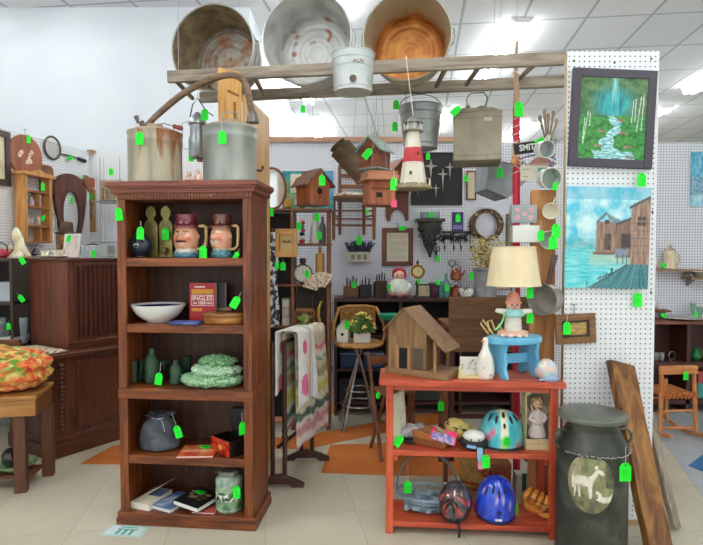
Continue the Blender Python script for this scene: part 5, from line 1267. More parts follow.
P('gold_print', b, plain('9a8648',.5), t)
SK = plain('e8c0a4',.6)
b = MB(); b.ell((0,0,44*s),(4.6*s,4.6*s,5.4*s),24,16); b.ell((0,-4.6*s,43.4*s),(.7*s,.8*s,.8*s),8,6); b.ell((-2.4*s,-3.9*s,42.4*s),(1.2*s,.8*s,1*s),8,6); b.ell((2.4*s,-3.9*s,42.4*s),(1.2*s,.8*s,1*s),8,6); b.cyl((0,0,36*s),(0,0,40*s),2*s,n=10); P('head', b, SK, t)
b = MB(); 
for x in (-1.7,1.7): b.ell((x*s,-4.3*s,44.6*s),(.6*s,.3*s,.45*s),8,6)
b.mat(1); b.ell((0,-4.5*s,41.3*s),(1*s,.3*s,.35*s),8,6); P('face', b, [plain('3a4a6a',.3), plain('c8605c',.4)], t)
b = MB(); random.seed(11)
for k in range(46):
    a = random.uniform(0,2*pi); e = random.uniform(-.2,1.3)
    if sin(a) < -.35 and e < .7: continue
    b.ell((5*s*cos(e)*cos(a),5*s*cos(e)*sin(a)+.5*s,45*s+5.4*s*sin(e)),(1.8*s,1.8*s,1.8*s),8,6)
for k in range(12):
    q_ = -1 if k % 2 else 1; b.ell((q_*(4.8+.3*(k//2 % 2))*s,1*s,(44-1.5*(k//2))*s),(1.7*s,1.7*s,1.7*s),8,6)
P('hair', b, mottle(['a88658','cdb084'],20,.8), t)
b = MB(); b.lathe([(8.6*s,11*s),(8.8*s,14*s),(6.4*s,22*s),(5*s,28*s),(5.4*s,33*s),(4.2*s,37*s),(1.8*s,38.5*s)],28,sy=.8); b.v = [(v[0]*(1+.05*sin(9*math.atan2(v[1],v[0]))),v[1]*(1+.05*sin(9*math.atan2(v[1],v[0]))),v[2]) for v in b.v]
b.tube([(-4.6*s,0,35*s),(-8*s,-2*s,30*s),(-3*s,-6*s,26*s)],[2.4*s,2.6*s,2*s],10); b.tube([(4.6*s,0,35*s),(8*s,-2*s,30*s),(3*s,-6*s,26.5*s)],[2.4*s,2.6*s,2*s],10); P('dress', b, mottle(['dcd0cc','f0e8e4'],16,.8), t)
b = MB(); 
for q_ in (-1,1): b.ell((q_*1.6*s,-7*s,26*s),(1.7*s,1.5*s,1.6*s),10,8)
P('hand', b, SK, t)
b = MB()
for q_ in (-1,1): b.prism([(q_*2*s,30*s),(q_*9*s,41*s),(q_*11.5*s,38*s),(q_*11*s,26*s),(q_*6*s,20*s)][::q_],5.0*s,6.4*s,'xz')
P('wings', b, plain('e2dcd2',.7), t)
b = MB(); b.tube([(-9*s,-d_/2+.008,44*s),(0,-8.4*s,28*s),(3*s,-8.2*s,22*s)],.0016,5); b.tube([(10*s,-d_/2+.008,42*s),(2*s,-8.4*s,28*s)],.0014,5); b.ell((10*s,-d_/2+.008,43*s),(2*s,.8*s,1.2*s),8,6,rot=Matrix.Rotation(-.6,3,'Y')); P('ribbon', b, plain('f2f2ee',.5), t)

# --- bottom board
def rb_(px, dy, py=520): return rsp(px, dy, z_bot, py)
# wire basket with a big hoop handle, tipped to face us
c = rb_(427, .16); s = px2m(1,c.y); t = T('wire_basket', 'blue-grey wire basket with a tall hoop handle on the bottom shelf', 'basket', c, RRZ+R(-6))
BG = plain('8fa6b4',.4,.4); BG2 = plain('6f8694',.45,.4)
b = MB()
RX, RY = 31*s, .115
for k, (z, q_) in enumerate(((.006,.52),(.03,.7),(.06,.86),(.085,1.0),(.092,1.0))): b.tube([(RX*q_*cos(R(a)),RY*q_*sin(R(a)),z) for a in range(0,360,12)],.0032,6,closed=True)
P('rim_wires', b, BG, t)
b = MB()
for a in range(0,360,12): b.tube([(RX*.3*cos(R(a)),RY*.3*sin(R(a)),.004),(RX*.52*cos(R(a)),RY*.52*sin(R(a)),.005),(RX*.8*cos(R(a)),RY*.8*sin(R(a)),.045),(RX*cos(R(a)),RY*sin(R(a)),.09)],.0018,5)
P('side_wires', b, BG, t)
b = MB()
for dd in (-.012,-.004,.004,.012): b.tube([(RX*cos(R(a)),dd,.09+.225*sin(R(a))) for a in range(0,181,9)],.0042,6)
P('hoop_handle', b, BG2, t)
b = MB(); b.grid(lambda u, v: ((u-.5)*2*RX*.72, (v-.5)*2*RY*.72, .022+.02*fbm(u*5,v*5,2)+.07*(v**2)*.6), 26, 26); P('cloth_lining', b, vcol(.7), t, col=lambda p: mixc('5c7080','a8bac4', .5+1.2*fbm(p.x*24,p.y*24,2)))
price_tag(408, 481, c.y-.03, 'hanging inside the wire basket hoop', up=.09)
c = rb_(455, .07); s = px2m(1,c.y)
def blackred(p):
    a = math.atan2(p.y, p.x); 
    if p.z > .05 and sin(a*7+p.z*30) > .2 and p.y < .02: return mixc('7a1f24','c45a52', .5+fbm(p.x*40,p.y*40,p.z*40))
    return mixc('2b2a2e','5a5a60', .45+fbm(p.x*20,p.y*20,p.z*20))
t = helmet(c+V3(0,-.01,.058), .078, .10, .115, (R(48),R(6),RRZ+R(-20)), 'black and red bicycle helmet leaning with its strap hanging over the shelf edge', blackred, [(-90,18,.016,.011),(-55,14,.014,.010),(-125,14,.014,.010),(-90,70,.02,.006),(-70,55,.03,.005),(-110,55,.03,.005),(-50,62,.028,.005),(-130,62,.028,.005)], '1c1c1e')
t.location.z = z_bot+.083
b = MB(); p0 = t.location; st = T('helmet_strap', 'black nylon strap dangling over the front of the bottom red board', 'strap', V3(p0.x+.0, RO.y-.0, z_bot)+V3(0,-.02,0)); 
b.tube([(0,.05,.02),(0,.0,.012),(.002,-.012,-.01),(.0,-.014,-.05)],.005,6,sq=(1.4,.5)); P('webbing', b, plain('16161a',.6), st)
c = rb_(495, .10); s = px2m(1,c.y)
def bluef(p):
    n_ = fbm(p.x*34,p.y*34,p.z*34)
    return mixc('1230c8','3a6cf0', .45+n_) if n_ < .6 else mixc('c8d0f4','d84a8a', .3)
helmet(c+V3(0,0,.023), 19*s, .10, 40*s, (R(12),0,RRZ), 'glossy bright blue bicycle helmet in the middle of the bottom shelf', bluef, [(-90,45,.024,.006),(-66,52,.026,.006),(-114,52,.026,.006),(-40,45,.026,.006),(-140,45,.026,.006),(-90,18,.01,.012)], '101a5a', coat=1, vm=plain('0c1656',.4))
bpy.context.view_layer.update()
b = MB(); b.box((0,0,0),(.034,.003,.010)); lb = T('helmet_sticker', 'small white sticker on the lower front of the blue helmet', 'sticker', V3(c.x-.01,c.y-.107,c.z+.03), RRZ); P('sticker', b, plain('f0e4e8',.4), lb, rot=(R(8),0,0))
price_tag(517, 503, rb_(517,.03).y, 'between the blue helmet and the orange glove', up=.03, rz=R(60), tilt=R(-10))
# orange baseball glove
c = rb_(529, .10); s = px2m(1,c.y); t = T('baseball_glove', 'orange-brown leather baseball glove leaning at the right of the bottom shelf', 'baseball glove', c+V3(0,0,.006), rot=(R(0), R(24), RRZ+R(-18)))
LG = mottle(['a85f1c','cf8430','dd9a44'],8,.45)
b = MB(); b.ell((0,0,.05),(.062,.055,.048),32,18); b.v = [(v[0],v[1]*(1-.2*(v[2]>.05)),max(v[2],.002)) for v in b.v]; P('palm', b, LG, t)
for k in range(4):
    b = MB(); x = -.045+.03*k; b.tube([(x,-.03,.05),(x*1.1,-.055,.085),(x*1.1,-.05,.12-.006*abs(k-1.5)),(x,-.025,.13)],[.016,.017,.015,.010],10); P('finger', b, LG, t)
b = MB(); b.tube([(.05,-.02,.03),(.085,-.045,.05),(.095,-.05,.08)],[.018,.017,.012],10); P('thumb', b, LG, t)
b = MB(); b.tube([(.055,-.05,.06),(.065,-.06,.085),(.075,-.06,.11)],.006,6); b.tube([(.03,-.062,.07),(.09,-.062,.09)],.004,5); b.tube([(-.05,-.07,.09),(.05,-.07,.10)],.003,5); P('lacing', b, plain('5a3012',.6), t)
t.location.z += .030

# paper sacks standing on the floor behind the red shelf
c = on(487, 3.18, .001); s = px2m(1,3.18); t = T('feed_sack', 'tan and red printed paper sack standing behind the red shelf', 'sack', c, R(-4))
w_ = 48*s; h_ = zz(461,3.18)
def sackc(p):
    u = p.x/w_+.5; v = p.z/h_; n_ = fbm(p.x*16,p.y*16,p.z*16); c_ = mixc(mixc('a5803a','c9a656', .5+n_),'8a3c26',max(0,min(.75,(u-.35)*1.3+(v-.75)*2)))
    for k, q_ in ((.50,.06),(.36,.05)):
        if abs(v-(k-.16*(u-.3)**1)) < q_*.5: c_ = mixc('8e2218','b5392a', .5+n_)
    return c_
b = MB(); b.grid(lambda u, v: ((u-.5)*w_, -.055-.012*sin(pi*u)*sin(pi*v)+.004*fbm(u*7,v*9,4), .002+v*h_), 60, 60, thick=.11); P('paper_body', b, vcol(.6), t, col=sackc)
b = MB(); b.text('CA', .05, (.0,-.0715,h_*.80), bold=.0018, depth=.002); [b.box((.05+.022*i,-.0715,h_*.79),(.012,.002,.026-.006*(i % 2))) for i in range(3)]; P('red_lettering', b, plain('a83226',.6), t)
c = on(527, 3.13, .001); s = px2m(1,3.13); t = T('white_sack', 'white sack with a green panel standing behind the baseball glove', 'sack', c)
b = MB(); h_ = zz(468,3.2); b.grid(lambda u, v: ((u-.5)*22*s*(1-.1*v), -.04-.01*sin(pi*u), .002+v*h_), 20, 20, thick=.08); P('sack_body', b, plain('c9c5b6',.7), t)
b = MB(); b.box((-.02,-.056,h_*.82),(.024,.004,.1)); P('green_panel', b, plain('2f6a48',.5), t)

# ================================================================ MILK CAN AND PLANKS
cm = on(594.5, 2.56, 0); s = px2m(1,2.56); t = T('milk_can', 'tall dark green painted metal milk can with an oval horse picture', 'milk can', cm, R(4))
MC = mottle(['2a2e28','3c4038','666a60'],9,.4,.2,bump=.12,lo=.25,hi=.8); rB = 34.5*s
z_sh = zz(455,2.56-.12); zn = zz(424,2.56)
b = MB(); b.lathe([(rB*.97,0),(rB,.01),(rB,.03),(rB*.985,.04),(rB*.985,z_sh-.01),(rB*1.01,z_sh-.004),(rB*1.01,z_sh+.004),(rB*.97,z_sh+.012),(rB*.86,z_sh+.05),(rB*.72,zn-.012),(rB*.68,zn-.004),(rB*.68,zn+.02)],56); P('body', b, MC, t)
b = MB(); b.lathe([(rB*.69,zn+.022),(rB*.86,zn+.026),(rB*.95,zn+.034),(rB*.96,zn+.050),(rB*.90,zn+.060),(rB*.80,zn+.064),(rB*.5,zn+.068),(0,zn+.07)],56); P('lid', b, mottle(['484c46','74786e','a0a49a'],6,.38,.35,lo=.25,hi=.85), t)
b = MB()
for k in range(34):
    a = R(-160+k*4.2+random.uniform(-1,1)); b.ell((rB*1.01*cos(a),rB*1.01*sin(a),z_sh+random.uniform(-.003,.003)),(.005,.004,.0022),7,5)
P('chipped_paint', b, plain('c8c9c2',.5), t)
for q_ in (-1,1):
    b = MB(); b.tube([(q_*rB*.78,0,z_sh+.075),(q_*rB*1.0,-.01,z_sh+.085),(q_*rB*1.16,-.012,z_sh+.06),(q_*rB*1.17,-.012,z_sh+.03),(q_*rB*1.0,-.006,z_sh-.0)],.007,8); P('handle', b, mottle(['4a5048','6c726a'],9,.4,.5), t)
def horse(u, v):
    x, y = u, 1-v; n_ = fbm(x*9,y*9,6)
    c = mixc('6f7a58','a09c6e', .5+n_) if y < .62 else mixc('5c5f44','8c8560', .5+n_)
    if .12 < x < .30 and y < .45: c = mixc('b9b290','8f8a68', .5+n_)
    if x > .72 and y < .5: c = mixc('6b6a50','484a38', .5+n_)
    W_ = lin('ece6d6')
    def el(cx_,cy_,rx,ry): return ((x-cx_)/rx)**2+((y-cy_)/ry)**2 < 1
    h = el(.33,.43,.165,.075) or el(.46,.42,.05,.075)
    k_ = (y-.26)/.16
    if 0 < k_ < 1 and abs(x-(.585-.13*k_)) < .032+.03*k_: h = True
    dx_, dy_ = x-.635, y-.285
    if ((dx_*.88+dy_*.47)/.07)**2+((-dx_*.47+dy_*.88)/.03)**2 < 1: h = True
    h = h or el(.155,.47,.028,.10) or el(.575,.225,.012,.03)
    for lx, sl_ in ((.21,-.03),(.26,.02),(.43,.03),(.48,-.01)): h = h or (abs(x-lx-sl_*(y-.46)*5) < .017 and .45 < y < .66)
    h = h or el(.70,.66,.13,.04) or el(.62,.61,.03,.05) or el(.585,.57,.04,.022) or el(.82,.64,.035,.05)
    if h: return mixc(W_, 'a49a82', max(0, n_))
    if el(.55,.22,.02,.03): return W_
    return c
b = MB(); zc_ = zz(486,2.56-rB); 
def decal(u, v):
    r_ = v; a = u*2*pi; xx = r_*cos(a)*.64; zz_ = r_*sin(a)*28.5*s
    th = R(-119)+xx; return (rB*.9875*cos(th), rB*.9875*sin(th), zc_+zz_)
b.grid(decal, 72, 40)
def dcol(p):
    th = math.atan2(p.y,p.x)-R(-119); return horse(.5+th/.64*.5*.82-.04, .5+(p.z-zc_)/(28.5*s)*.5*.82+.04)
P('horse_picture', b, vcol(.5), t, col=dcol)
price_tag(625.5, 463, 2.40, 'hanging from the handle of the dark green milk can', up=.075, s=1.25)
# planks: wormy brown slab leaning on the panel edge and a second split slab behind
def slab(p_, q_, w_, th, label, m, name='wooden_plank'):
    """leaning board from foot p_ to head q_ (centre lines)"""
    t = T(name, label, 'plank', p_); d = q_-p_; up = d.normalized(); y_ = V3(.25,-1,0); sd = (V3(1,0.3,0)-up*up.dot(V3(1,0.3,0))).normalized(); nn = up.cross(sd)
    b = MB(); n_ = 26; vs = []
    rows = []
    for k in range(n_+1):
        u = k/n_; e1 = .006*fbm(u*5,1,0); e2 = .008*fbm(u*5,7,0); c_ = d*u
        a = -w_/2+e1; z_ = w_/2+e2; top = .02 if k == n_ else 0
        for (x, y) in ((a,-th/2),(z_,-th/2),(z_,th/2),(a,th/2)): vs.append(tuple(c_+sd*x+nn*y+up*(top if x < 0 else -top)))
    fs = []
    for k in range(n_):
        for i in range(4): j = (i+1) % 4; fs.append((k*4+i,k*4+j,k*4+4+j,k*4+4+i))
    fs += [(3,2,1,0), (n_*4,n_*4+1,n_*4+2,n_*4+3)]
    b.add(vs, fs); P('slab', b, m, t, bev=.003); return t
SL = wood('4e2f18','7c4f26','z',2.2,.35,'b07c3c',bump=.3,coat=.3)
foot = V3(at(660,560,2.55).x, 2.55, .012); head = V3(at(620,363,2.80).x, 2.80, zz(363,2.80))
slab(foot, head, .135, .045, 'dark brown rough plank leaning against the pegboard panel', SL)
foot = V3(at(672,530,2.86).x, 2.83, .012); head = V3(at(646,408,3.0).x, 2.99, zz(408,3.0))
slab(foot, head, .045, .035, 'thin split grey-brown board leaning behind the big plank', WEATH('z'))
# ================================================================ QUILT RACK WITH THROWS
t = T('quilt_rack', 'dark wooden quilt rack behind the bookcase carrying two throws', 'quilt rack', (0,0,0))
DW = DARKW('z'); F1_, F2_ = V3(-.452,3.36,0), V3(-.315,3.80,0)
for c in (F1_, F2_):
    b = MB(); o_ = [(-.15,0),(-.09,0),(-.07,.02),(.07,.02),(.09,0),(.16,0),(.16,.022),(.10,.05),(.03,.075),(-.03,.075),(-.09,.05),(-.15,.022)]
    b.prism(o_, -.018, .018, 'xz'); P('foot', b, DARKW('x'), t, loc=c+V3(.0,0,.001), bev=.003)
    for dx_ in (-.035, .04):
        b = MB(); b.cyl((dx_,0,.06),(dx_,0,.90),.014,n=10)
        if dx_ > 0: b.lathe([(.014,0),(.022,.01),(.014,.03),(.02,.05),(.014,.07)],10,(dx_,0,.3))
        P('post', b, DW, t, loc=c+V3(.0,0,.001))
for (x, z) in ((-.035,.885),(.04,.90),(.0,.25),(-.035,.62)):
    b = MB(); b.cyl(F1_+V3(x,.005,z), F2_+V3(x,-.005,z), .012, n=10); P('rail', b, DW, t)
def throw(u0, u1, x0, ztop, zr, zl, label, colf, bulge, nv=70, nu=30, thick=.012, fr=9, off=0):
    """cloth over the rack's rail; right side falls to zr, left side to zl"""
    Ls = (ztop-zl), .05, (ztop-zr); tot = sum(Ls)
    base = F1_.lerp(F2_, u0)+V3(x0,0,ztop); ax = (F2_-F1_)
    t = T('throw', label, 'throw', base, 0, 'throws on the quilt rack')
    def f(u, v):
        p = ax*(u*(u1-u0)); d = v*tot
        if d < Ls[0]: X, Z = -off-.022, -(Ls[0]-d)
        elif d < Ls[0]+Ls[1]: k = (d-Ls[0])/Ls[1]*pi; X, Z = -(off+.022)*cos(k), .018*sin(k)
        else: X, Z = off+.022, -(d-Ls[0]-Ls[1])
        fold = bulge*sin(u*fr+Z*3)*min(1, -Z*3 if Z < 0 else 0); X += fold if X > 0 else 0
        X += .02*min(1,max(0,-Z*2)) if X > 0 else 0
        return (p.x+X, p.y+.02*fbm(Z*3,1,u), Z+.008*fbm(u*8,v*5,1)-.03*(abs(u-.5)*2)**3*(1 if Z < -.05 else 0))
    b = MB(); b.grid(f, nu, nv); 
    vs = b.v; uv = [(i/nu, j/nv) for j in range(nv+1) for i in range(nu+1)]
    me_col = {tuple(round(q, 5) for q in v): colf(uv[k][0], vs[k][2], vs[k][0]) for k, v in enumerate(vs)}
    o = P('cloth', b, vcol(.95, bump=.6), t, col=lambda p: me_col.get(tuple(round(q,5) for q in p), lin('eeeeee')))
    s_ = o.modifiers.new('thickness','SOLIDIFY'); s_.thickness = thick; s_.offset = 0
    return t
def cgran(u, z, x):
    n_ = fbm(u*40, z*50, 2)
    st = [(-.05,'ded2b4'),(-.12,'cdbf98'),(-.15,'d8527c'),(-.20,'e6dcc0'),(-.225,'2f9468'),(-.27,'d6c8a4'),(-.33,'a88e64'),(-.37,'e2d8ba'),(-.44,'d8ca52'),(-.49,'e9e2c6'),(-.545,'1e5c44'),(-.575,'eee8d4'),(-.64,'d896a0'),(-.70,'f2e8dc'),(-2,'d48a98')]
    zz_ = z+.012*sin(u*18)
    for lim, c in st:
        if zz_ > lim: break
    return mixc(c, mixc('3a3428', 'ffffff', .5+n_), .12+.12*abs(sin(u*60)*sin(z*160)))
throw(.10, 1.22, .05, .938, .24, .34, 'long crocheted granny throw with green, yellow and pink stripes', cgran, .010, off=.016)
def cwhite(u, z, x):
    n_ = fbm(u*14, z*14, 9)
    if ((u-.35)/.17)**2+((z+.10)/.045)**2 < 1 or ((u-.22)/.15)**2+((z+.33)/.07)**2 < 1: return lin('e8709c')
    for k, c in ((.62,'c8a23c'),(.70,'b8483c'),(.77,'8ab4c4'),(.55,'e2d8b0')):
        if abs(u-k) < .018: return lin(c)
    return mixc('dcdcd8','f3f2ee', .5+n_)
throw(-.04, .52, .062, .958, .52, .60, 'white woven throw with pink roundels folded over the quilt rack', cwhite, .012, off=.046)

# ================================================================ SHELF STAND IN THE CORNER (left of the chair on the wall)
YE = 4.45
t = T('display_shelf', 'tall narrow brown display shelf crammed with bric-a-brac', 'shelf', (at(300,260,YE).x, YE, 0)); O_ = t.location
ex0, ex1 = at(262,260,YE).x-O_.x, at(330,260,YE).x-O_.x
def ez(py, Y=YE): return zz(py, Y)
EZ = [ez(y) for y in (208.5, 243.5, 284.5, 326, 372)]
for x in (ex0, ex0+(ex1-ex0)*.42, ex1-.028):
    b = MB(); b.bb(x, x+.028, 0, .22, .001, EZ[0]-.018); P('upright', b, BROWN('z'), t, bev=.002)
b = MB(); b.bb(ex0+.03, ex0+(ex1-ex0)*.42+.02, .222, .23, .05, EZ[0]-.02); P('back_panel', b, wood('2c2024','43323a','z',4,.6), t)
b = MB(); b.bb(ex0+(ex1-ex0)*.42+.03, ex1-.03, .222, .23, .05, EZ[2]-.02); P('back_panel', b, wood('4a3a34','6a5850','z',4,.6), t)
for z in EZ: b = MB(); b.bb(ex0-.01, ex1+.01, -.01, .23, z-.017, z); P('shelf_board', b, BROWN('x'), t, bev=.002)
def es(px, k, dy=.08): return V3(at(px,260,YE+dy).x, YE+dy, EZ[k]+.0012)
# top: puzzle box, round mirror, wooden ball, gourd
c = es(308,0,.19); b = MB(); w_, h_ = px2m(51,c.y), px2m(39,c.y)
t = T('jigsaw_box', 'large blue and green picture box standing on the narrow shelf', 'box', c)
def jig(p):
    u, v = p.x/w_+.5, p.z/h_; n_ = fbm(p.x*14,p.z*14,3)
    c_ = mixc('1f8fae','4fbfae', .5+n_*1.2)
    if u < .55 and v < .75: c_ = mixc('4f9a6a','9fc89a', .5+n_)
    if u > .72 and v > .35: c_ = mixc('2a86c8','74b8e4', .5+n_)
    if .16 < u < .38 and .45 < v < .92: c_ = mixc('e6e4c8','f2f0dc', .5+n_)
    if .38 < u < .7 and v > .3: c_ = mixc('3c6a5c','c86a4c', .4+n_)
    if .25 < u < .6 and .12 < v < .32: c_ = mixc('c04a6a','e8d8e4', .5+n_)
    return c_
P('box_body', MB().box((0,.012,h_/2),(w_,.02,h_)), plain('2f7f98',.5), t); b.grid(lambda u, v: ((u-.5)*w_*.99, .0008, .002+v*h_*.99), 60, 46); P('picture', b, vcol(.35), t, col=jig)
c = es(273,0,.08); t = T('round_mirror', 'round wood-rimmed mirror leaning beside the pine upright', 'mirror', c)
r = px2m(20.5,c.y); b = MB(); b.tube([(r*.62*cos(R(a)),0,r+r*.98*sin(R(a))) for a in range(0,360,12)],.011,8,closed=True); P('rim', b, BROWN('z'), t)
b = MB(); b.lathe([(0,0),(r,.0),(r,.006),(0,.006)],36,(0,-.003,r),ax=(0,1,0)); b.v = [(v[0]*.62,v[1],r+(v[2]-r)*.98) for v in b.v]; P('glass', b, plain('e6eae8',.08,.6), t)
c = es(302,0,.02); b = MB(); b.lathe([(.022,0),(.025,.01),(.015,.03),(.02,.10)],20); t = T('wooden_globe', 'round brown wooden ball on a stand behind the left birdhouse', 'ornament', c); P('stand', b, BROWN('z'), t); b = MB(); b.ell((0,0,.20),(.062,.05,.06),24,16); P('ball', b, wood('7a4228','a4623e','z',4,.4), t)
c = es(288,0,.03); t = T('yellow_gourd', 'small mustard yellow gourd beside the round mirror', 'gourd', c); b = MB(); b.lathe([(.012,0),(.03,.012),(.034,.035),(.026,.06),(.012,.078),(.006,.088)],20); P('body', b, mottle(['a8741c','c89434'],9,.5), t); b = MB(); b.cyl((0,0,.086),(.006,0,.1),.004,.003,8); P('stem', b, plain('6b5a30',.7), t)
# shelf 2
def bottle(c, r, h, label, m, cat='bottle', shape=None, name='bottle', group=None, parts=('body','cap'), capm=None):
    t = T(name, label, cat, c, 0, group); sh = shape or [(.9,0),(1,.05),(1,.6),(.7,.72),(.35,.8),(.35,.93)]
    P(parts[0], MB().lathe([(a*r,b_*h) for a, b_ in sh],22), m, t)
    b = MB(); b.lathe([(sh[-1][0]*r*1.12,sh[-1][1]*h),(sh[-1][0]*r*1.12,h),(0,h)],14); P(parts[1], b, capm or m, t); return t
c = es(315,1,.08); t = T('white_figurine', 'white draped ceramic figure standing on the second shelf board', 'figurine', c)
b = MB(); b.lathe([(.045,0),(.05,.02),(.042,.09),(.03,.15),(.024,.19)],24,wob=.08); P('robe', b, plain('e2e0da',.4), t); b = MB(); b.ell((0,0,.215),(.022,.022,.027),16,12); P('head', b, plain('e8d8c8',.4), t)
c = es(302,1,.03); t = T('beaded_toy', 'red, white and black stacked beaded toy on the second shelf board', 'toy', c)
for k, cl in enumerate(('c42a34','e8e6e0','1f2024','c42a34','3a5aa0','c42a34','e8e6e0')):
    b = MB(); b.ell((.008*(k % 2),0,.016+.03*k),(.024-.0015*k,.022,.017),14,10); P('bead', b, plain(cl,.35), t)
c = es(322.5,1,.06); bottle(c, .028, .22, 'dark grey slim vase at the right end of the second shelf board', plain('5c6064',.3), 'vase', name='slim_vase', parts=('body','rim'))
price_tag(299, 222, YE-.05, 'among the beaded toys on the narrow shelf', up=.03); price_tag(317, 213, YE-.05, 'upper one beside the white draped figure', up=.03); price_tag(319, 231, YE-.05, 'lower one beside the white draped figure', up=.02)
# shelf 3: clock, striped column, rolling pin, fan plate
c = es(303,2,.03)+V3(0,0,.005); r = px2m(9,c.y); t = T('round_clock', 'round white alarm clock with a brass rim on the narrow shelf', 'clock', c)
b = MB(); b.tube([(r*cos(R(a)),-.012,r+.008+r*sin(R(a))) for a in range(0,360,15)],.006,8,closed=True); b.lathe([(r,-.01),(r*.9,.03),(0,.035)],28,(0,0,r+.008),ax=(0,1,0),cap=False)
for q_ in (-1,1): b.cyl((q_*r*.6,0,0),(q_*r*.5,0,r*.3),.005,n=8)
P('case', b, plain('6f5d38',.35,.7), t)
b = MB(); b.lathe([(0,0),(r*.94,0),(r*.94,.002)],32,(0,-.012,r+.008),ax=(0,1,0)); P('dial', b, plain('ecebe0',.4), t)
b = MB(); b.box((0,-.0135,r+.008+r*.25),(.003,.001,r*.5)); b.box((r*.2,-.0135,r+.008),(r*.4,.001,.003))
for k in range(12): a = R(30*k); b.box((r*.8*cos(a),-.0135,r+.008+r*.8*sin(a)),(.003,.001,.006),ry=-a+pi/2)
P('hands', b, BLACK, t)
price_tag(307, 270, YE-.05, 'covering the right half of the white alarm clock', up=.02, s=.9)
c = es(303,2,.12); t = T('striped_column', 'grey column with red bands standing behind the alarm clock', 'ornament', c)
for k in range(5):
    b = MB(); b.lathe([(.021,0),(.026,.006),(.026,.036),(.021,.042)],16,(0,0,.0425*k)); P('ring', b, plain('50555e' if k % 2 == 0 else 'b8323c',.4), t)
c = es(320,2,.06); t = T('rolling_pin', 'pale wooden rolling pin standing on end on the narrow shelf', 'rolling pin', c); b = MB(); b.lathe([(.012,0),(.016,.02),(.012,.045),(.035,.05),(.038,.06),(.038,.24),(.035,.25),(.012,.255),(.017,.28),(.01,.305)],20); P('pin', b, PALEW('z'), t)
c = at(322,292,YE-.03); t = T('painted_fan', 'cream fan-shaped plaque painted with small flowers', 'fan', c); r = px2m(20,YE)
b = MB(); n_ = 10; b.grid(lambda u, v: ((.25+.75*v)*r*sin(R(-75+110*u)), .006*sin(u*30), (.25+.75*v)*r*cos(R(-75+110*u))-.0), 40, 12, thick=.004); P('leaf', b, vcol(.6), t, col=lambda p: lin('b05a3c') if fbm(p.x*70,0,p.z*70) > .3 else mixc('d8ccae','ece4cc', .5+fbm(p.x*20,0,p.z*20)))
# hanging wooden frame box, in front at left
c = at(287,243,YE-.08); w_, h_ = px2m(22,c.y), px2m(28,c.y); t = T('small_wood_picture', 'square orange-brown wooden box frame hanging on the narrow shelf front', 'picture frame', c, R(-6))
for q_ in (-1,1):
    b = MB(); b.bb(q_*w_/2, q_*(w_/2-.03), -.03,.0,-h_/2,h_/2); P('frame_side', b, PALEW('z'), t, bev=.002); b = MB(); b.bb(-w_/2+.03,w_/2-.03,-.03,.0,q_*h_/2,q_*(h_/2-.045)); P('frame_side', b, PALEW('x'), t, bev=.002)
P('panel', MB().bb(-w_/2+.03,w_/2-.03,-.008,.0,-h_/2+.045,h_/2-.045), plain('cdb078',.5), t)
b = MB(); b.tube([(-.035,-.012,0),(-.02,-.014,.02),(0,-.012,0),(.02,-.014,.02),(.035,-.012,0)],.004,6); P('iron_curl', b, BLACK, t)
price_tag(283, 262, YE-.14, 'below the orange-brown wooden box frame', up=.03); 
# dark garment with white pattern
c = at(272.5,232,YE-.09); t = T('patterned_scarf', 'black and white patterned scarf hanging at the bookcase edge', 'scarf', c); hh = px2m(95,c.y)
b = MB(); b.grid(lambda u, v: ((u-.5)*.10*(1-.2*v)+.01*sin(v*9), .012*sin(u*14), -v*hh), 24, 90, thick=.004); P('cloth', b, vcol(.9), t, col=lambda p: lin('e2e4e6') if fbm(p.x*40,1,p.z*26) > .08 else mixc('2a2e34','4c525a', .5))
b = MB(); b.tube([(0,0,0),(0,.03,.03),(0,.07,.03)],.004,6); P('peg', b, BROWN('y'), t)
price_tag(271, 208, YE-.1, 'hanging at the right edge of the bookcase top', up=.04); price_tag(277, 262, YE-.14, 'in front of the black and white patterned scarf', up=.03, s=.8)
c = es(286,3,.05); 
for k, (cl, z0, hh) in enumerate((('d8d4c4',0,.075),('c8c2b0',.077,.07),('dedace',.149,.07))):
    b = MB(); b.lathe([(.03,0),(.034,.004),(.034,hh-.004),(.03,hh)],22); tt = T('white_tin', 'white round tin, '+('bottom','middle','top')[k]+' of the small stack beside the scarf', 'tin', c+V3(0,0,z0+.001*k), 0, 'stacked white tins'); P('tin_body', b, plain(cl,.5), tt); b = MB(); b.lathe([(.0345,hh-.012),(.0345,hh),(.0,hh+.0005)],22); P('lid', b, plain('b8b2a0',.4), tt)
c = es(305,3,.05); t = T('wooden_planter', 'square brown wooden crate with a green air plant on the narrow shelf', 'planter', c); s_ = .15
b = MB(); b.bb(-.075,.075,-.004,.004,0,.14); P('back_board', b, BROWN('z'), t)
b = MB(); 
for z in (.012,.07,.128): b.bb(-.085,.085,-.05,-.042,z-.012,z+.012)
b.bb(-.085,-.073,-.05,.0,0,.14); b.bb(.073,.085,-.05,.0,0,.14); P('slats', b, wood('8a5a34','a8744a','x',4,.6), t)
b = MB(); random.seed(21)
for k in range(26): a = 2*pi*k/26; l_ = random.uniform(.04,.07); b.tube([(0,-.055,.06),(l_*.6*cos(a),-.075,.065+l_*.6*sin(a)),(l_*cos(a),-.07,.06+l_*sin(a)*.9)],[.005,.004,.001],5)
P('leaves', b, mottle(['4f7a34','8fae54','c8c08a'],20,.6), t)
c = es(319.5,3,.06); t = T('horn_ornament', 'curved pale yellow horn on a small base at the lower shelf end', 'horn', c)
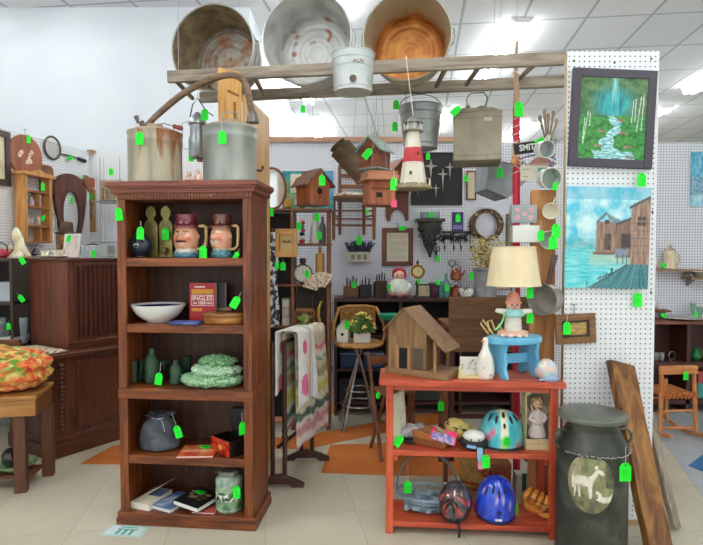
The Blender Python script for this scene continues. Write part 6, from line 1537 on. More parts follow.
b = MB(); b.tube([(0,0,.02),(-.012,0,.08),(-.006,0,.14),(.014,0,.19),(.03,0,.2)],[.019,.017,.014,.01,.003],10); P('horn', b, mottle(['b88a2c','d8b458'],9,.35), t); b = MB(); b.lathe([(.04,0),(.036,.014),(.02,.022)],16); P('base', b, plain('a8a8a2',.4,.4), t)
c = es(275,4,.04); t = blob(c, .048, .045, .07, 'leafy_plant', 'dark green leafy pot plant low beside the quilt rack', 'plant', lambda p: mixc('14301a','4f8a4a', .4+1.4*fbm(p.x*60,p.y*60,p.z*60)), nz=.6, fr=40, parts='foliage')
c = es(313,4,.08); b = MB(); b.bb(-.09,.07,-.05,.05,0,.16); S('dark_case', b, mottle(['1f1a18','38302c'],8,.6), 'dark box on the lowest board of the narrow shelf', 'box', c, bev=.004)

# ================================================================ LONG LOW DARK BOOKSHELF ALONG THE BACK WALL
YS = 4.86; zs_ = zz(298.5, YS-.02); x0, x1 = at(334,300,YS).x, at(520,300,YS).x
t = T('low_bookshelf', 'long low dark brown bookshelf along the back pegboard', 'shelf', ((x0+x1)/2, YS, 0)); w2 = (x1-x0)/2
P('top_board', MB().bb(-w2,w2,-.02,.34,zs_-.03,zs_), DARKW('x'), t, bev=.003)
for x in (-w2, -w2*.3, w2*.35, w2-.025): P('upright', MB().bb(x,x+.025,0,.33,.001,zs_-.031), DARKW('z'), t)
for z in (.12,.42,.72): P('shelf_board', MB().bb(-w2+.026,w2-.026,.012,.32,z-.022,z), DARKW('x'), t)
P('back_board', MB().bb(-w2,w2,.331,.34,.001,zs_-.031), plain('1d1412',.7), t)
def ls(px, dy=.1, z=None): return V3(at(px,298,YS+dy).x, YS+dy, (zs_ if z is None else z)+.0012)
def knifeblock(px, w_, h_, nk, label, m, hs):
    c = ls(px,.1); s = px2m(1,c.y); t = T('knife_block', label, 'knife block', c, R(10), 'knife blocks')
    P('block', MB().prism([(-.05,0),(.05,0),(.05,h_*s*.8),(-.05,h_*s)], -w_*s/2, w_*s/2, 'yz'), m, t, bev=.004)
    for k in range(nk):
        x = (-.5+(k+.5)/nk)*w_*s*.8; b = MB(); z0 = h_*s*.93; b.tube([(x,-.02,z0-.01),(x*1.08,-.03,z0+hs[k]*s*.5),(x*1.1,-.035,z0+hs[k]*s)],[.009,.010,.008],6,sq=(.7,1)); P('knife_handle', b, plain('202022',.4), t)
knifeblock(351,14,12,4,'knife block with a light wooden base, leftmost of three', wood('6a4426','8a5c36','z',4,.5), (9,7,11,8))
knifeblock(365,12,13,3,'small black knife block in the middle of three', plain('1e1c1c',.4), (6,9,7))
knifeblock(380,12,17,4,'tallest dark brown knife block, rightmost of three', wood('33201a','4a3026','z',4,.5), (7,8,10,8))
price_tag(354, 281, YS+.0, 'on the leftmost knife block', up=.03, s=.95)
# doll-shaped jar with red hair
c = ls(399,.09); s = px2m(1,c.y); t = T('doll_cookie_jar', 'round ceramic jar shaped like a smiling red-haired doll', 'jar', c)
b = MB(); b.lathe([(9*s,0),(11*s,2*s),(12*s,7*s),(11*s,12*s),(7.5*s,17*s),(4.5*s,19*s)],32); P('dress_body', b, vcol(.25,coat=.5), t, col=lambda p: lin('d86a6a') if p.z < 3.2*s else mixc('cfe0cf','f0f0e6', .5+fbm(p.x*40,p.y*40,p.z*40)))
b = MB(); b.ell((0,0,22*s),(5.4*s,5.2*s,5.4*s),24,16); P('head', b, plain('f0cdb4',.3,coat=.4), t)
b = MB(); random.seed(8)
for k in range(60):
    a = random.uniform(0,2*pi); e = random.uniform(-.3,1.45)
    if sin(a) < -.2 and e < .75: continue
    b.ell((6*s*cos(e)*cos(a),5.6*s*cos(e)*sin(a),22.6*s+5.6*s*sin(e)),(1.9*s,1.9*s,1.9*s),7,5)
P('red_hair', b, plain('c8283c',.5), t)
b = MB(); 
for q_ in (-1,1): b.ell((q_*2*s,-5*s,22.8*s),(.7*s,.4*s,.8*s),8,6)
b.mat(1); b.tube([(2.2*s*cos(R(a)),-5*s,21.2*s+1.5*s*sin(R(a))) for a in range(200,341,20)],.35*s,5); b.ell((-3.3*s,-4.2*s,20.8*s),(1*s,.4*s,.8*s),8,6); b.ell((3.3*s,-4.2*s,20.8*s),(1*s,.4*s,.8*s),8,6); P('face', b, [plain('26201e',.4), plain('d8585c',.4)], t)
b = MB()
for q_ in (-1,1): b.tube([(q_*6*s,0,16*s),(q_*10.5*s,-4*s,11*s),(q_*6*s,-9.5*s,7*s)],[2.2*s,2.4*s,1.8*s],10)
P('sleeves', b, plain('ecece2',.3,coat=.4), t)
b = MB(); 
for q_ in (-1,1): b.ell((q_*5*s,-11*s,1.6*s),(3*s,3*s,1.7*s),12,8)
P('shoes', b, plain('38302e',.3,coat=.4), t)
price_tag(389, 284, YS+.0, 'between the tall knife block and the doll jar', up=.02, s=.8)
# clock on a stand, small photo frame, purple jars, teal bottles, kettle, crock
c = ls(417.5,.08); s = px2m(1,c.y); t = T('mantel_clock', 'small gold clock on a dark turned stand beside the doll jar', 'clock', c)
b = MB(); b.lathe([(4*s,0),(4.5*s,1*s),(2*s,3*s),(1.4*s,9*s),(2.2*s,13*s),(1.6*s,17*s)],16); b.ell((0,0,35*s),(1.4*s,1.2*s,2.4*s),10,8); P('stand', b, plain('3a2a1c',.4), t)
b = MB(); b.lathe([(0,.0),(6.4*s,0),(6.4*s,3*s),(0,3*s)],28,(0,-.02,26*s),ax=(0,1,0)); b.tube([(6*s*cos(R(a)),-.021,26*s+6*s*sin(R(a))) for a in range(0,360,15)],1.1*s,6,closed=True); P('case', b, plain('9c7428',.3,.8), t)
b = MB(); b.lathe([(0,0),(4.8*s,0),(4.8*s,.002)],24,(0,-.023,26*s),ax=(0,1,0)); P('dial', b, plain('e2d49c',.4), t); b = MB(); b.box((0,-.0245,27.5*s),(.002,.001,3*s)); b.box((1.2*s,-.0245,26*s),(2.4*s,.001,.002)); P('hands', b, BLACK, t)
price_tag(419, 279, YS+.02, 'hanging from the small gold clock', up=.02, s=.7)
c = ls(424,.04); t = T('tabletop_frame', 'small black standing photo frame beside the purple jar', 'picture frame', c, rot=(R(-6),0,R(6))); s = px2m(1,c.y)
for q_ in (-1,1): P('frame_side', MB().bb(q_*7*s,q_*5.6*s,-.01,0,.0,14*s), BLACK, t); P('frame_side', MB().bb(-5.6*s,5.6*s,-.01,0,7*s+q_*7*s,7*s+q_*5.4*s), BLACK, t)
P('photo', MB().bb(-5.6*s,5.6*s,-.006,-.001,1.5*s,12.5*s), mottle(['8a7a5c','b8a884','5c5044'],9,.5), t)
bottle(ls(434,.08), .052, px2m(15,YS), 'squat dark purple glass jar on the low bookshelf', glass('6a3a52',.05,.5), 'jar', [(.9,0),(1,.08),(1,.75),(.85,.85)], name='purple_jar', capm=plain('4a3a42',.4))
bottle(ls(446,.12), .034, px2m(24,YS), 'tall pale teal glass bottle next to the copper kettles', glass('8fc8c4',.04,.6), name='teal_bottle')
bottle(ls(441,.06), .026, px2m(17,YS), 'shorter teal glass bottle in front of the tall one', glass('6fb8b8',.04,.6), name='teal_bottle')
price_tag(447, 284, YS+.02, 'on the tall teal bottle', up=.02, s=.95); price_tag(438, 279, YS+.02, 'above the shorter teal bottle', up=.02, s=.8); price_tag(438, 255, YB2-.06, 'hanging below the iron scissors on the pegboard', up=.03, s=.95); price_tag(471, 272, YS+.0, 'beside the grey crock of flowers', up=.03, s=1)
for k, (px, pz_, r_, lab) in enumerate(((456,0,.062,'copper kettle at the bottom of the pair beside the teal bottle'),(456,.153,.05,'smaller copper kettle on top of the pair beside the teal bottle'))):
    c = ls(px,.12); c.z += pz_; t = T('copper_kettle', lab, 'kettle', c, 0, 'copper kettles'); CU = mottle(['6e3a24','94553a','b0785a'],7,.3,.6)
    P('body', MB().lathe([(r_*.8,0),(r_,.012),(r_,.05),(r_*.8,.085),(r_*.4,.1),(r_*.2,.112)],26), CU, t)
    b = MB(); b.tube([(-r_*.8,0,.07),(-r_*.7,0,.12),(0,0,.15),(r_*.7,0,.12),(r_*.8,0,.07)],.004,6); P('handle', b, plain('7a5038',.3,.7), t); b = MB(); b.tube([(r_*.9,0,.04),(r_*1.4,0,.07),(r_*1.6,0,.09)],[.012,.008,.006],8); P('spout', b, CU, t)
c = ls(466,.03); t = T('lily_candle_holder', 'white and pale green frilled ceramic flower with red edges', 'ornament', c); s = px2m(1,c.y)
b = MB()
for k in range(9): a = 2*pi*k/9; b.tube([(0,0,2*s),(4*s*cos(a),3*s*sin(a),4*s),(7.5*s*cos(a),5*s*sin(a),8*s+1.4*s*(k % 2))],[2.2*s,2.4*s,.7*s],8)
P('petals', b, mottle(['bfe0c4','eef2ea','e8a0a0'],22,.4), t); P('base', MB().lathe([(4*s,0),(5*s,1*s),(3*s,3*s)],16), plain('9cc8a8',.3), t)
c = ls(485,.13); s = px2m(1,c.y); t = T('stoneware_crock', 'grey stoneware crock holding cream dried flowers', 'crock', c)
P('pot', MB().lathe([(10*s,0),(11*s,1*s),(11.5*s,26*s),(12.5*s,27*s),(12.5*s,29.5*s),(11*s,30*s),(10*s,28*s),(0,27*s)],32), mottle(['83858a','9a9c9e','b0b0ae'],5,.35,coat=.3), t)
b = MB(); random.seed(31); tips = []
for k in range(34):
    a = random.uniform(0,2*pi); r_ = random.uniform(1,15)*s; h_ = random.uniform(34,58)*s; b.tube([(0,0,27*s),(r_*.4*cos(a),r_*.4*sin(a),27*s+(h_-27*s)*.5),(r_*cos(a),r_*sin(a)*.7,h_)],.0022,4); tips.append((r_*cos(a),r_*sin(a)*.7,h_))
P('stems', b, plain('6b6438',.8), t)
b = MB(); 
for x, y, z in tips:
    for q_ in range(11): b.ell((x+random.uniform(-.035,.035),y+random.uniform(-.03,.03),z+random.uniform(-.09,.02)),(.010,.010,.010),6,5)
P('blossoms', b, mottle(['8a8a4c','e6dcb0','c8a84c','6c6a3c'],30,.8), t)

# ---- things on the back pegboard
YW = YB2-.002
# chair hung on the wall
c = V3(at(353,198,5.0).x, 5.0, zz(198,5.0)-.0); s = px2m(1,5.0); t = T('wooden_side_chair', 'dark wooden chair with a floral cushion hung on the back pegboard', 'chair', c, R(4))
for x, y_, top_ in ((-20,-.16,0),(19,-.16,0),(-12,.19,36),(13,.19,36)):
    b = MB(); b.tube([(x*s,y_,-42*s if y_ < 0 else -36*s),(x*s,y_,0),(x*s*1.0,y_+(.02 if top_ else 0),top_*s)],[.014,.018,.014],8) if top_ else b.tube([(x*s,y_,-42*s),(x*s,y_,-2*s)],[.014,.019],8)
    P('leg', b, BROWN('z'), t)
for z in (14,25,34): P('back_rail', MB().box((.5*s,.2,z*s),(25*s,.014,4.2*s)), BROWN('x'), t, bev=.002)
b = MB(); b.prism([(-21*s,-.19),(21*s,-.19),(14*s,.19),(-14*s,.19)], -2.5*s, -.2*s, 'xy'); P('seat_frame', b, BROWN('x'), t, bev=.003)
b = MB(); b.ell((0,0,1.6*s),(19.5*s,.17,3.6*s),36,14); P('cushion', b, vcol(.9), t, col=lambda p: mixc('8a8a6c','e0dcc8', .5+1.6*fbm(p.x*40,p.y*40,p.z*30)) if fbm(p.x*30,p.y*30,4) < .25 else lin('9a4a44'))
for z in (-14,-22,-28): 
    b = MB(); b.cyl((-20*s,-.16,z*s),(19*s,-.16,z*s),.008,n=8); P('stretcher', b, BROWN('x'), t)
for x, x2 in ((-20,-12),(19,13)):
    b = MB(); b.cyl((x*s,-.16,-18*s),(x2*s,.19,-18*s),.008,n=8); P('stretcher', b, BROWN('y'), t)
price_tag(367, 209, 4.78, 'hanging from the stretcher of the wall-hung chair', up=.03, s=.6)
# lavender planter box
c = at(359,262,YW-.06); s = px2m(1,YW-.06); t = T('lavender_planter', 'white slatted wall planter with dark purple lavender', 'planter', c)
P('planter_box', MB().bb(-12*s,12*s,-.055,.055,0,10*s), mottle(['b8b4a2','d6d2c2'],12,.7), t, bev=.003)
b = MB(); 
for x in (-6,0,6): b.bb((x-1.8)*s,(x+1.8)*s,-.057,-.0555,2.5*s,7.5*s)
P('front_cutout', b, plain('8a8676',.8), t)
b = MB(); random.seed(4)
for k in range(90):
    x = random.uniform(-11,11)*s; a = random.uniform(-.6,.6); h_ = random.uniform(5,12)*s; b.tube([(x,random.uniform(-.04,.04),9*s),(x+a*h_*.5,random.uniform(-.05,.04),9*s+h_*.6),(x+a*h_,random.uniform(-.06,.04),9*s+h_)],[.003,.005,.006],5)
P('lavender', b, mottle(['2e2c44','54506e','3c4a34'],24,.8), t)
price_tag(359, 236, YW-.12, 'above the lavender planter', up=.02, s=1.25)
# framed text
def frame(px0,py0,px1,py1,Y,fw,name,label,cat,frm,fill,depth=.02,fncol=None,nx=40,ny=40):
    c = at((px0+px1)/2,(py0+py1)/2,Y); w_ = px2m(px1-px0,Y)/2; h_ = px2m(py1-py0,Y)/2; t = T(name,label,cat,c)
    for q_ in (-1,1): P('frame_side', MB().bb(q_*w_,q_*(w_-fw),-depth,0,-h_,h_), frm, t, bev=.002); P('frame_side', MB().bb(-w_+fw,w_-fw,-depth,0,q_*h_,q_*(h_-fw)), frm, t, bev=.002)
    if fncol: b = MB(); b.grid(lambda u, v: ((u-.5)*2*(w_-fw), -depth*.4, (v-.5)*2*(h_-fw)), nx, ny, thick=depth*.3); P('picture', b, vcol(.5), t, col=lambda p: fncol(p.x/(2*(w_-fw))+.5, p.z/(2*(h_-fw))+.5))
    else: P('picture', MB().bb(-w_+fw,w_-fw,-depth*.5,-.001,-h_+fw,h_-fw), fill, t)
    return t, w_, h_
def textpage(u, v):
    if .1 < u < .9 and .08 < v < .92 and abs((v*16) % 1-.5) < .22 and fbm(u*60,int(v*16),1) > -.1: return lin('a8a48c')
    return lin('d2cdb2')
t, w_, h_ = frame(382,228,413,266,YW,.045,'framed_document','brown wooden frame around a printed cream document','picture frame',wood('5a2a1c','77402c','z',5,.4),None,fncol=textpage,nx=50,ny=60)
b = MB(); b.tube([(0,-.003,h_+.0),(0,-.01,h_+.05)],.003,5); b.tube([(-.02,-.01,h_+.04),(.02,-.01,h_+.04)],.003,5); P('hook', b, STEEL, t)
price_tag(406, 228, YW-.03, 'lying along the top edge of the framed document', up=.02, tilt=R(88), s=1.0)
# wooden arched bracket
c = at(398,190,YW-.07); s = px2m(1,YW-.07); t = T('wall_bracket_shelf', 'brown wooden wall shelf with arched cut-out ends below the bird box', 'wall shelf', c)
P('shelf_board', MB().bb(-13*s,12*s,-.07,.07,-1.5*s,1.5*s), BROWN('x'), t, bev=.003)
b = MB(); o_ = [(-12,-1.6),(-12,-26),(-10,-31),(-7,-30),(-6,-24),(-3,-20),(1,-19),(5,-21),(7,-25),(8,-30),(11,-30),(11,-1.6)]; b.prism([(x*s,z*s) for x, z in o_],.04,.068,'xz'); P('apron', b, wood('5a2a1c','743c28','z',5,.4), t, bev=.002)
# black panel with star crosses
t, w_, h_ = frame(411,153,462,205,YW,.012,'star_panel','square black wall panel with four pewter star crosses','wall art',plain('141416',.5),mottle(['1f1f24','2c2c32'],12,.7))
PW_ = mottle(['8a8478','b4ac9c'],12,.35,.6)
for k, (px, py, sz, lg) in enumerate(((431,166,7,14),(443,174,6,17),(424,178,5,13),(450,167,5,12),(418,184,4,11),(436,188,4,10))):
    p_ = at(px,py,YW-.03)-t.location; q_ = px2m(sz,5.2); l_ = px2m(lg,5.2); w1 = q_*.18; b = MB()
    b.prism([(0,-l_),(w1,-w1),(q_,0),(w1,w1),(0,q_),(-w1,w1),(-q_,0),(-w1,-w1)],-.008,.002,'xz'); b.cyl((0,.003,0),(0,.02,0),.003,n=6); P('star_cross', b, PW_, t, loc=(p_.x,-.022,p_.z))
price_tag(428, 153, YW-.05, 'at the top of the black star panel', up=.02, s=.95)
frame(466,171,476,200,YW,.014,'small_calendar_frame','narrow brown frame with a cream page between star panel and grey bin','picture frame',BROWN('z'),plain('d8ccac',.6))
price_tag(466, 175, YW-.04, 'left of the narrow cream-paged frame', up=.03, s=.95)
# carved corbel with glass cup
c = at(430,224,YW-.09); s = px2m(1,YW-.09); t = T('carved_corbel', 'dark carved wooden corbel shelf on the back pegboard', 'wall shelf', c); BW_ = mottle(['23201e','3a3632','504a44'],14,.5,bump=.5)
P('top_shelf', MB().prism([(-14*s,2*s),(14*s,2*s),(14*s,5*s),(-14*s,5*s)],-.075,.085,'xz'), BW_, t, bev=.004)
b = MB(); n_ = 14
b.lathe([(12*s,2*s),(11*s,-2*s),(12.5*s,-5*s),(8*s,-11*s),(6.5*s,-16*s),(6*s,-21*s),(3*s,-27*s),(1*s,-33*s),(0,-34*s)][::-1],24,sy=.5,wob=.06); P('carved_body', b, BW_, t)
b = MB()
for q_ in (-1,1): b.tube([(q_*(7*s+4*s*(1-a/500)*cos(R(a))),-.035,-13*s+4*s*(1-a/500)*sin(R(a))) for a in range(0,420,30)],1.2*s,6); b.tube([(q_*(3*s+3*s*(1-a/500)*cos(R(a))),-.045,-21*s+3*s*(1-a/500)*sin(R(a))) for a in range(0,420,30)],1*s,6)
P('scrolls', b, BW_, t)
c2_ = c+V3(0,.0,5*s+.001); tt = T('glass_cup', 'small clear glass dish standing on the carved corbel', 'dish', c2_); P('dish', MB().lathe([(7*s,0),(9.5*s,.5*s),(10*s,7*s),(9.4*s,7*s),(8.8*s,1.2*s),(0,1*s)],24,sy=.6,cap=False), glass('cfe0da',.05,.8), tt)
price_tag(431, 212, YW-.17, 'in front of the glass dish on the corbel', up=.02, s=.8)
# iron scissors
c = at(436,252,YW-.01); t = T('iron_scissors', 'black iron shears hanging on the pegboard below the corbel', 'scissors', c)
for q_ in (-1,1):
    b = MB(); b.tube([(q_*.018+.018*cos(R(a)),-.006,.03+.02*sin(R(a))) for a in range(0,360,30)],.004,6,closed=True); b.tube([(q_*.012,-.006,.012),(0,-.006,-.02),(-q_*.008,-.006,-.075)],[.005,.006,.001],6); P('blade', b, plain('26262a',.4,.6), t)
# purple card
c = at(457.5,221.5,YW); w_, h_ = px2m(5.8,YW), px2m(9.5,YW); t = T('purple_card', 'purple blister card hanging left of the twig wreath', 'card', c); P('card', MB().bb(-w_,w_,-.004,0,-h_,h_), plain('3c2a6c',.4), t); P('print_panel', MB().bb(-w_*.8,w_*.8,-.005,-.0042,-h_*.8,-h_*.4), plain('8a7cc0',.4), t); 
price_tag(458, 214, YW-.02, 'on the purple blister card', up=.02, s=1.15)
# wreath
c = at(486,225,YW-.03); r = px2m(14,YW); t = T('twig_wreath', 'round brown twig wreath with tiny cream buds', 'wreath', c)
for k in range(16):
    b = MB(); ph = k*1.7; b.tube([((r+.028*sin(3*R(a)+ph)+.008*fbm(a*.05,k,0))*cos(R(a)),-.01+.018*cos(4*R(a)+ph),(r+.016*sin(3*R(a)+ph))*sin(R(a))) for a in range(0,360,8)],.0055,5,closed=True); P('twig', b, mottle(['4f3e2e','7a6450'],20,.8), t)
b = MB(); random.seed(14)
for k in range(120): a = random.uniform(0,2*pi); rr = r+random.uniform(-.032,.032); b.ell((rr*cos(a),random.uniform(-.04,.0),rr*sin(a)),(.006,.006,.006),6,4)
ob = P('buds', b, mottle(['a89a6c','d8ccaa'],20,.8), t); ob['kind'] = 'stuff'
# horse coat rack
c = at(456,236,YW); s = px2m(1,YW); t = T('horse_coat_rack', 'black iron coat rack with galloping horses and hooks', 'coat rack', c)
P('back_board', MB().bb(-15*s,15*s,-.014,0,2.5*s,5*s), DARKW('x'), t)
for k, x0_ in enumerate((-9,5)):
    X = x0_*s; b = MB(); IR = plain('1e1d20',.45,.3)
    b.ell((X,-.02,-1*s),(5*s,.012,2.4*s),16,10); b.tube([(X+4*s,-.02,0),(X+6.4*s,-.02,3*s),(X+7.6*s,-.02,4*s)],[1.8*s,1.3*s,1.1*s],8); b.ell((X+8.6*s,-.02,3.2*s),(1.9*s,.009,1*s),10,8)
    for dx_, dz_ in ((3.6,-7),(5.5,-6),(-3.4,-7),(-5.5,-6)): b.tube([(X+dx_*.75*s,-.02,-2*s),(X+dx_*1.15*s,-.02,-4.5*s),(X+dx_*s,-.02,dz_*s)],[1.1*s,.7*s,.5*s],6)
    b.tube([(X-5*s,-.02,0),(X-7.5*s,-.02,-1*s),(X-8*s,-.02,-4*s)],[.8*s,1*s,.3*s],6); P('iron_horse', b, IR, t)
for x in (-12,-3,4,14):
    b = MB(); b.tube([(x*s,-.012,3*s),(x*s,-.02,-9*s),(x*s,-.045,-15*s),(x*s,-.07,-13*s),(x*s,-.072,-10*s)],.0045,6); P('hook', b, plain('1e1d20',.45,.3), t)
# iron horseshoe ring on peg
c = at(452,263,YW-.01); t = T('wall_ring', 'small dark iron ring hanging above the copper kettles', 'ring', c); b = MB(); b.tube([(.032*cos(R(a)),-.004,.032*sin(R(a))) for a in range(0,360,20)],.004,6,closed=True); P('ring', b, plain('2a2826',.4,.6), t)
# grey items at the far right of the back wall, seen left of the lamp
frame(506,214,514,256,YW,.014,'green_picture','narrow green-toned picture behind the red pole','picture frame',plain('6a5a44',.5),mottle(['6f7a54','98a078'],9,.6))
frame(492,268,512,290,YW,.012,'pink_sampler','small pale pink sampler in a thin frame left of the lamp shade','picture frame',plain('8a6a54',.5),mottle(['c8a8a0','dcc8bc'],16,.7))

# things on the low shelf's inner boards
c = ls(391,.05,.72); t = T('green_bowl', 'bright turquoise green plastic bowl on the low bookshelf', 'bowl', c); c.y -= 0
P('bowl', MB().lathe([(.05,0),(.09,.02),(.11,.055),(.105,.055),(.085,.024),(0,.012)],32,cap=False), plain('1fa078',.3), t)
t.location = V3(at(391,317,YS-.34).x, YS-.34, zz(321,YS-.34)+.001)
x0 = t.location.x; 
# slim rattan table carrying it
tb = T('wicker_table', 'small dark wooden side table under the turquoise bowl', 'table', (x0+.03, YS-.34, .0)); zt_ = t.location.z-.0015
P('table_top', MB().bb(-.07,.16,-.13,.13,zt_-.02,zt_), BROWN('x'), tb, bev=.003)
for x in (-.052,.14):
    for y_ in (-.11,.11): P('leg', MB().bb(x-.014,x+.014,y_-.014,y_+.014,.001,zt_-.021), BROWN('z'), tb)
P('lower_shelf', MB().bb(-.036,.125,-.095,.095,.30,.315), BROWN('x'), tb)
for k, (px, cl, lab) in enumerate(((350,'24406e','dark blue storage bin on the low bookshelf, left one'),(373,'2c4a78','dark blue storage bin on the low bookshelf, right one'))):
    c = ls(px,.14,.42); t = T('storage_bin', lab, 'bin', c, 0, 'blue storage bins'); P('bin_body', MB().box((0,0,.06),(.17,.2,.12),top=(1.06,1.04)), plain(cl,.4), t, bev=.005); P('lid', MB().box((0,0,.128),(.19,.22,.014)), plain('7a90b0',.4), t, bev=.003)
for k, (px, z_, cl, h_, w_, lab) in enumerate(((358,.72,'8a5a34',.16,.22,'brown wooden crate on the upper board of the low bookshelf'),(409,.42,'4a3830',.2,.18,'dark brown carton on the middle board of the low bookshelf'),(412,.72,'5c4a3c',.12,.16,'grey-brown box on the upper board, right of the turquoise bowl'),(436,.42,'6c2c28',.16,.14,'dark red tin on the middle board of the low bookshelf'),(352,.12,'2a2422',.2,.24,'black case on the lowest board of the low bookshelf'),(425,.12,'3a4038',.18,.3,'dark green trunk on the lowest board of the low bookshelf'))):
    c = ls(px,.15,z_); S('storage_box', MB().bb(-w_/2,w_/2,-.1,.1,0,h_), mottle([cl,cl],8,.6), lab, 'box', c, bev=.004)

# ================================================================ SWIVEL BAR STOOL
c = on(357,4.35,.0); c = V3(at(359,400,4.55).x, 4.55, 0); Y0 = 4.55; s = px2m(1,Y0); zs_t = zz(341,Y0)
t = T('bar_stool', 'rattan swivel bar stool with splayed chrome legs and a low back', 'stool', c, R(6)); CH = plain('c8cacc',.15,.9)
rf = .21; zk = zz(360,Y0)
for k in range(4):
    a = R(45+90*k); b = MB(); b.tube([(.05*cos(a+pi),.05*sin(a+pi),zs_t-.04),(0.018*cos(a),.018*sin(a),zk),(rf*cos(a),rf*sin(a),.003)],.011,8); P('leg', b, CH, t)
for z, r_ in ((.20,.155),(.32,.115)):
    b = MB(); b.tube([(r_*cos(R(a)),r_*sin(R(a)),z) for a in range(0,360,12)],.007,7,closed=True); P('foot_ring', b, CH, t)
b = MB(); b.lathe([(.0,zs_t-.07),(.06,zs_t-.06),(.06,zs_t-.045),(0,zs_t-.04)],20); P('swivel_plate', b, BLACK, t)
RT_ = wood('9a6a34','bd8a4a','x',7,.5,'cda060'); b = MB(); b.lathe([(.17,zs_t-.038),(.19,zs_t-.03),(.195,zs_t-.012),(.185,zs_t),(0,zs_t+.002)],36); P('seat', b, RT_, t)
b = MB(); b.tube([(.19*cos(R(a)),.19*sin(R(a)),zs_t-.02) for a in range(0,360,12)],.014,8,closed=True); P('seat_rim', b, RT_, t)
zbk = zz(308,Y0)
b = MB(); b.grid(lambda u, v: (.17*sin(R(-62+124*u)), .19*cos(R(-62+124*u)), zs_t+.05+(zbk-zs_t-.05)*v), 40, 12, thick=.012); P('back_panel', b, RT_, t)
b = MB(); b.tube([(-.19,-.02,zs_t-.02),(-.215,-.02,zs_t+.05),(-.21,.02,zs_t+.14),(-.16,.10,zbk-.01),(-.08,.17,zbk),(.08,.17,zbk),(.16,.10,zbk-.01),(.21,.02,zs_t+.14),(.215,-.02,zs_t+.05),(.19,-.02,zs_t-.02)],.014,8); P('arm_frame', b, RT_, t)
# white little birdhouse and flower box on it
c = V3(at(343.5,339,Y0-.06).x, Y0-.06, zs_t+.0035); s = px2m(1,Y0-.06)
t, cc_, w_, h_, d_ = birdhouse(343.5,339,Y0-.06,12,22,'small white birdhouse standing on the bar stool',plain('e4e2d8',.6),mottle(['9a968a','c8c4b6'],12,.6),R(-12),roof=.4,over=1.15); t.location.z = zs_t+.0035
price_tag(347, 321, Y0-.15, 'on the front of the white birdhouse', up=.02, s=1.0)
c = V3(at(362,339,Y0-.06).x, Y0-.07, zs_t+.0035); t = T('flower_box', 'white box of yellow and green artificial flowers on the bar stool', 'flower box', c)
P('planter_box', MB().bb(-.068,.068,-.045,.045,0,.075), mottle(['c8c6bc','e8e6de'],12,.6), t, bev=.003)
b = MB(); random.seed(19); pts = []
for k in range(150):
    a, e = random.uniform(0,2*pi), random.uniform(0,pi/2); r_ = random.uniform(.5,1); p_ = V3(.105*r_*cos(e)*cos(a), .07*r_*cos(e)*sin(a), .08+.15*r_*sin(e)); b.ell(p_,(.013,.006,.017),7,5,rot=Matrix.Rotation(a,3,'Z') @ Matrix.Rotation(e,3,'X'))
P('foliage', b, mottle(['2c5a2c','558a44','84a860'],24,.7), t)
b = MB()
for k in range(40):
    a, e = random.uniform(0,2*pi), random.uniform(.1,pi/2); p_ = V3(.112*cos(e)*cos(a), .078*cos(e)*sin(a), .08+.16*sin(e)); b.ell(p_,(.011,.011,.009),7,5)
P('blossoms', b, mottle(['e0c030','f0de60','e8e6d0'],30,.6), t)

# ================================================================ DESK AND CHAIR BEHIND THE RED SHELF
YD = 3.75; x0, x1 = at(449,320,YD).x, at(534,320,YD).x; zt_, zb_ = zz(297,YD), zz(352,YD)
t = T('wooden_desk', 'brown wooden desk back standing behind the red shelf', 'desk', ((x0+x1)/2, YD, 0)); w2 = (x1-x0)/2
P('back_panel', MB().bb(-w2,w2,0,.02,zb_,zt_), wood('4f3520','6b4a2e','x',3,.5,'7c5a3a'), t, bev=.002)
P('desk_top', MB().bb(-w2-.01,w2+.01,.021,.42,zb_+.16,zb_+.185), BROWN('x'), t, bev=.003)
for x in (-w2+.01, w2-.04):
    for y_ in (.022,.38): P('leg', MB().bb(x,x+.035,y_,y_+.035,.001,zb_+.159), DARKW('z'), t)
    P('side_panel', MB().bb(x,x+.02,.06,.378,zb_,zb_+.158), BROWN('y'), t)
P('stretcher', MB().bb(-w2+.046,w2-.041,.03,.05,.30,.33), DARKW('x'), t)
c = V3(at(421,420,3.45).x, 3.45, 0); t = T('tall_rung_stool', 'dark wooden tall stool with thin rungs seen through the red shelf', 'stool', c, R(-4)); s = px2m(1,3.45)
for x, y_, zt2 in ((-.19,0,.66),(.155,0,.66),(-.19,.34,.66),(.155,.34,.66)):
    b = MB(); b.cyl((x,y_,.001),(x,y_,zt2),.016,n=10); P('leg', b, BROWN('z') if x > 0 else DARKW('z'), t)
for z in (.24,.34,.45): b = MB(); b.cyl((-.19,0,z),(.155,0,z),.009,n=8); P('rung', b, DARKW('x'), t)
P('seat', MB().bb(-.20,.17,-.02,.36,.661,.68), DARKW('x'), t, bev=.003)
price_tag(441, 401, 3.41, 'on the post of the rung stool behind the red shelf', up=.02, s=.95)
c = V3(at(392,400,3.95).x, 3.95, 0); t = T('folding_chair', 'brown wooden slatted chair half hidden left of the red shelf', 'chair', c, R(20))
for q_ in (-1,1):
    b = MB(); b.tube([(q_*.14,-.14,.001),(q_*.14,.12,.72)],.014,8); P('leg', b, BROWN('z'), t); b = MB(); b.tube([(q_*.11,.14,.001),(q_*.11,-.12,.45)],.014,8); P('leg', b, BROWN('z'), t)
for k in range(4): P('seat_slat', MB().box((0,-.09+.06*k,.46),(.27,.045,.014)), BROWN('x'), t, bev=.002)
P('back_slat', MB().box((0,.105,.66),(.27,.014,.07)), BROWN('x'), t, bev=.002)
price_tag(378, 392, 3.8, 'on the leg of the slatted chair left of the red shelf', up=.02, s=.7)
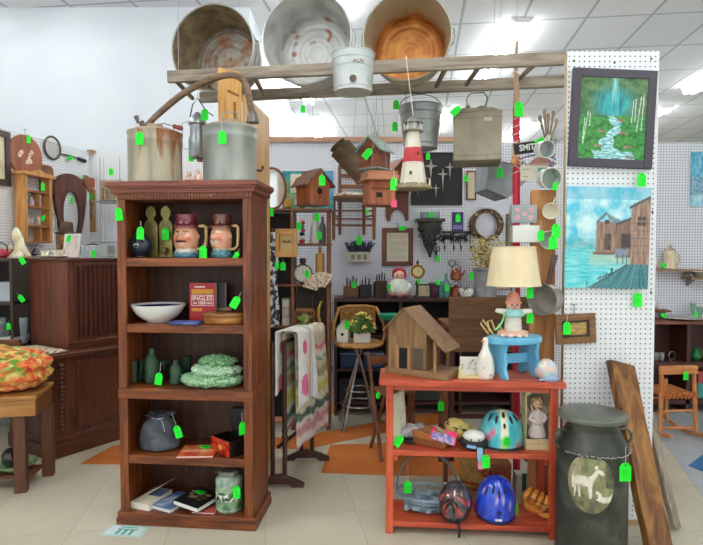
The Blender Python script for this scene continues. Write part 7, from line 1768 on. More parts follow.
# ================================================================ LEFT WALL: things on the pegboard
def lwd(px0, px1, py): return (lwp(px1, py)-lwp(px0, py)).xy.length
def lws(px, py): return lwp(px, py).y/FPX      # metres per photo pixel, upright
def LT(name, px, py, label, cat, off=.004, group=None, roll=0): return T(name, label, cat, lwp(px, py, off), 0, group, rot=(0, roll, ang))
def ltag(px, py, what, off=.03, **k):
    o = price_tag(0, 0, 0, what, top=lwp(px, py, off), rz=ang, **k); return o
# framed picture cut by the left edge
t = LT('large_framed_picture', -4, 157, 'dark framed cream picture cut by the left edge', 'picture'); w_, h_ = lwd(-16,8,157)/2, 27*lws(0,157)
for q_ in (-1,1): P('frame_side', MB().bb(q_*w_,q_*(w_-.05),-.03,0,-h_,h_), wood('2f2018','4a3426','z'), t, bev=.003); P('frame_side', MB().bb(-w_+.05,w_-.05,-.03,0,q_*h_,q_*(h_-.05)), wood('2f2018','4a3426','x'), t, bev=.003)
P('picture', MB().bb(-w_+.05,w_-.05,-.012,-.002,-h_+.05,h_-.05), mottle(['cfc49c','e2dab8','b9ad80'],3,.6), t)
# round board painted with flowers
t = LT('painted_round_board', 24, 156, 'round reddish wooden board painted with pale flowers', 'wall plaque'); rx, rz_0 = lwd(7.5,40.5,156)/2, 20.5*lws(24,156)
b = MB(); b.lathe([(0,0),(1,0),(1,.02),(0,.02)],48,ax=(0,-1,0)); b.v = [(v[0]*rx,v[1],v[2]*rz_0) for v in b.v]; P('board', b, wood('7a3c22','98542f','z',3,.45,'a86440'), t)
b = MB(); random.seed(6)
for x, z in ((-.35,.05),(-.28,.12),(.15,-.12),(.25,-.2),(.2,.05),(.32,.18),(.05,-.25),(-.4,-.02)):
    for k in range(5): a = k*1.257; b.ell((x*rx+.012*cos(a),-.0215,z*rz_0*1.2+.012*sin(a)),(.010,.002,.010),8,5)
P('painted_flowers', b, mottle(['e2c8a8','f0dcc8','c8786a'],30,.5), t)
b = MB(); b.tube([(0,-.01,rz_0-.01),(0,-.012,rz_0+.06)],.003,5); b.tube([(-.02,-.012,rz_0+.05),(.02,-.012,rz_0+.05)],.003,5); P('hook', b, STEEL, t)
ltag(25.5, 135, 'on the round board painted with flowers', up=.02, s=1.1)
# racket
t = LT('badminton_racket', 51, 148, 'old badminton racket with a dark grip hanging slanted', 'racket'); rx, rz_0 = lwd(42.5,58.5,148)/2, 11*lws(51,148)
b = MB(); b.tube([(rx*cos(R(a)),-.012,rz_0*sin(R(a))) for a in range(0,360,10)],.010,8,closed=True); P('hoop', b, plain('4a3c34',.4), t)
b = MB()
for k in range(-5,6):
    x = k*rx/6; hz_ = rz_0*math.sqrt(1-(k/6)**2); b.cyl((x,-.012,-hz_),(x,-.012,hz_),.0014,n=4); z = k*rz_0/6; hx = rx*math.sqrt(1-(k/6)**2); b.cyl((-hx,-.012,z),(hx,-.012,z),.0014,n=4)
P('strings', b, plain('c8c4b8',.6), t)
e1 = lwp(83,161)-lwp(51,148); L1 = e1.xy.length; b = MB(); b.tube([(rx*.9,-.012,-rz_0*.35),(L1*.55,-.014,e1.z*.62),(L1*.8,-.014,e1.z*.85)],[.008,.007,.007],8); P('shaft', b, plain('3a3434',.4), t)
b = MB(); b.tube([(L1*.78,-.016,e1.z*.83),(L1*1.0,-.02,e1.z*1.05)],[.017,.02],8); b.tube([(L1*.95,-.02,e1.z*.95),(L1*.93,-.03,e1.z*1.5)],[.012,.008],6); P('grip', b, plain('2c2434',.6), t)
ltag(70, 157, 'on the handle of the racket', up=.02, lean=R(0), tilt=R(60))
# rounded board
t = LT('cutting_board', 45, 179.5, 'small brown rounded cutting board left of the oval mirror frame', 'cutting board'); w_, h_ = lwd(38.5,52,179)/2, 14*lws(46,179)
o_ = [(-w_,-h_),(w_,-h_),(w_,h_*.7),(w_*.7,h_),(-w_*.7,h_),(-w_,h_*.7)]; P('board', MB().prism(o_,-.02,0,'xz'), BROWN('z'), t, bev=.003)
ltag(47.5, 176, 'on the small brown rounded board', up=.03)
# curio shelf
t = LT('curio_shelf', 27, 208, 'honey wooden wall curio shelf with small figures', 'wall shelf', off=.026); w_ = lwd(11.5,41,208)/2; h_ = 35*lws(27,208)
HON = wood('a86c34','c68a4c','z',4,.45,'d49c60')
for q_ in (-1,1): P('side', MB().bb(q_*w_,q_*(w_-.05 if q_ < 0 else w_-.03),-.09,0,-h_,h_*.95), HON, t, bev=.002)
P('top_cap', MB().prism([(-w_-.02,h_*.88),(w_+.03,h_*.88),(w_+.03,h_*.97),(w_*.4,h_*1.0),(0,h_*1.08),(-w_*.5,h_*.98),(-w_-.02,h_*.97)],-.11,0,'xz'), HON, t, bev=.002)
for z in (-1,-.55,-.02,.42): P('shelf_board', MB().bb(-w_+.05,w_-.03,-.088,0,h_*z,h_*z+.018), wood('8a5228','a86a38','x',4,.5), t)
P('divider', MB().bb(.02,.035,-.08,0,-h_*.02+.018,h_*.42), HON, t)
P('divider', MB().bb(.03,.045,-.08,0,-h_+.018,-h_*.55), HON, t)
for px, py, cl, lab in ((26,198,'6a5a8a','small purple and white figurine on the curio shelf top row'),(33,225,'a86038','small reddish vase on the curio shelf bottom row'),(21,220,'d8c8a8','small cream ornament on the curio shelf middle row')):
    p_ = lwp(px,py,.05); k_ = lws(px,py); tt = T('miniature', lab, 'figurine', p_); zt_ = 0
    P('body', MB().lathe([(.022,0),(.03,.02),(.026,.05),(.012,.075),(.016,.09),(0,.105)],16), mottle([cl,'e8e4e0'],30,.3), tt)
    # drop onto the board beneath
    for zf in (.42,-.02,-.55,-1):
        zb_ = t.location.z+h_*zf+.0185
        if zb_ <= p_.z+.03: tt.location.z = zb_; break
ltag(31, 183, 'at the top of the honey curio shelf', off=.12, up=.02, s=1.1); ltag(33, 216, 'in the middle of the honey curio shelf', off=.12, up=.02, tilt=R(40), s=.9)
# plate
t = LT('wall_plate', 47.5, 222, 'oval white plate with a green sprig hanging on the left wall', 'plate'); rx, rz_0 = lwd(41.5,54,222)/2, 11.5*lws(47,222)
b = MB(); b.lathe([(0,.012),(.6,.010),(.66,.016),(1,.03),(1,.024),(.6,0),(0,0)],36,cap=False,ax=(0,-1,0)); b.v = [(v[0]*rx,v[1],v[2]*rz_0) for v in b.v]; P('plate', b, plain('e2e6e4',.2,coat=.4), t)
b = MB(); b.tube([(rx*.86*cos(R(a)),-.027,rz_0*.86*sin(R(a))) for a in range(0,360,15)],.004,5,closed=True); P('rim_line', b, plain('6a8a94',.3), t)
b = MB(); 
for x, z in ((-.02,.02),(.01,.0),(-.01,-.03),(.02,.03),(0,.05)): b.ell((x,-.014,z),(.014,.003,.009),8,5)
P('sprig', b, plain('4a6a44',.4), t)
# oval mirror frame: brown arch with an oval opening
t = LT('oval_frame', 68.5, 213, 'tall dark brown wooden arch frame with an oval opening', 'mirror frame'); w_ = lwd(52,84.5,213)/2; h_ = 39*lws(68,213)
b = MB(); n_ = 40; outer = []; inner = []
for k in range(n_):
    a = 2*pi*k/n_; 
    if sin(a) >= 0: ox, oz = w_*cos(a), h_*.55+h_*.45*sin(a)
    else: ox, oz = w_*cos(a)*(1-.22*abs(sin(a))), h_*.55+h_*1.55*sin(a)
    outer.append((ox,oz)); inner.append((w_*.52*cos(a)+.01,-h_*.02+h_*.66*sin(a) if sin(a) < 0 else -h_*.02+h_*.58*sin(a)))
vs = [(x,-.03,z) for x,z in outer]+[(x,-.03,z) for x,z in inner]+[(x,0,z) for x,z in outer]+[(x,0,z) for x,z in inner]; fs = []
for k in range(n_):
    j = (k+1) % n_; fs += [(k,j,n_+j,n_+k),(2*n_+j,2*n_+k,3*n_+k,3*n_+j),(j,k,2*n_+k,2*n_+j),(n_+k,n_+j,3*n_+j,3*n_+k)]
b.add(vs, fs); P('wooden_arch', b, wood('3f2118','5c3224','z',4,.4,'6c4030'), t)
ltag(69.5, 197, 'inside the oval opening of the dark arch frame', up=.02)
for k, (px, py, rr_, hh_, cl, lab) in enumerate(((67,232,.075,.07,'6b4a2c','lower brown woven basket of the stack seen through the arch frame'),(67,222,.06,.06,'4a2e1c','dark bowl on top of the woven basket in the arch frame'))):
    pass
# heart boards, long plank
t = LT('heart_board', 88, 183, 'small reddish wooden heart-shaped board high on the left wall', 'cutting board'); s_ = lws(85,183)
o_ = [(0,-9),(5,-3),(6,2),(4,6),(1.5,5.5),(0,4),(-1.5,6.5),(-4,7),(-6,3),(-5,-2)]; P('board', MB().prism([(x*s_*1.5,z*s_) for x,z in o_],-.02,0,'xz'), wood('8a4a28','a8623c','z',4,.5), t, bev=.003)
ltag(81, 175, 'left of the small heart-shaped board', up=.02, s=.6)
t = LT('tall_wood_plaque', 90.5, 211, 'tall narrow tan plaque with dark brushed characters', 'wall plaque'); w_ = .10; h_ = 21*lws(88,211); t.location = V3(at(91,211,YB1-.004).x, YB1-.004, zz(211,YB1-.004)); t.rotation_euler = (0,0,0); h_ = px2m(21,5.8); w_ = px2m(5,5.8)
P('plaque', MB().bb(-w_,w_,-.016,0,-h_,h_), wood('a4784a','bc9060','z',3,.5), t, bev=.002)
b = MB(); b.tube([(0,-.018,.11),(-.02,-.018,.02),(.01,-.018,.0)],.006,5); b.tube([(.0,-.018,-.02),(.02,-.018,-.06),(-.02,-.018,-.1)],.006,5); b.tube([(-.02,-.018,.06),(.02,-.018,.07)],.005,5); P('brush_marks', b, plain('3a2418',.6), t)
price_tag(90.5, 193, YB1-.05, 'at the top of the tall narrow tan plaque', up=.02)

# ---- back-left alcove: chrome wire rack, dishes
t = T('wire_rack', 'tall chrome wire rack against the far left pegboard', 'rack', (at(107,200,5.55).x, 5.55, zz(202,5.55))); CW = plain('aab0b4',.3,.7)
s = px2m(1,5.55)
b = MB()
for x in (-11,-7,9): b.cyl((x*s,.1,-42*s),(x*s,.1,46*s),.006,n=7)
P('frame_wires', b, CW, t)
b = MB()
for z in (0,-40):
    for k in range(9): b.cyl((-12*s+k*2.6*s,-.09,z*s),(-12*s+k*2.6*s,.15,z*s),.003,n=5)
    b.cyl((-12*s,-.09,z*s),(10*s,-.09,z*s),.005,n=6); b.cyl((-12*s,.15,z*s),(10*s,.15,z*s),.005,n=6)
P('shelf_wires', b, CW, t)
b = MB(); b.tube([(-9*s,-.05,-2*s),(-12*s,-.05,-12*s),(-8*s,-.05,-16*s),(-4*s,-.05,-8*s),(-1*s,-.05,-20*s),(3*s,-.05,-12*s),(6*s,-.05,-22*s)],.005,6); P('hanging_whisks', b, CW, t)
c = V3(at(113,181,5.5).x,5.5,zz(201.8,5.55)+.005); b = MB()
for k in range(6): b.bb(-.09+.036*k,-.078+.036*k,-.08,-.074,0,.2); b.bb(-.1,.1,-.082,-.076,.005+.036*k,.012+.036*k)
b.bb(-.1,.1,-.08,.08,0,.006); b.bb(-.1,-.095,-.08,.08,0,.2); b.bb(.095,.1,-.08,.08,0,.2); b.bb(-.1,.1,.075,.08,0,.2); S('metal_crate', b, mottle(['a08c74','b8a890'],9,.5,.3), 'small slatted metal crate on top of the chrome wire rack', 'crate', c)
price_tag(111, 168, 5.40, 'on the small metal crate of the wire rack', up=.02, s=1.1)
c = V3(at(110,243,5.5).x,5.5,zz(238.5,5.55)-.0); b = MB(); 
# brown shelf and figures between the two cans
c = at(196,183,5.6); t = T('far_wall_shelf', 'brown wall shelf far behind, seen between the two round cans', 'wall shelf', c); P('shelf_board', MB().bb(-.28,.14,-.16,.19,-.02,.0), BROWN('x'), t)
P('bracket', MB().prism([(0,-.02),(.19,-.02),(.19,-.14)],-.01,.01,'yz'), BROWN('z'), t)
def mini(px, Yq, z, cl, lab, h_=.13, cl2='e8e0d4', name='figurine'):
    tt = T(name, lab, 'figurine', V3(at(px,180,Yq).x,Yq,z+.001)); P('body', MB().lathe([(.03,0),(.045,.03*h_/.13),(.035,.07*h_/.13),(.02,.085*h_/.13)],18,wob=.08), mottle([cl,cl2],20,.4), tt); b = MB(); b.ell((0,0,h_*.8),(.026,.026,.028),14,10); P('head', b, mottle([cl2,cl],16,.4), tt)
mini(198,5.58,c.z,'c87838','orange round-headed figurine between the two cans'); mini(189,5.58,c.z,'8a3c34','dark red figurine left of the orange one between the cans',.11)

# ================================================================ DARK CABINET (two parts)
CO = V3(-2.10,3.79,.001); crz = math.atan2(.455,.30)
t = T('hutch_cabinet', 'dark carved wooden hutch cabinet with a tambour upper part', 'cabinet', CO, crz)
MAH = lambda a='z': wood('3a1a10','5a2c1a',a,4,.38,'6e3a22',coat=.15)
HL = .737; HU = zz(258.5,4.05)
P('lower_body', MB().bb(0,1.35,.01,.56,.10,HL-.03), MAH('z'), t, bev=.003)
P('plinth', MB().bb(-.015,1.37,-.012,.57,0,.10), MAH('x'), t, bev=.004)
P('ledge', MB().prism([(-.03,HL-.03),(1.38,HL-.03),(1.38,HL),(-.03,HL)],-.03,.58,'xz'), MAH('x'), t, bev=.006)
P('lower_moulding', MB().bb(-.006,1.36,.006-.012,.562,.105,.145), MAH('x'), t, bev=.003)
P('door_panel', MB().bb(.20,.74,-.004,.01,.19,HL-.07), wood('4a2214','6b3620','z',4,.4), t, bev=.004)
P('door_panel', MB().bb(.80,1.28,-.004,.01,.19,HL-.07), wood('4a2214','6b3620','z',4,.4), t, bev=.004)
b = MB(); 
for k in range(16): b.ell((.09,-.006,.20+k*.03),(.022,.018,.017),12,8,rot=Matrix.Rotation(.4,3,'Y'))
P('turned_column', b, MAH('z'), t)
P('upper_body', MB().bb(.21,1.35,.125,.66,HL+.001,HU-.02), wood('4a2416','6e3822','z',3,.4,'7e4428',coat=.15), t, bev=.004)
P('upper_top', MB().bb(.195,1.37,.11,.67,HU-.02,HU), MAH('x'), t, bev=.003)
P('upper_base_moulding', MB().bb(.20,1.36,.105,.125,HL+.001,HL+.05), MAH('x'), t, bev=.004)
b = MB()
for k in range(26): x = .27+k*.038; b.lathe([(.014,0),(.014,HU-HL-.14)],8,(x,.122,HL+.08))
P('tambour_slats', b, wood('3c1a10','5a2c1a','z',5,.4), t)
P('carved_strip', MB().bb(.255,1.3,.108,.125,HU-.055,HU-.03), MAH('x'), t)
def ct(x, y, z=HU):   # cabinet local to world
    q_ = Matrix.Rotation(crz,3,'Z') @ V3(x,y,0); return V3(CO.x+q_.x, CO.y+q_.y, z+.0022)
def ctp(px, Yc):  # world point on cabinet top at depth Yc under photo column px
    return V3(at(px,258,Yc).x, Yc, HU+.0022)
# lace cloth on the ledge
b = MB(); b.grid(lambda u, v: (.0+.16*u, .02+.45*v, .004+.006*fbm(u*6,v*14,1)+.004), 20, 50, thick=(0,0,-.003)); tt = T('lace_doily', 'cream and brown lace runner on the ledge of the dark cabinet', 'doily', (CO.x,CO.y,HL+.0025), crz); P('lace', b, vcol(.9), tt, col=lambda p: lin('3a241c') if mnoise.cell(Vector((p.x*90,p.y*90,0))) > .55 else lin('c8b8a0'))

# things on the cabinet top
t = T('leaning_frame', 'small white picture frame leaning on the dark cabinet, tagged', 'picture', ctp(72,4.55), rot=(R(-10),0,R(-10))); s = px2m(1,4.55)
for q_ in (-1,1): P('frame_side', MB().bb(q_*9*s,q_*7*s,-.02,0,0,24*s), mottle(['d8d0c8','ece6e0'],9,.5), t); P('frame_side', MB().bb(-7*s,7*s,-.02,0,12*s+q_*12*s,12*s+q_*10*s), mottle(['d8d0c8','ece6e0'],9,.5), t)
P('picture', MB().bb(-7*s,7*s,-.012,-.002,2*s,22*s), mottle(['c8a8a4','e4d4d0','a89890'],6,.5), t)
price_tag(70, 235, 4.5, 'on the leaning white picture frame', up=.02, s=.9, tilt=R(20))
# glass cake cover
c = ctp(97,4.62); t = T('glass_case', 'low rectangular clear glass case with a dark knob on the cabinet', 'glass case', c, R(0)); s = px2m(1,4.62)
P('glass_cover', MB().box((0,0,6.5*s),(30*s,.16,12*s),top=(.95,.92)), glass('dfe8e6',.05,.75), t, bev=.006); P('tray', MB().bb(-16*s,16*s,-.09,.09,-.0,.5*s), plain('c8d0ce',.3), t); P('knob', MB().lathe([(.05,0),(.055,.006),(.02,.014),(0,.018)],16,(-4*s,0,12.6*s),sy=.5), BLACK, t)
price_tag(93.5, 250, 4.5, 'in front of the low clear glass case', up=.02, s=.9)
def cup(px, Yc, r_, h_, label, m, sauc=True, hand=1, z=None):
    c = ctp(px,Yc); 
    if z is not None: c.z = z
    t = T('teacup', label, 'cup', c, R(20), 'china teacups'); 
    if sauc: P('saucer', MB().lathe([(.03,0),(.05,.004),(.072,.014),(.07,.016),(.03,.008),(0,.008)],26,cap=False), m, t)
    z0 = .009 if sauc else 0
    P('cup_body', MB().lathe([(r_*.5,z0),(r_*.6,z0+.006),(r_*.9,z0+h_*.5),(r_,z0+h_),(r_*.95,z0+h_),(r_*.8,z0+h_*.4),(0,z0+.01)],26,cap=False), m, t)
    b = MB(); b.tube([(hand*r_*.9,0,z0+h_*.85),(hand*(r_+.022),0,z0+h_*.8),(hand*(r_+.02),0,z0+h_*.35),(hand*r_*.75,0,z0+h_*.25)],.004,6); P('handle', b, m, t)
CHN = mottle(['d8d0b0','efe9d4','8aa080'],24,.25,coat=.4)
cup(45.5,4.42,.038,.05,'china teacup with green pattern, left of the pair on the cabinet',CHN); cup(59,4.34,.044,.055,'wider china teacup with green pattern, right of the pair on the cabinet',CHN)
t = T('wine_caddy', 'dark and silver twisted metal ornament beside the teacups', 'ornament', ctp(38,4.5)); b = MB()
for k in range(5): a = k*1.3; b.tube([(-.07,.02*sin(a),.01),(0,.03*cos(a),.03+.02*k),(.06*cos(a*.3),.0,.05+.012*k)],.006,6)
P('twisted_bars', b, mottle(['26262a','b0b4b8'],20,.3,.6), t)
c = ctp(67,4.85); t = T('woven_basket', 'brown woven basket stacked with hats behind the white frame', 'basket', c); s = px2m(1,4.85)
P('basket', MB().lathe([(.06,0),(.085,.05),(.09,.2),(.085,.2),(.05,.02)],24,sy=.8), mottle(['5a3c22','8a6238','b8905c'],26,.8,bump=.5), t)
P('hat_crown', MB().lathe([(.08,.205),(.10,.21),(.10,.22),(.06,.225),(.055,.30),(.04,.315),(0,.32)],24,sy=.8), mottle(['3a2a20','5c4634'],12,.8), t)
P('hat_band', MB().lathe([(.0562,.23),(.0562,.25)],24,(0,0,0),sy=.81,cap=False), plain('c8b080',.7), t)
# cream figurine group (angel/bird) and red teapot at the left end
c = V3(at(19,258,4.42).x,4.42,HU+.0022)
# shelf unit they stand on
t = T('side_shelf', 'dark open shelf unit left of the carved cabinet', 'shelf', (-2.86,4.42,0)); X0, X1 = -.25, .235
for z in (HU, 1.07, .74, .3): P('shelf_board', MB().bb(X0,X1,-.17,.26,z-.025,z), wood('33271e','4c3c2e','x'), t, bev=.002)
for x in (X0, X1-.022): P('side_panel', MB().bb(x,x+.022,-.168,.258,.001,HU-.026), wood('33271e','4c3c2e','z'), t)
P('mid_panel', MB().bb(.0,.02,-.15,.25,.765,HU-.026), wood('33271e','4c3c2e','z'), t)
t = T('cream_figurine', 'cream ceramic rooster figurine with ruffled skirt at the left', 'figurine', V3(at(19,258,4.40).x,4.40,HU+.001)); s = px2m(1,4.4)
b = MB(); b.lathe([(10*s,0),(10.5*s,2*s),(6*s,8*s),(4.5*s,14*s),(5.4*s,20*s),(4*s,26*s),(1.5*s,30*s),(0,30.5*s)],28,sy=.7); b.v = [(v[0]*(1+.10*sin(5*math.atan2(v[1],v[0])+v[2]*30))+.02*sin(v[2]*22),v[1]*(1+.10*sin(7*math.atan2(v[1],v[0]))),v[2]) for v in b.v]; P('ruffled_body', b, mottle(['c8bc8c','e8e0bc','f0ead0'],9,.35,coat=.3), t)
b = MB(); b.tube([(-4*s,-.03,12*s),(-9*s,-.04,8*s),(-12*s,-.04,3*s)],[2.6*s,2.4*s,1.4*s],9); b.tube([(5*s,-.03,10*s),(9*s,-.04,6*s),(12*s,-.04,2*s)],[2.2*s,2*s,1.2*s],9); P('wing', b, mottle(['c8bc8c','e8e0bc','e0a8a0'],9,.35,coat=.3), t)
price_tag(20, 257, 4.22, 'over the shelf edge under the cream figurine', up=.02, tilt=R(-30), s=.95)
t = T('red_teapot', 'small red and black teapot at the left picture edge', 'teapot', V3(at(2,258,4.34).x,4.34,HU+.001)); P('pot', MB().lathe([(.03,0),(.05,.02),(.052,.045),(.03,.07),(0,.075)],22), plain('a8303c',.25,coat=.4), t)
b = MB(); b.tube([(-.045,0,.05),(-.04,0,.1),(0,0,.125),(.04,0,.1),(.045,0,.05)],.005,6); P('handle', b, BLACK, t); b = MB(); b.tube([(.045,0,.03),(.075,0,.05),(.085,0,.07)],[.012,.008,.006],8); P('spout', b, plain('a8303c',.25,coat=.4), t)
# boxes and glass on that shelf
def sh(px, Yc, z): return V3(at(px,300,Yc).x, Yc, z+.0015)
S('white_box', MB().bb(-.07,.075,-.1,.1,0,.15), mottle(['a8b4bc','c4ccd0'],4,.6), 'tall pale blue-grey box on the upper board of the side shelf', 'box', sh(13,4.40,1.07), bev=.003)
S('white_box', MB().bb(-.07,.07,-.1,.1,0,.05), mottle(['bcc0c4','dcdedf'],4,.6), 'flat white box on the middle board of the side shelf', 'box', sh(13,4.36,.74), bev=.003)
price_tag(19, 295, 4.2, 'on the upper board of the side shelf', up=.02, tilt=R(-32), s=.95); price_tag(8.5, 323, 4.2, 'over the glassware of the side shelf', up=.02, s=.8)
for k, (px, r_, h_, lab) in enumerate(((1,.04,.2,'tall clear glass vase, leftmost on the side shelf'),(6,.034,.16,'shorter clear glass tumbler beside the tall vase'),(24,.030,.2,'clear fluted glass nearest the carved cabinet'))):
    S('clear_glass', MB().lathe([(r_*.7,0),(r_*.75,.01),(r_,h_),(r_-.004,h_),(r_*.66,.012),(0,.012)],20,cap=False), glass('dfeaec',.04,.8), lab, 'glass', sh(px-1,4.30+.03*(k%2),.74 if k != 2 else .74), group='clear glassware')

# ================================================================ SMALL TABLE WITH THE AFGHAN
t = T('wooden_side_table', 'plain brown wooden side table with a thick apron at the left edge', 'table', (-2.296,3.36,0), R(14)); TX0, TX1 = -.62, .38
TW = wood('8a5a28','a87438','x',3.5,.45,'bb8848')
P('table_top', MB().bb(TX0,TX1,-.21,.16,.575,.60), TW, t, bev=.003)
P('apron', MB().bb(TX0+.01,TX1-.01,-.20,-.175,.475,.574), TW, t, bev=.002); P('apron', MB().bb(TX1-.035,TX1-.01,-.174,.15,.475,.574), wood('6a4020','855428','y',3.5,.45), t)
for x, y_ in ((-.55,-.14),(.27,-.14),(-.55,.10),(.355,.10)): P('leg', MB().bb(x-.032,x+.034,y_-.028,y_+.028,.001,.474), wood('4f2c18','6b4024','z',4,.45), t, bev=.002)
P('lower_shelf', MB().bb(TX0+.1,.33,-.10,.06,.07,.09), wood('4f2c18','6b4024','x',4,.45), t)
# green platter on the lower shelf
c = V3(-2.115,3.42,.0925); t = T('green_platter', 'large green glazed platter on the table\'s lower shelf', 'platter', c); P('platter', MB().lathe([(.07,0),(.08,.006),(.122,.035),(.125,.043),(.115,.043),(.075,.014),(0,.012)],40,cap=False), mottle(['5c8a58','88b080','a8c89c'],5,.15,coat=.6), t)
b = MB(); b.lathe([(.06,0),(.08,.02),(.075,.07),(.04,.09),(.03,.1)],24,(-.03,0,.019)); 
t = T('dark_teapot', 'dark glazed teapot standing on the green platter', 'teapot', c+V3(-.03,.0,.0145)); P('pot', MB().lathe([(.03,0),(.05,.03),(.05,.08),(.03,.11),(0,.12)],24), plain('2c2220',.25,coat=.4), t); b = MB(); b.tube([(.045,0,.05),(.07,0,.08),(.08,0,.11)],[.014,.01,.007],8); P('spout', b, plain('2c2220',.25,coat=.4), t)
# afghan: folded and draped
c = V3(-2.36,3.35,.6015); t = T('crocheted_afghan', 'thick folded crocheted afghan in red, yellow, green and orange', 'blanket', c, R(14))
b = MB(); b.ell((0,0,0),(1,1,1),90,50)
vs = []
for v in b.v:
    x, y, z = v; f_ = lambda q, p_: math.copysign(abs(q)**p_, q)
    X = .46*f_(x,.5); Y_ = .20*f_(y,.55); Z = .135*f_(z,.55)+.135
    Z *= 1-.16*max(0,(X-.1))/.4
    d_ = 1+.03*fbm(x*3,y*3,z*3); lay = .012*sin(Z*90)*(abs(x)+abs(y) > .9); k_ = .006*sin(X*70+Y_*50)*sin(Z*70)
    vs.append((X*d_+lay+k_, Y_*d_-lay*.5, max(.0,Z*d_+k_)))
b.v = vs
def afg(p):
    q_ = p.x*4.2+p.y*3.1-p.z*9.5+.7*fbm(p.x*5,p.y*5,p.z*5); n_ = fbm(p.x*10+3,p.y*10,p.z*24); m_ = fbm(p.x*26,p.y*26,p.z*60+4)
    k = (q_*1.1+n_*2.0) % 5
    c_ = ('d82a24','e8d878','b8481c','5c9a2c','e8924a')[int(k)]
    c2_ = ('e8d878','c83020','e8d070','e8dc90','d83a24')[int(k)]
    return mixc(c_, c2_, .25+m_*1.4)
P('knitted_body', b, vcol(.95,bump=.9), t, col=afg)
t = T('wooden_tray', 'brown wooden tray edge behind the crocheted afghan', 'tray', (-2.62,3.86,.0)); 
t.location = V3(at(6,346,3.84).x,3.84,.80); P('tray_board', MB().bb(-.16,.10,-.02,.02,-.05,.04), BROWN('x'), t); P('tray_leg', MB().bb(-.15,-.12,-.015,.015,-.799,-.051), BROWN('z'), t); P('tray_leg', MB().bb(.06,.09,-.015,.015,-.799,-.051), BROWN('z'), t)

# ================================================================ RIGHT ALCOVE
YR = YB2-.002
def wshelf(px0, px1, py, depth, label, m=None):
    c = at((px0+px1)/2,py,YR); w_ = px2m(px1-px0,YR)/2; c.y = YR; t = T('wall_shelf', label, 'wall shelf', c, 0); P('shelf_board', MB().bb(-w_,w_,-depth,0,-.018,0), m or wood('8a6a50','ab8a6c','x',4,.6), t)
    for q_ in (-.7,.7): P('bracket', MB().prism([(-depth*.8,-.0185),(0,-.0185),(0,-.09)],-.006+q_*w_,.006+q_*w_,'yz'), STEEL, t)
    return c
cA = wshelf(640,692,269,.16,'upper brown wall shelf holding the beer stein'); cB = wshelf(681,722,277,.16,'lower brown wall shelf holding glass bowls')
cC = wshelf(640,664,309,.12,'tiny brown wall shelf just right of the pegboard panel', BROWN('x'))
# stein
c = V3(at(670,269,5.16).x,5.16,cA.z+.001); s = px2m(1,5.16); t = T('beer_stein', 'cream ceramic beer stein with a lid and painted red figure', 'stein', c)
P('body', MB().lathe([(6*s,0),(6.6*s,1*s),(5.6*s,3*s),(5.2*s,12*s),(5.4*s,17*s),(4.8*s,18*s),(0,18*s)],28), vcol(.3,coat=.4), t, col=lambda p: lin('b8403c') if (p.x+.02)**2+(p.z-.08)**2 < .0007 and p.y < 0 else mixc('c8b088','e8dcc0', .5+fbm(p.x*40,p.y*40,p.z*40)))
P('lid', MB().lathe([(5.2*s,18*s),(5*s,19*s),(2.5*s,21*s),(1*s,22*s),(1.2*s,24*s),(0,25*s)],20), mottle(['b09c80','d0c0a4'],12,.4,.2), t)
b = MB(); b.tube([(5*s,0,16*s),(9*s,0,15*s),(9.5*s,0,7*s),(5.4*s,0,4*s)],.9*s,7); P('handle', b, plain('d8c8a0',.3), t)
price_tag(661, 263, 5.05, 'lying left of the beer stein', up=.02, tilt=R(-50), s=.9)
mini(657,5.15,cA.z,'a88a90','small pale figurine left of the beer stein',.07)
for px, r_, lab in ((686,.035,'small glass bowl on the lower wall shelf, left one'),(698,.055,'larger glass bowl on the lower wall shelf')):
    c = V3(at(px,277,5.15).x,5.15,cB.z+.001); S('glass_bowl', MB().lathe([(r_*.5,0),(r_*.6,.004),(r_,r_*.9),(r_*.94,r_*.9),(r_*.5,.008),(0,.008)],24,cap=False), glass('c8c0b4',.05,.6), lab, 'bowl', c, group='glass bowls')
# dark base unit
Yu = 4.95; zt_ = zz(321,Yu); x0, x1 = at(640,350,Yu).x, at(742,350,Yu).x; t = T('dark_base_shelf', 'dark red-brown open base shelf in the right alcove', 'shelf', ((x0+x1)/2,Yu,0)); w2 = (x1-x0)/2; M_ = lambda a: wood('3a1c16','55291f',a,4,.45)
P('top_board', MB().bb(-w2,w2,-.02,.28,zt_-.03,zt_), wood('6b3a2a','855040','x',4,.45), t, bev=.003)
for px in (641,687,738): x = at(px,350,Yu).x-t.location.x; P('upright', MB().bb(x,x+.035,0,.27,.001,zt_-.031), M_('z'), t)
zm = zz(362,Yu)
P('shelf_board', MB().bb(-w2+.04,w2,-.015,.27,zm-.045,zm), M_('x'), t); P('shelf_board', MB().bb(-w2+.04,w2,.0,.27,.08,.12), M_('x'), t); P('back_board', MB().bb(-w2,w2,.272,.28,.001,zt_-.031), M_('z'), t)
def us(px, z, dy=.08): return V3(at(px,360,Yu+dy).x,Yu+dy,z+.0012)
for px, r_, lab in ((655,.03,'silver cup nearest the pegboard panel in the dark shelf'),(661,.028,'second silver cup in the dark shelf')):
    S('silver_cup', MB().lathe([(r_*.8,0),(r_,.01),(r_,.07),(r_*.9,.07),(r_*.8,.012),(0,.012)],20,cap=False), mottle(['a8a8a4','d8d8d2'],9,.25,.6), lab, 'cup', us(px,zm), group='silver cups')
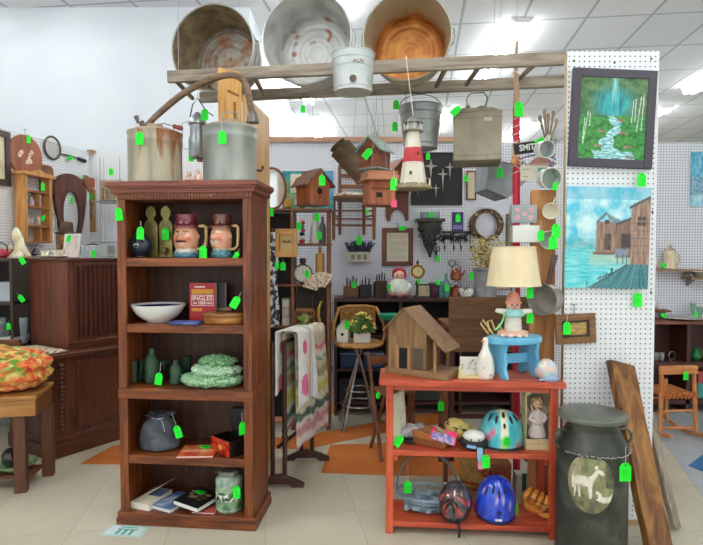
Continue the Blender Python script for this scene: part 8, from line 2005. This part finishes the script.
c = us(696,zm); t = T('green_glass_jug', 'small bright green glass jug in the dark shelf', 'jug', c); P('body', MB().lathe([(.025,0),(.045,.03),(.04,.07),(.022,.09),(.03,.11)],22), glass('3fa860',.05,.5), t); b = MB(); b.tube([(.03,0,.1),(.06,0,.09),(.055,0,.05),(.04,0,.04)],.005,6); P('handle', b, glass('3fa860',.05,.5), t)
c = us(672,zm); t = T('wire_stand', 'thin dark wire stand in the dark shelf', 'stand', c); b = MB(); b.tube([(.03*cos(R(a)),0,.045+.035*sin(R(a))) for a in range(0,360,20)],.003,5,closed=True); b.tube([(-.03,0,.003),(0,0,.012),(.03,0,.003)],.003,5); P('wire_loop', b, STEEL, t)
S('red_tin', MB().bb(-.03,.06,-.04,.04,0,.11), plain('b04850',.45), 'red tin at the right edge, stacked on the teal one', 'tin', us(699,.121+.14), bev=.003); S('teal_tin', MB().bb(-.035,.07,-.045,.045,0,.138), plain('3f8a80',.45), 'teal tin at the right edge under the red one', 'tin', us(699,.121), bev=.003)
# plate and glasses on the base unit
c = us(682,zt_,.1); t = T('dinner_plate', 'wide pale plate lying on the dark base shelf', 'plate', c); P('plate', MB().lathe([(.07,0),(.08,.003),(.16,.018),(.155,.02),(.07,.006),(0,.006)],36,cap=False), plain('d8d0c4',.2,coat=.4), t)
price_tag(661,314,4.9,'lying left of the wide pale plate',up=.02,tilt=R(-65),s=.9)
for px, r_, h_, lab in ((692,.028,.15,'leaning clear glass behind the wide plate'),(699,.034,.11,'clear green-tinted glass at the right picture edge')):
    c = us(px,zt_,.17); S('clear_glass', MB().lathe([(r_*.7,0),(r_*.4,.01),(r_*.5,h_*.3),(r_,h_),(r_*.93,h_),(r_*.4,h_*.32),(0,h_*.3)],20,cap=False), glass('c8ead4',.04,.75), lab, 'glass', c)
price_tag(697,312,4.9,'at the right edge on the dark base shelf',up=.02,tilt=R(20),s=.7)
c = V3(at(657,309,5.18).x,5.18,cC.z+.001); b = MB(); mini(657,5.18,cC.z,'7a3a34','tiny red figurine on the tiny wall shelf',.06)
# painting cut by the right edge
def lake(u, v):
    n_ = fbm(u*8,v*10,21); c_ = mixc('2f9fc8','8fd0e4', .5+n_*1.2)
    if v < .55: c_ = mixc('3a7898','a8d4e4', .5+fbm(u*22,v*30,4)*1.3)
    if v < .2: c_ = mixc('7fc8dc','c8ecf2', .5+n_)
    return c_
canvas(690,153,716,152,716,207,690,206, YR, lake, 'winter_painting', 'unframed blue winter landscape cut by the right edge', 'painting', 30, 50)
# rocking chair
Yc = 4.42; s = px2m(1,Yc); c = V3(at(676,430,4.27).x,Yc,0.0); t = T('rocking_chair', 'small honey wooden rocking chair with a woven seat', 'chair', c, R(4)); HW = wood('b86a34','d08850','z',4,.4,'dc9c60'); HX = wood('b86a34','d08850','x',4,.4,'dc9c60')
zr_ = lambda py: zz(py,Yc)
for x in (-17*s,17*s):
    b = MB(); q_ = 1 if x > 0 else -1
    b.tube([(x+q_*1.5*s,-.16,.035),(x,-.15,zr_(392)),(x-q_*.8*s,-.14,zr_(363))],[.014,.018,.016],9); P('front_post', b, HW, t)
    b = MB(); b.tube([(x*.88,.16,.035),(x*.86,.17,zr_(392)),(x*.86,.18,zr_(384))],[.014,.016,.014],9); P('rear_post', b, HW, t)
    b = MB(); b.tube([(x+q_*1.5*s,-.30+.6*k/12,.018+.05*((k-6)/6)**2) for k in range(13)],.014,8,sq=(.8,1.1)); P('rocker', b, HX, t)
P('front_board', MB().bb(-19*s,19*s,-.165,-.135,zr_(370),zr_(362)), HX, t, bev=.004)
for py in (405.5,422):
    b = MB(); b.cyl((-16.5*s,-.15,zr_(py)),(16.5*s,-.15,zr_(py)),.011,n=9); P('rung', b, HX, t)
    b = MB(); b.cyl((-14.5*s,.16,zr_(py)+.02),(14.5*s,.16,zr_(py)+.02),.009,n=9); P('rung', b, HX, t)
b = MB()
for k in range(9):
    x = (-16+4*k)*s; b.tube([(x-2*s,-.165,zr_(393)),(x,-.172,zr_(388)),(x+2*s,-.165,zr_(393))],.010,6); b.bb(x-1.8*s,x+1.8*s,-.16,.16,zr_(391),zr_(389))
P('woven_seat', b, wood('b0602c','cc8044','x',9,.5), t)
price_tag(686, 372, Yc-.2, 'hanging on the arm of the small rocking chair', up=.06, s=.95)
# small ornaments on far right of centre alcove floor etc.

# ================================================================ pieces that belong to a part hang one level below it
SUB = {'dial': ('hands',), 'head': ('face','hair','red_hair','pink_hat'), 'mug_outside': ('handle','mug_inside','rim'), 'lid': ('carved_bird',),
       'glass_cover': ('knob',), 'body': ('bung','maker_plate','faded_lettering','crest','lid','handle_lug','cap','spout_and_cap','beak'), 'cup_body': ('handle',),
       'shell': ('vent','edge_trim'), 'lamp_shade': ('shade_harp',), 'base': ('base_beads',), 'sign_board': ('letters',), 'card': ('print','print_panel'),
       'planter_box': ('front_cutout','lavender','foliage'), 'house': ('entrance_hole','perch'), 'cover': ('cover_print','title','pages'),
       'paper_body': ('red_lettering',), 'sack_body': ('green_panel',), 'board': ('batten','painted_flowers'), 'tower': ('window',), 'front_board': ('slot',),
       'front_wall': ('doorway','door_trim','dark_window'), 'tin_body': ('flower_print',), 'white_shell': ('vent_hole',), 'block': ('knife_handle',),
       'crown_moulding': ('dentil_strip',), 'box_body': ('entrance_slot','picture','label_strip'), 'pot': ('stems','spout'), 'stems': ('blossoms',),
       'lower_body': ('door_panel','turned_column','lower_moulding'), 'upper_body': ('tambour_slats','carved_strip'), 'plate': ('candle_cup','rim_line','sprig'),
       'leather_body': ('leather_flap',), 'fabric_body': ('zip',), 'housing': ('fluorescent_tube',), 'basket': (), 'hat_crown': ('hat_band',),
       'wooden_arch': (), 'jug_body': ('handle',), 'seat': ('seat_rim',), 'hoop': ('strings',), 'carved_body': ('scrolls',), 'plaque': ('brush_marks',)}
kids = {}
for o in bpy.data.objects:
    if o.parent: kids.setdefault(o.parent.name, []).append(o)
stem_ = lambda n: n.rsplit('.', 1)[0] if n[-3:].isdigit() and '.' in n else n
for root in [o for o in bpy.data.objects if o.parent is None and o.get('category')]:
    ch = kids.get(root.name, []); byn = {}
    for c in ch: byn.setdefault(stem_(c.name), []).append(c)
    moved = set()
    for pn, subs in SUB.items():
        if pn not in byn or byn[pn][0].name in moved: continue
        host = byn[pn][0]
        for sn in subs:
            for c in byn.get(sn, []):
                if c is host or c.name in moved or kids.get(c.name) or any(k.parent == c for k in ch): continue
                c.parent = host; c.matrix_parent_inverse = host.matrix_basis.inverted(); moved.add(c.name)
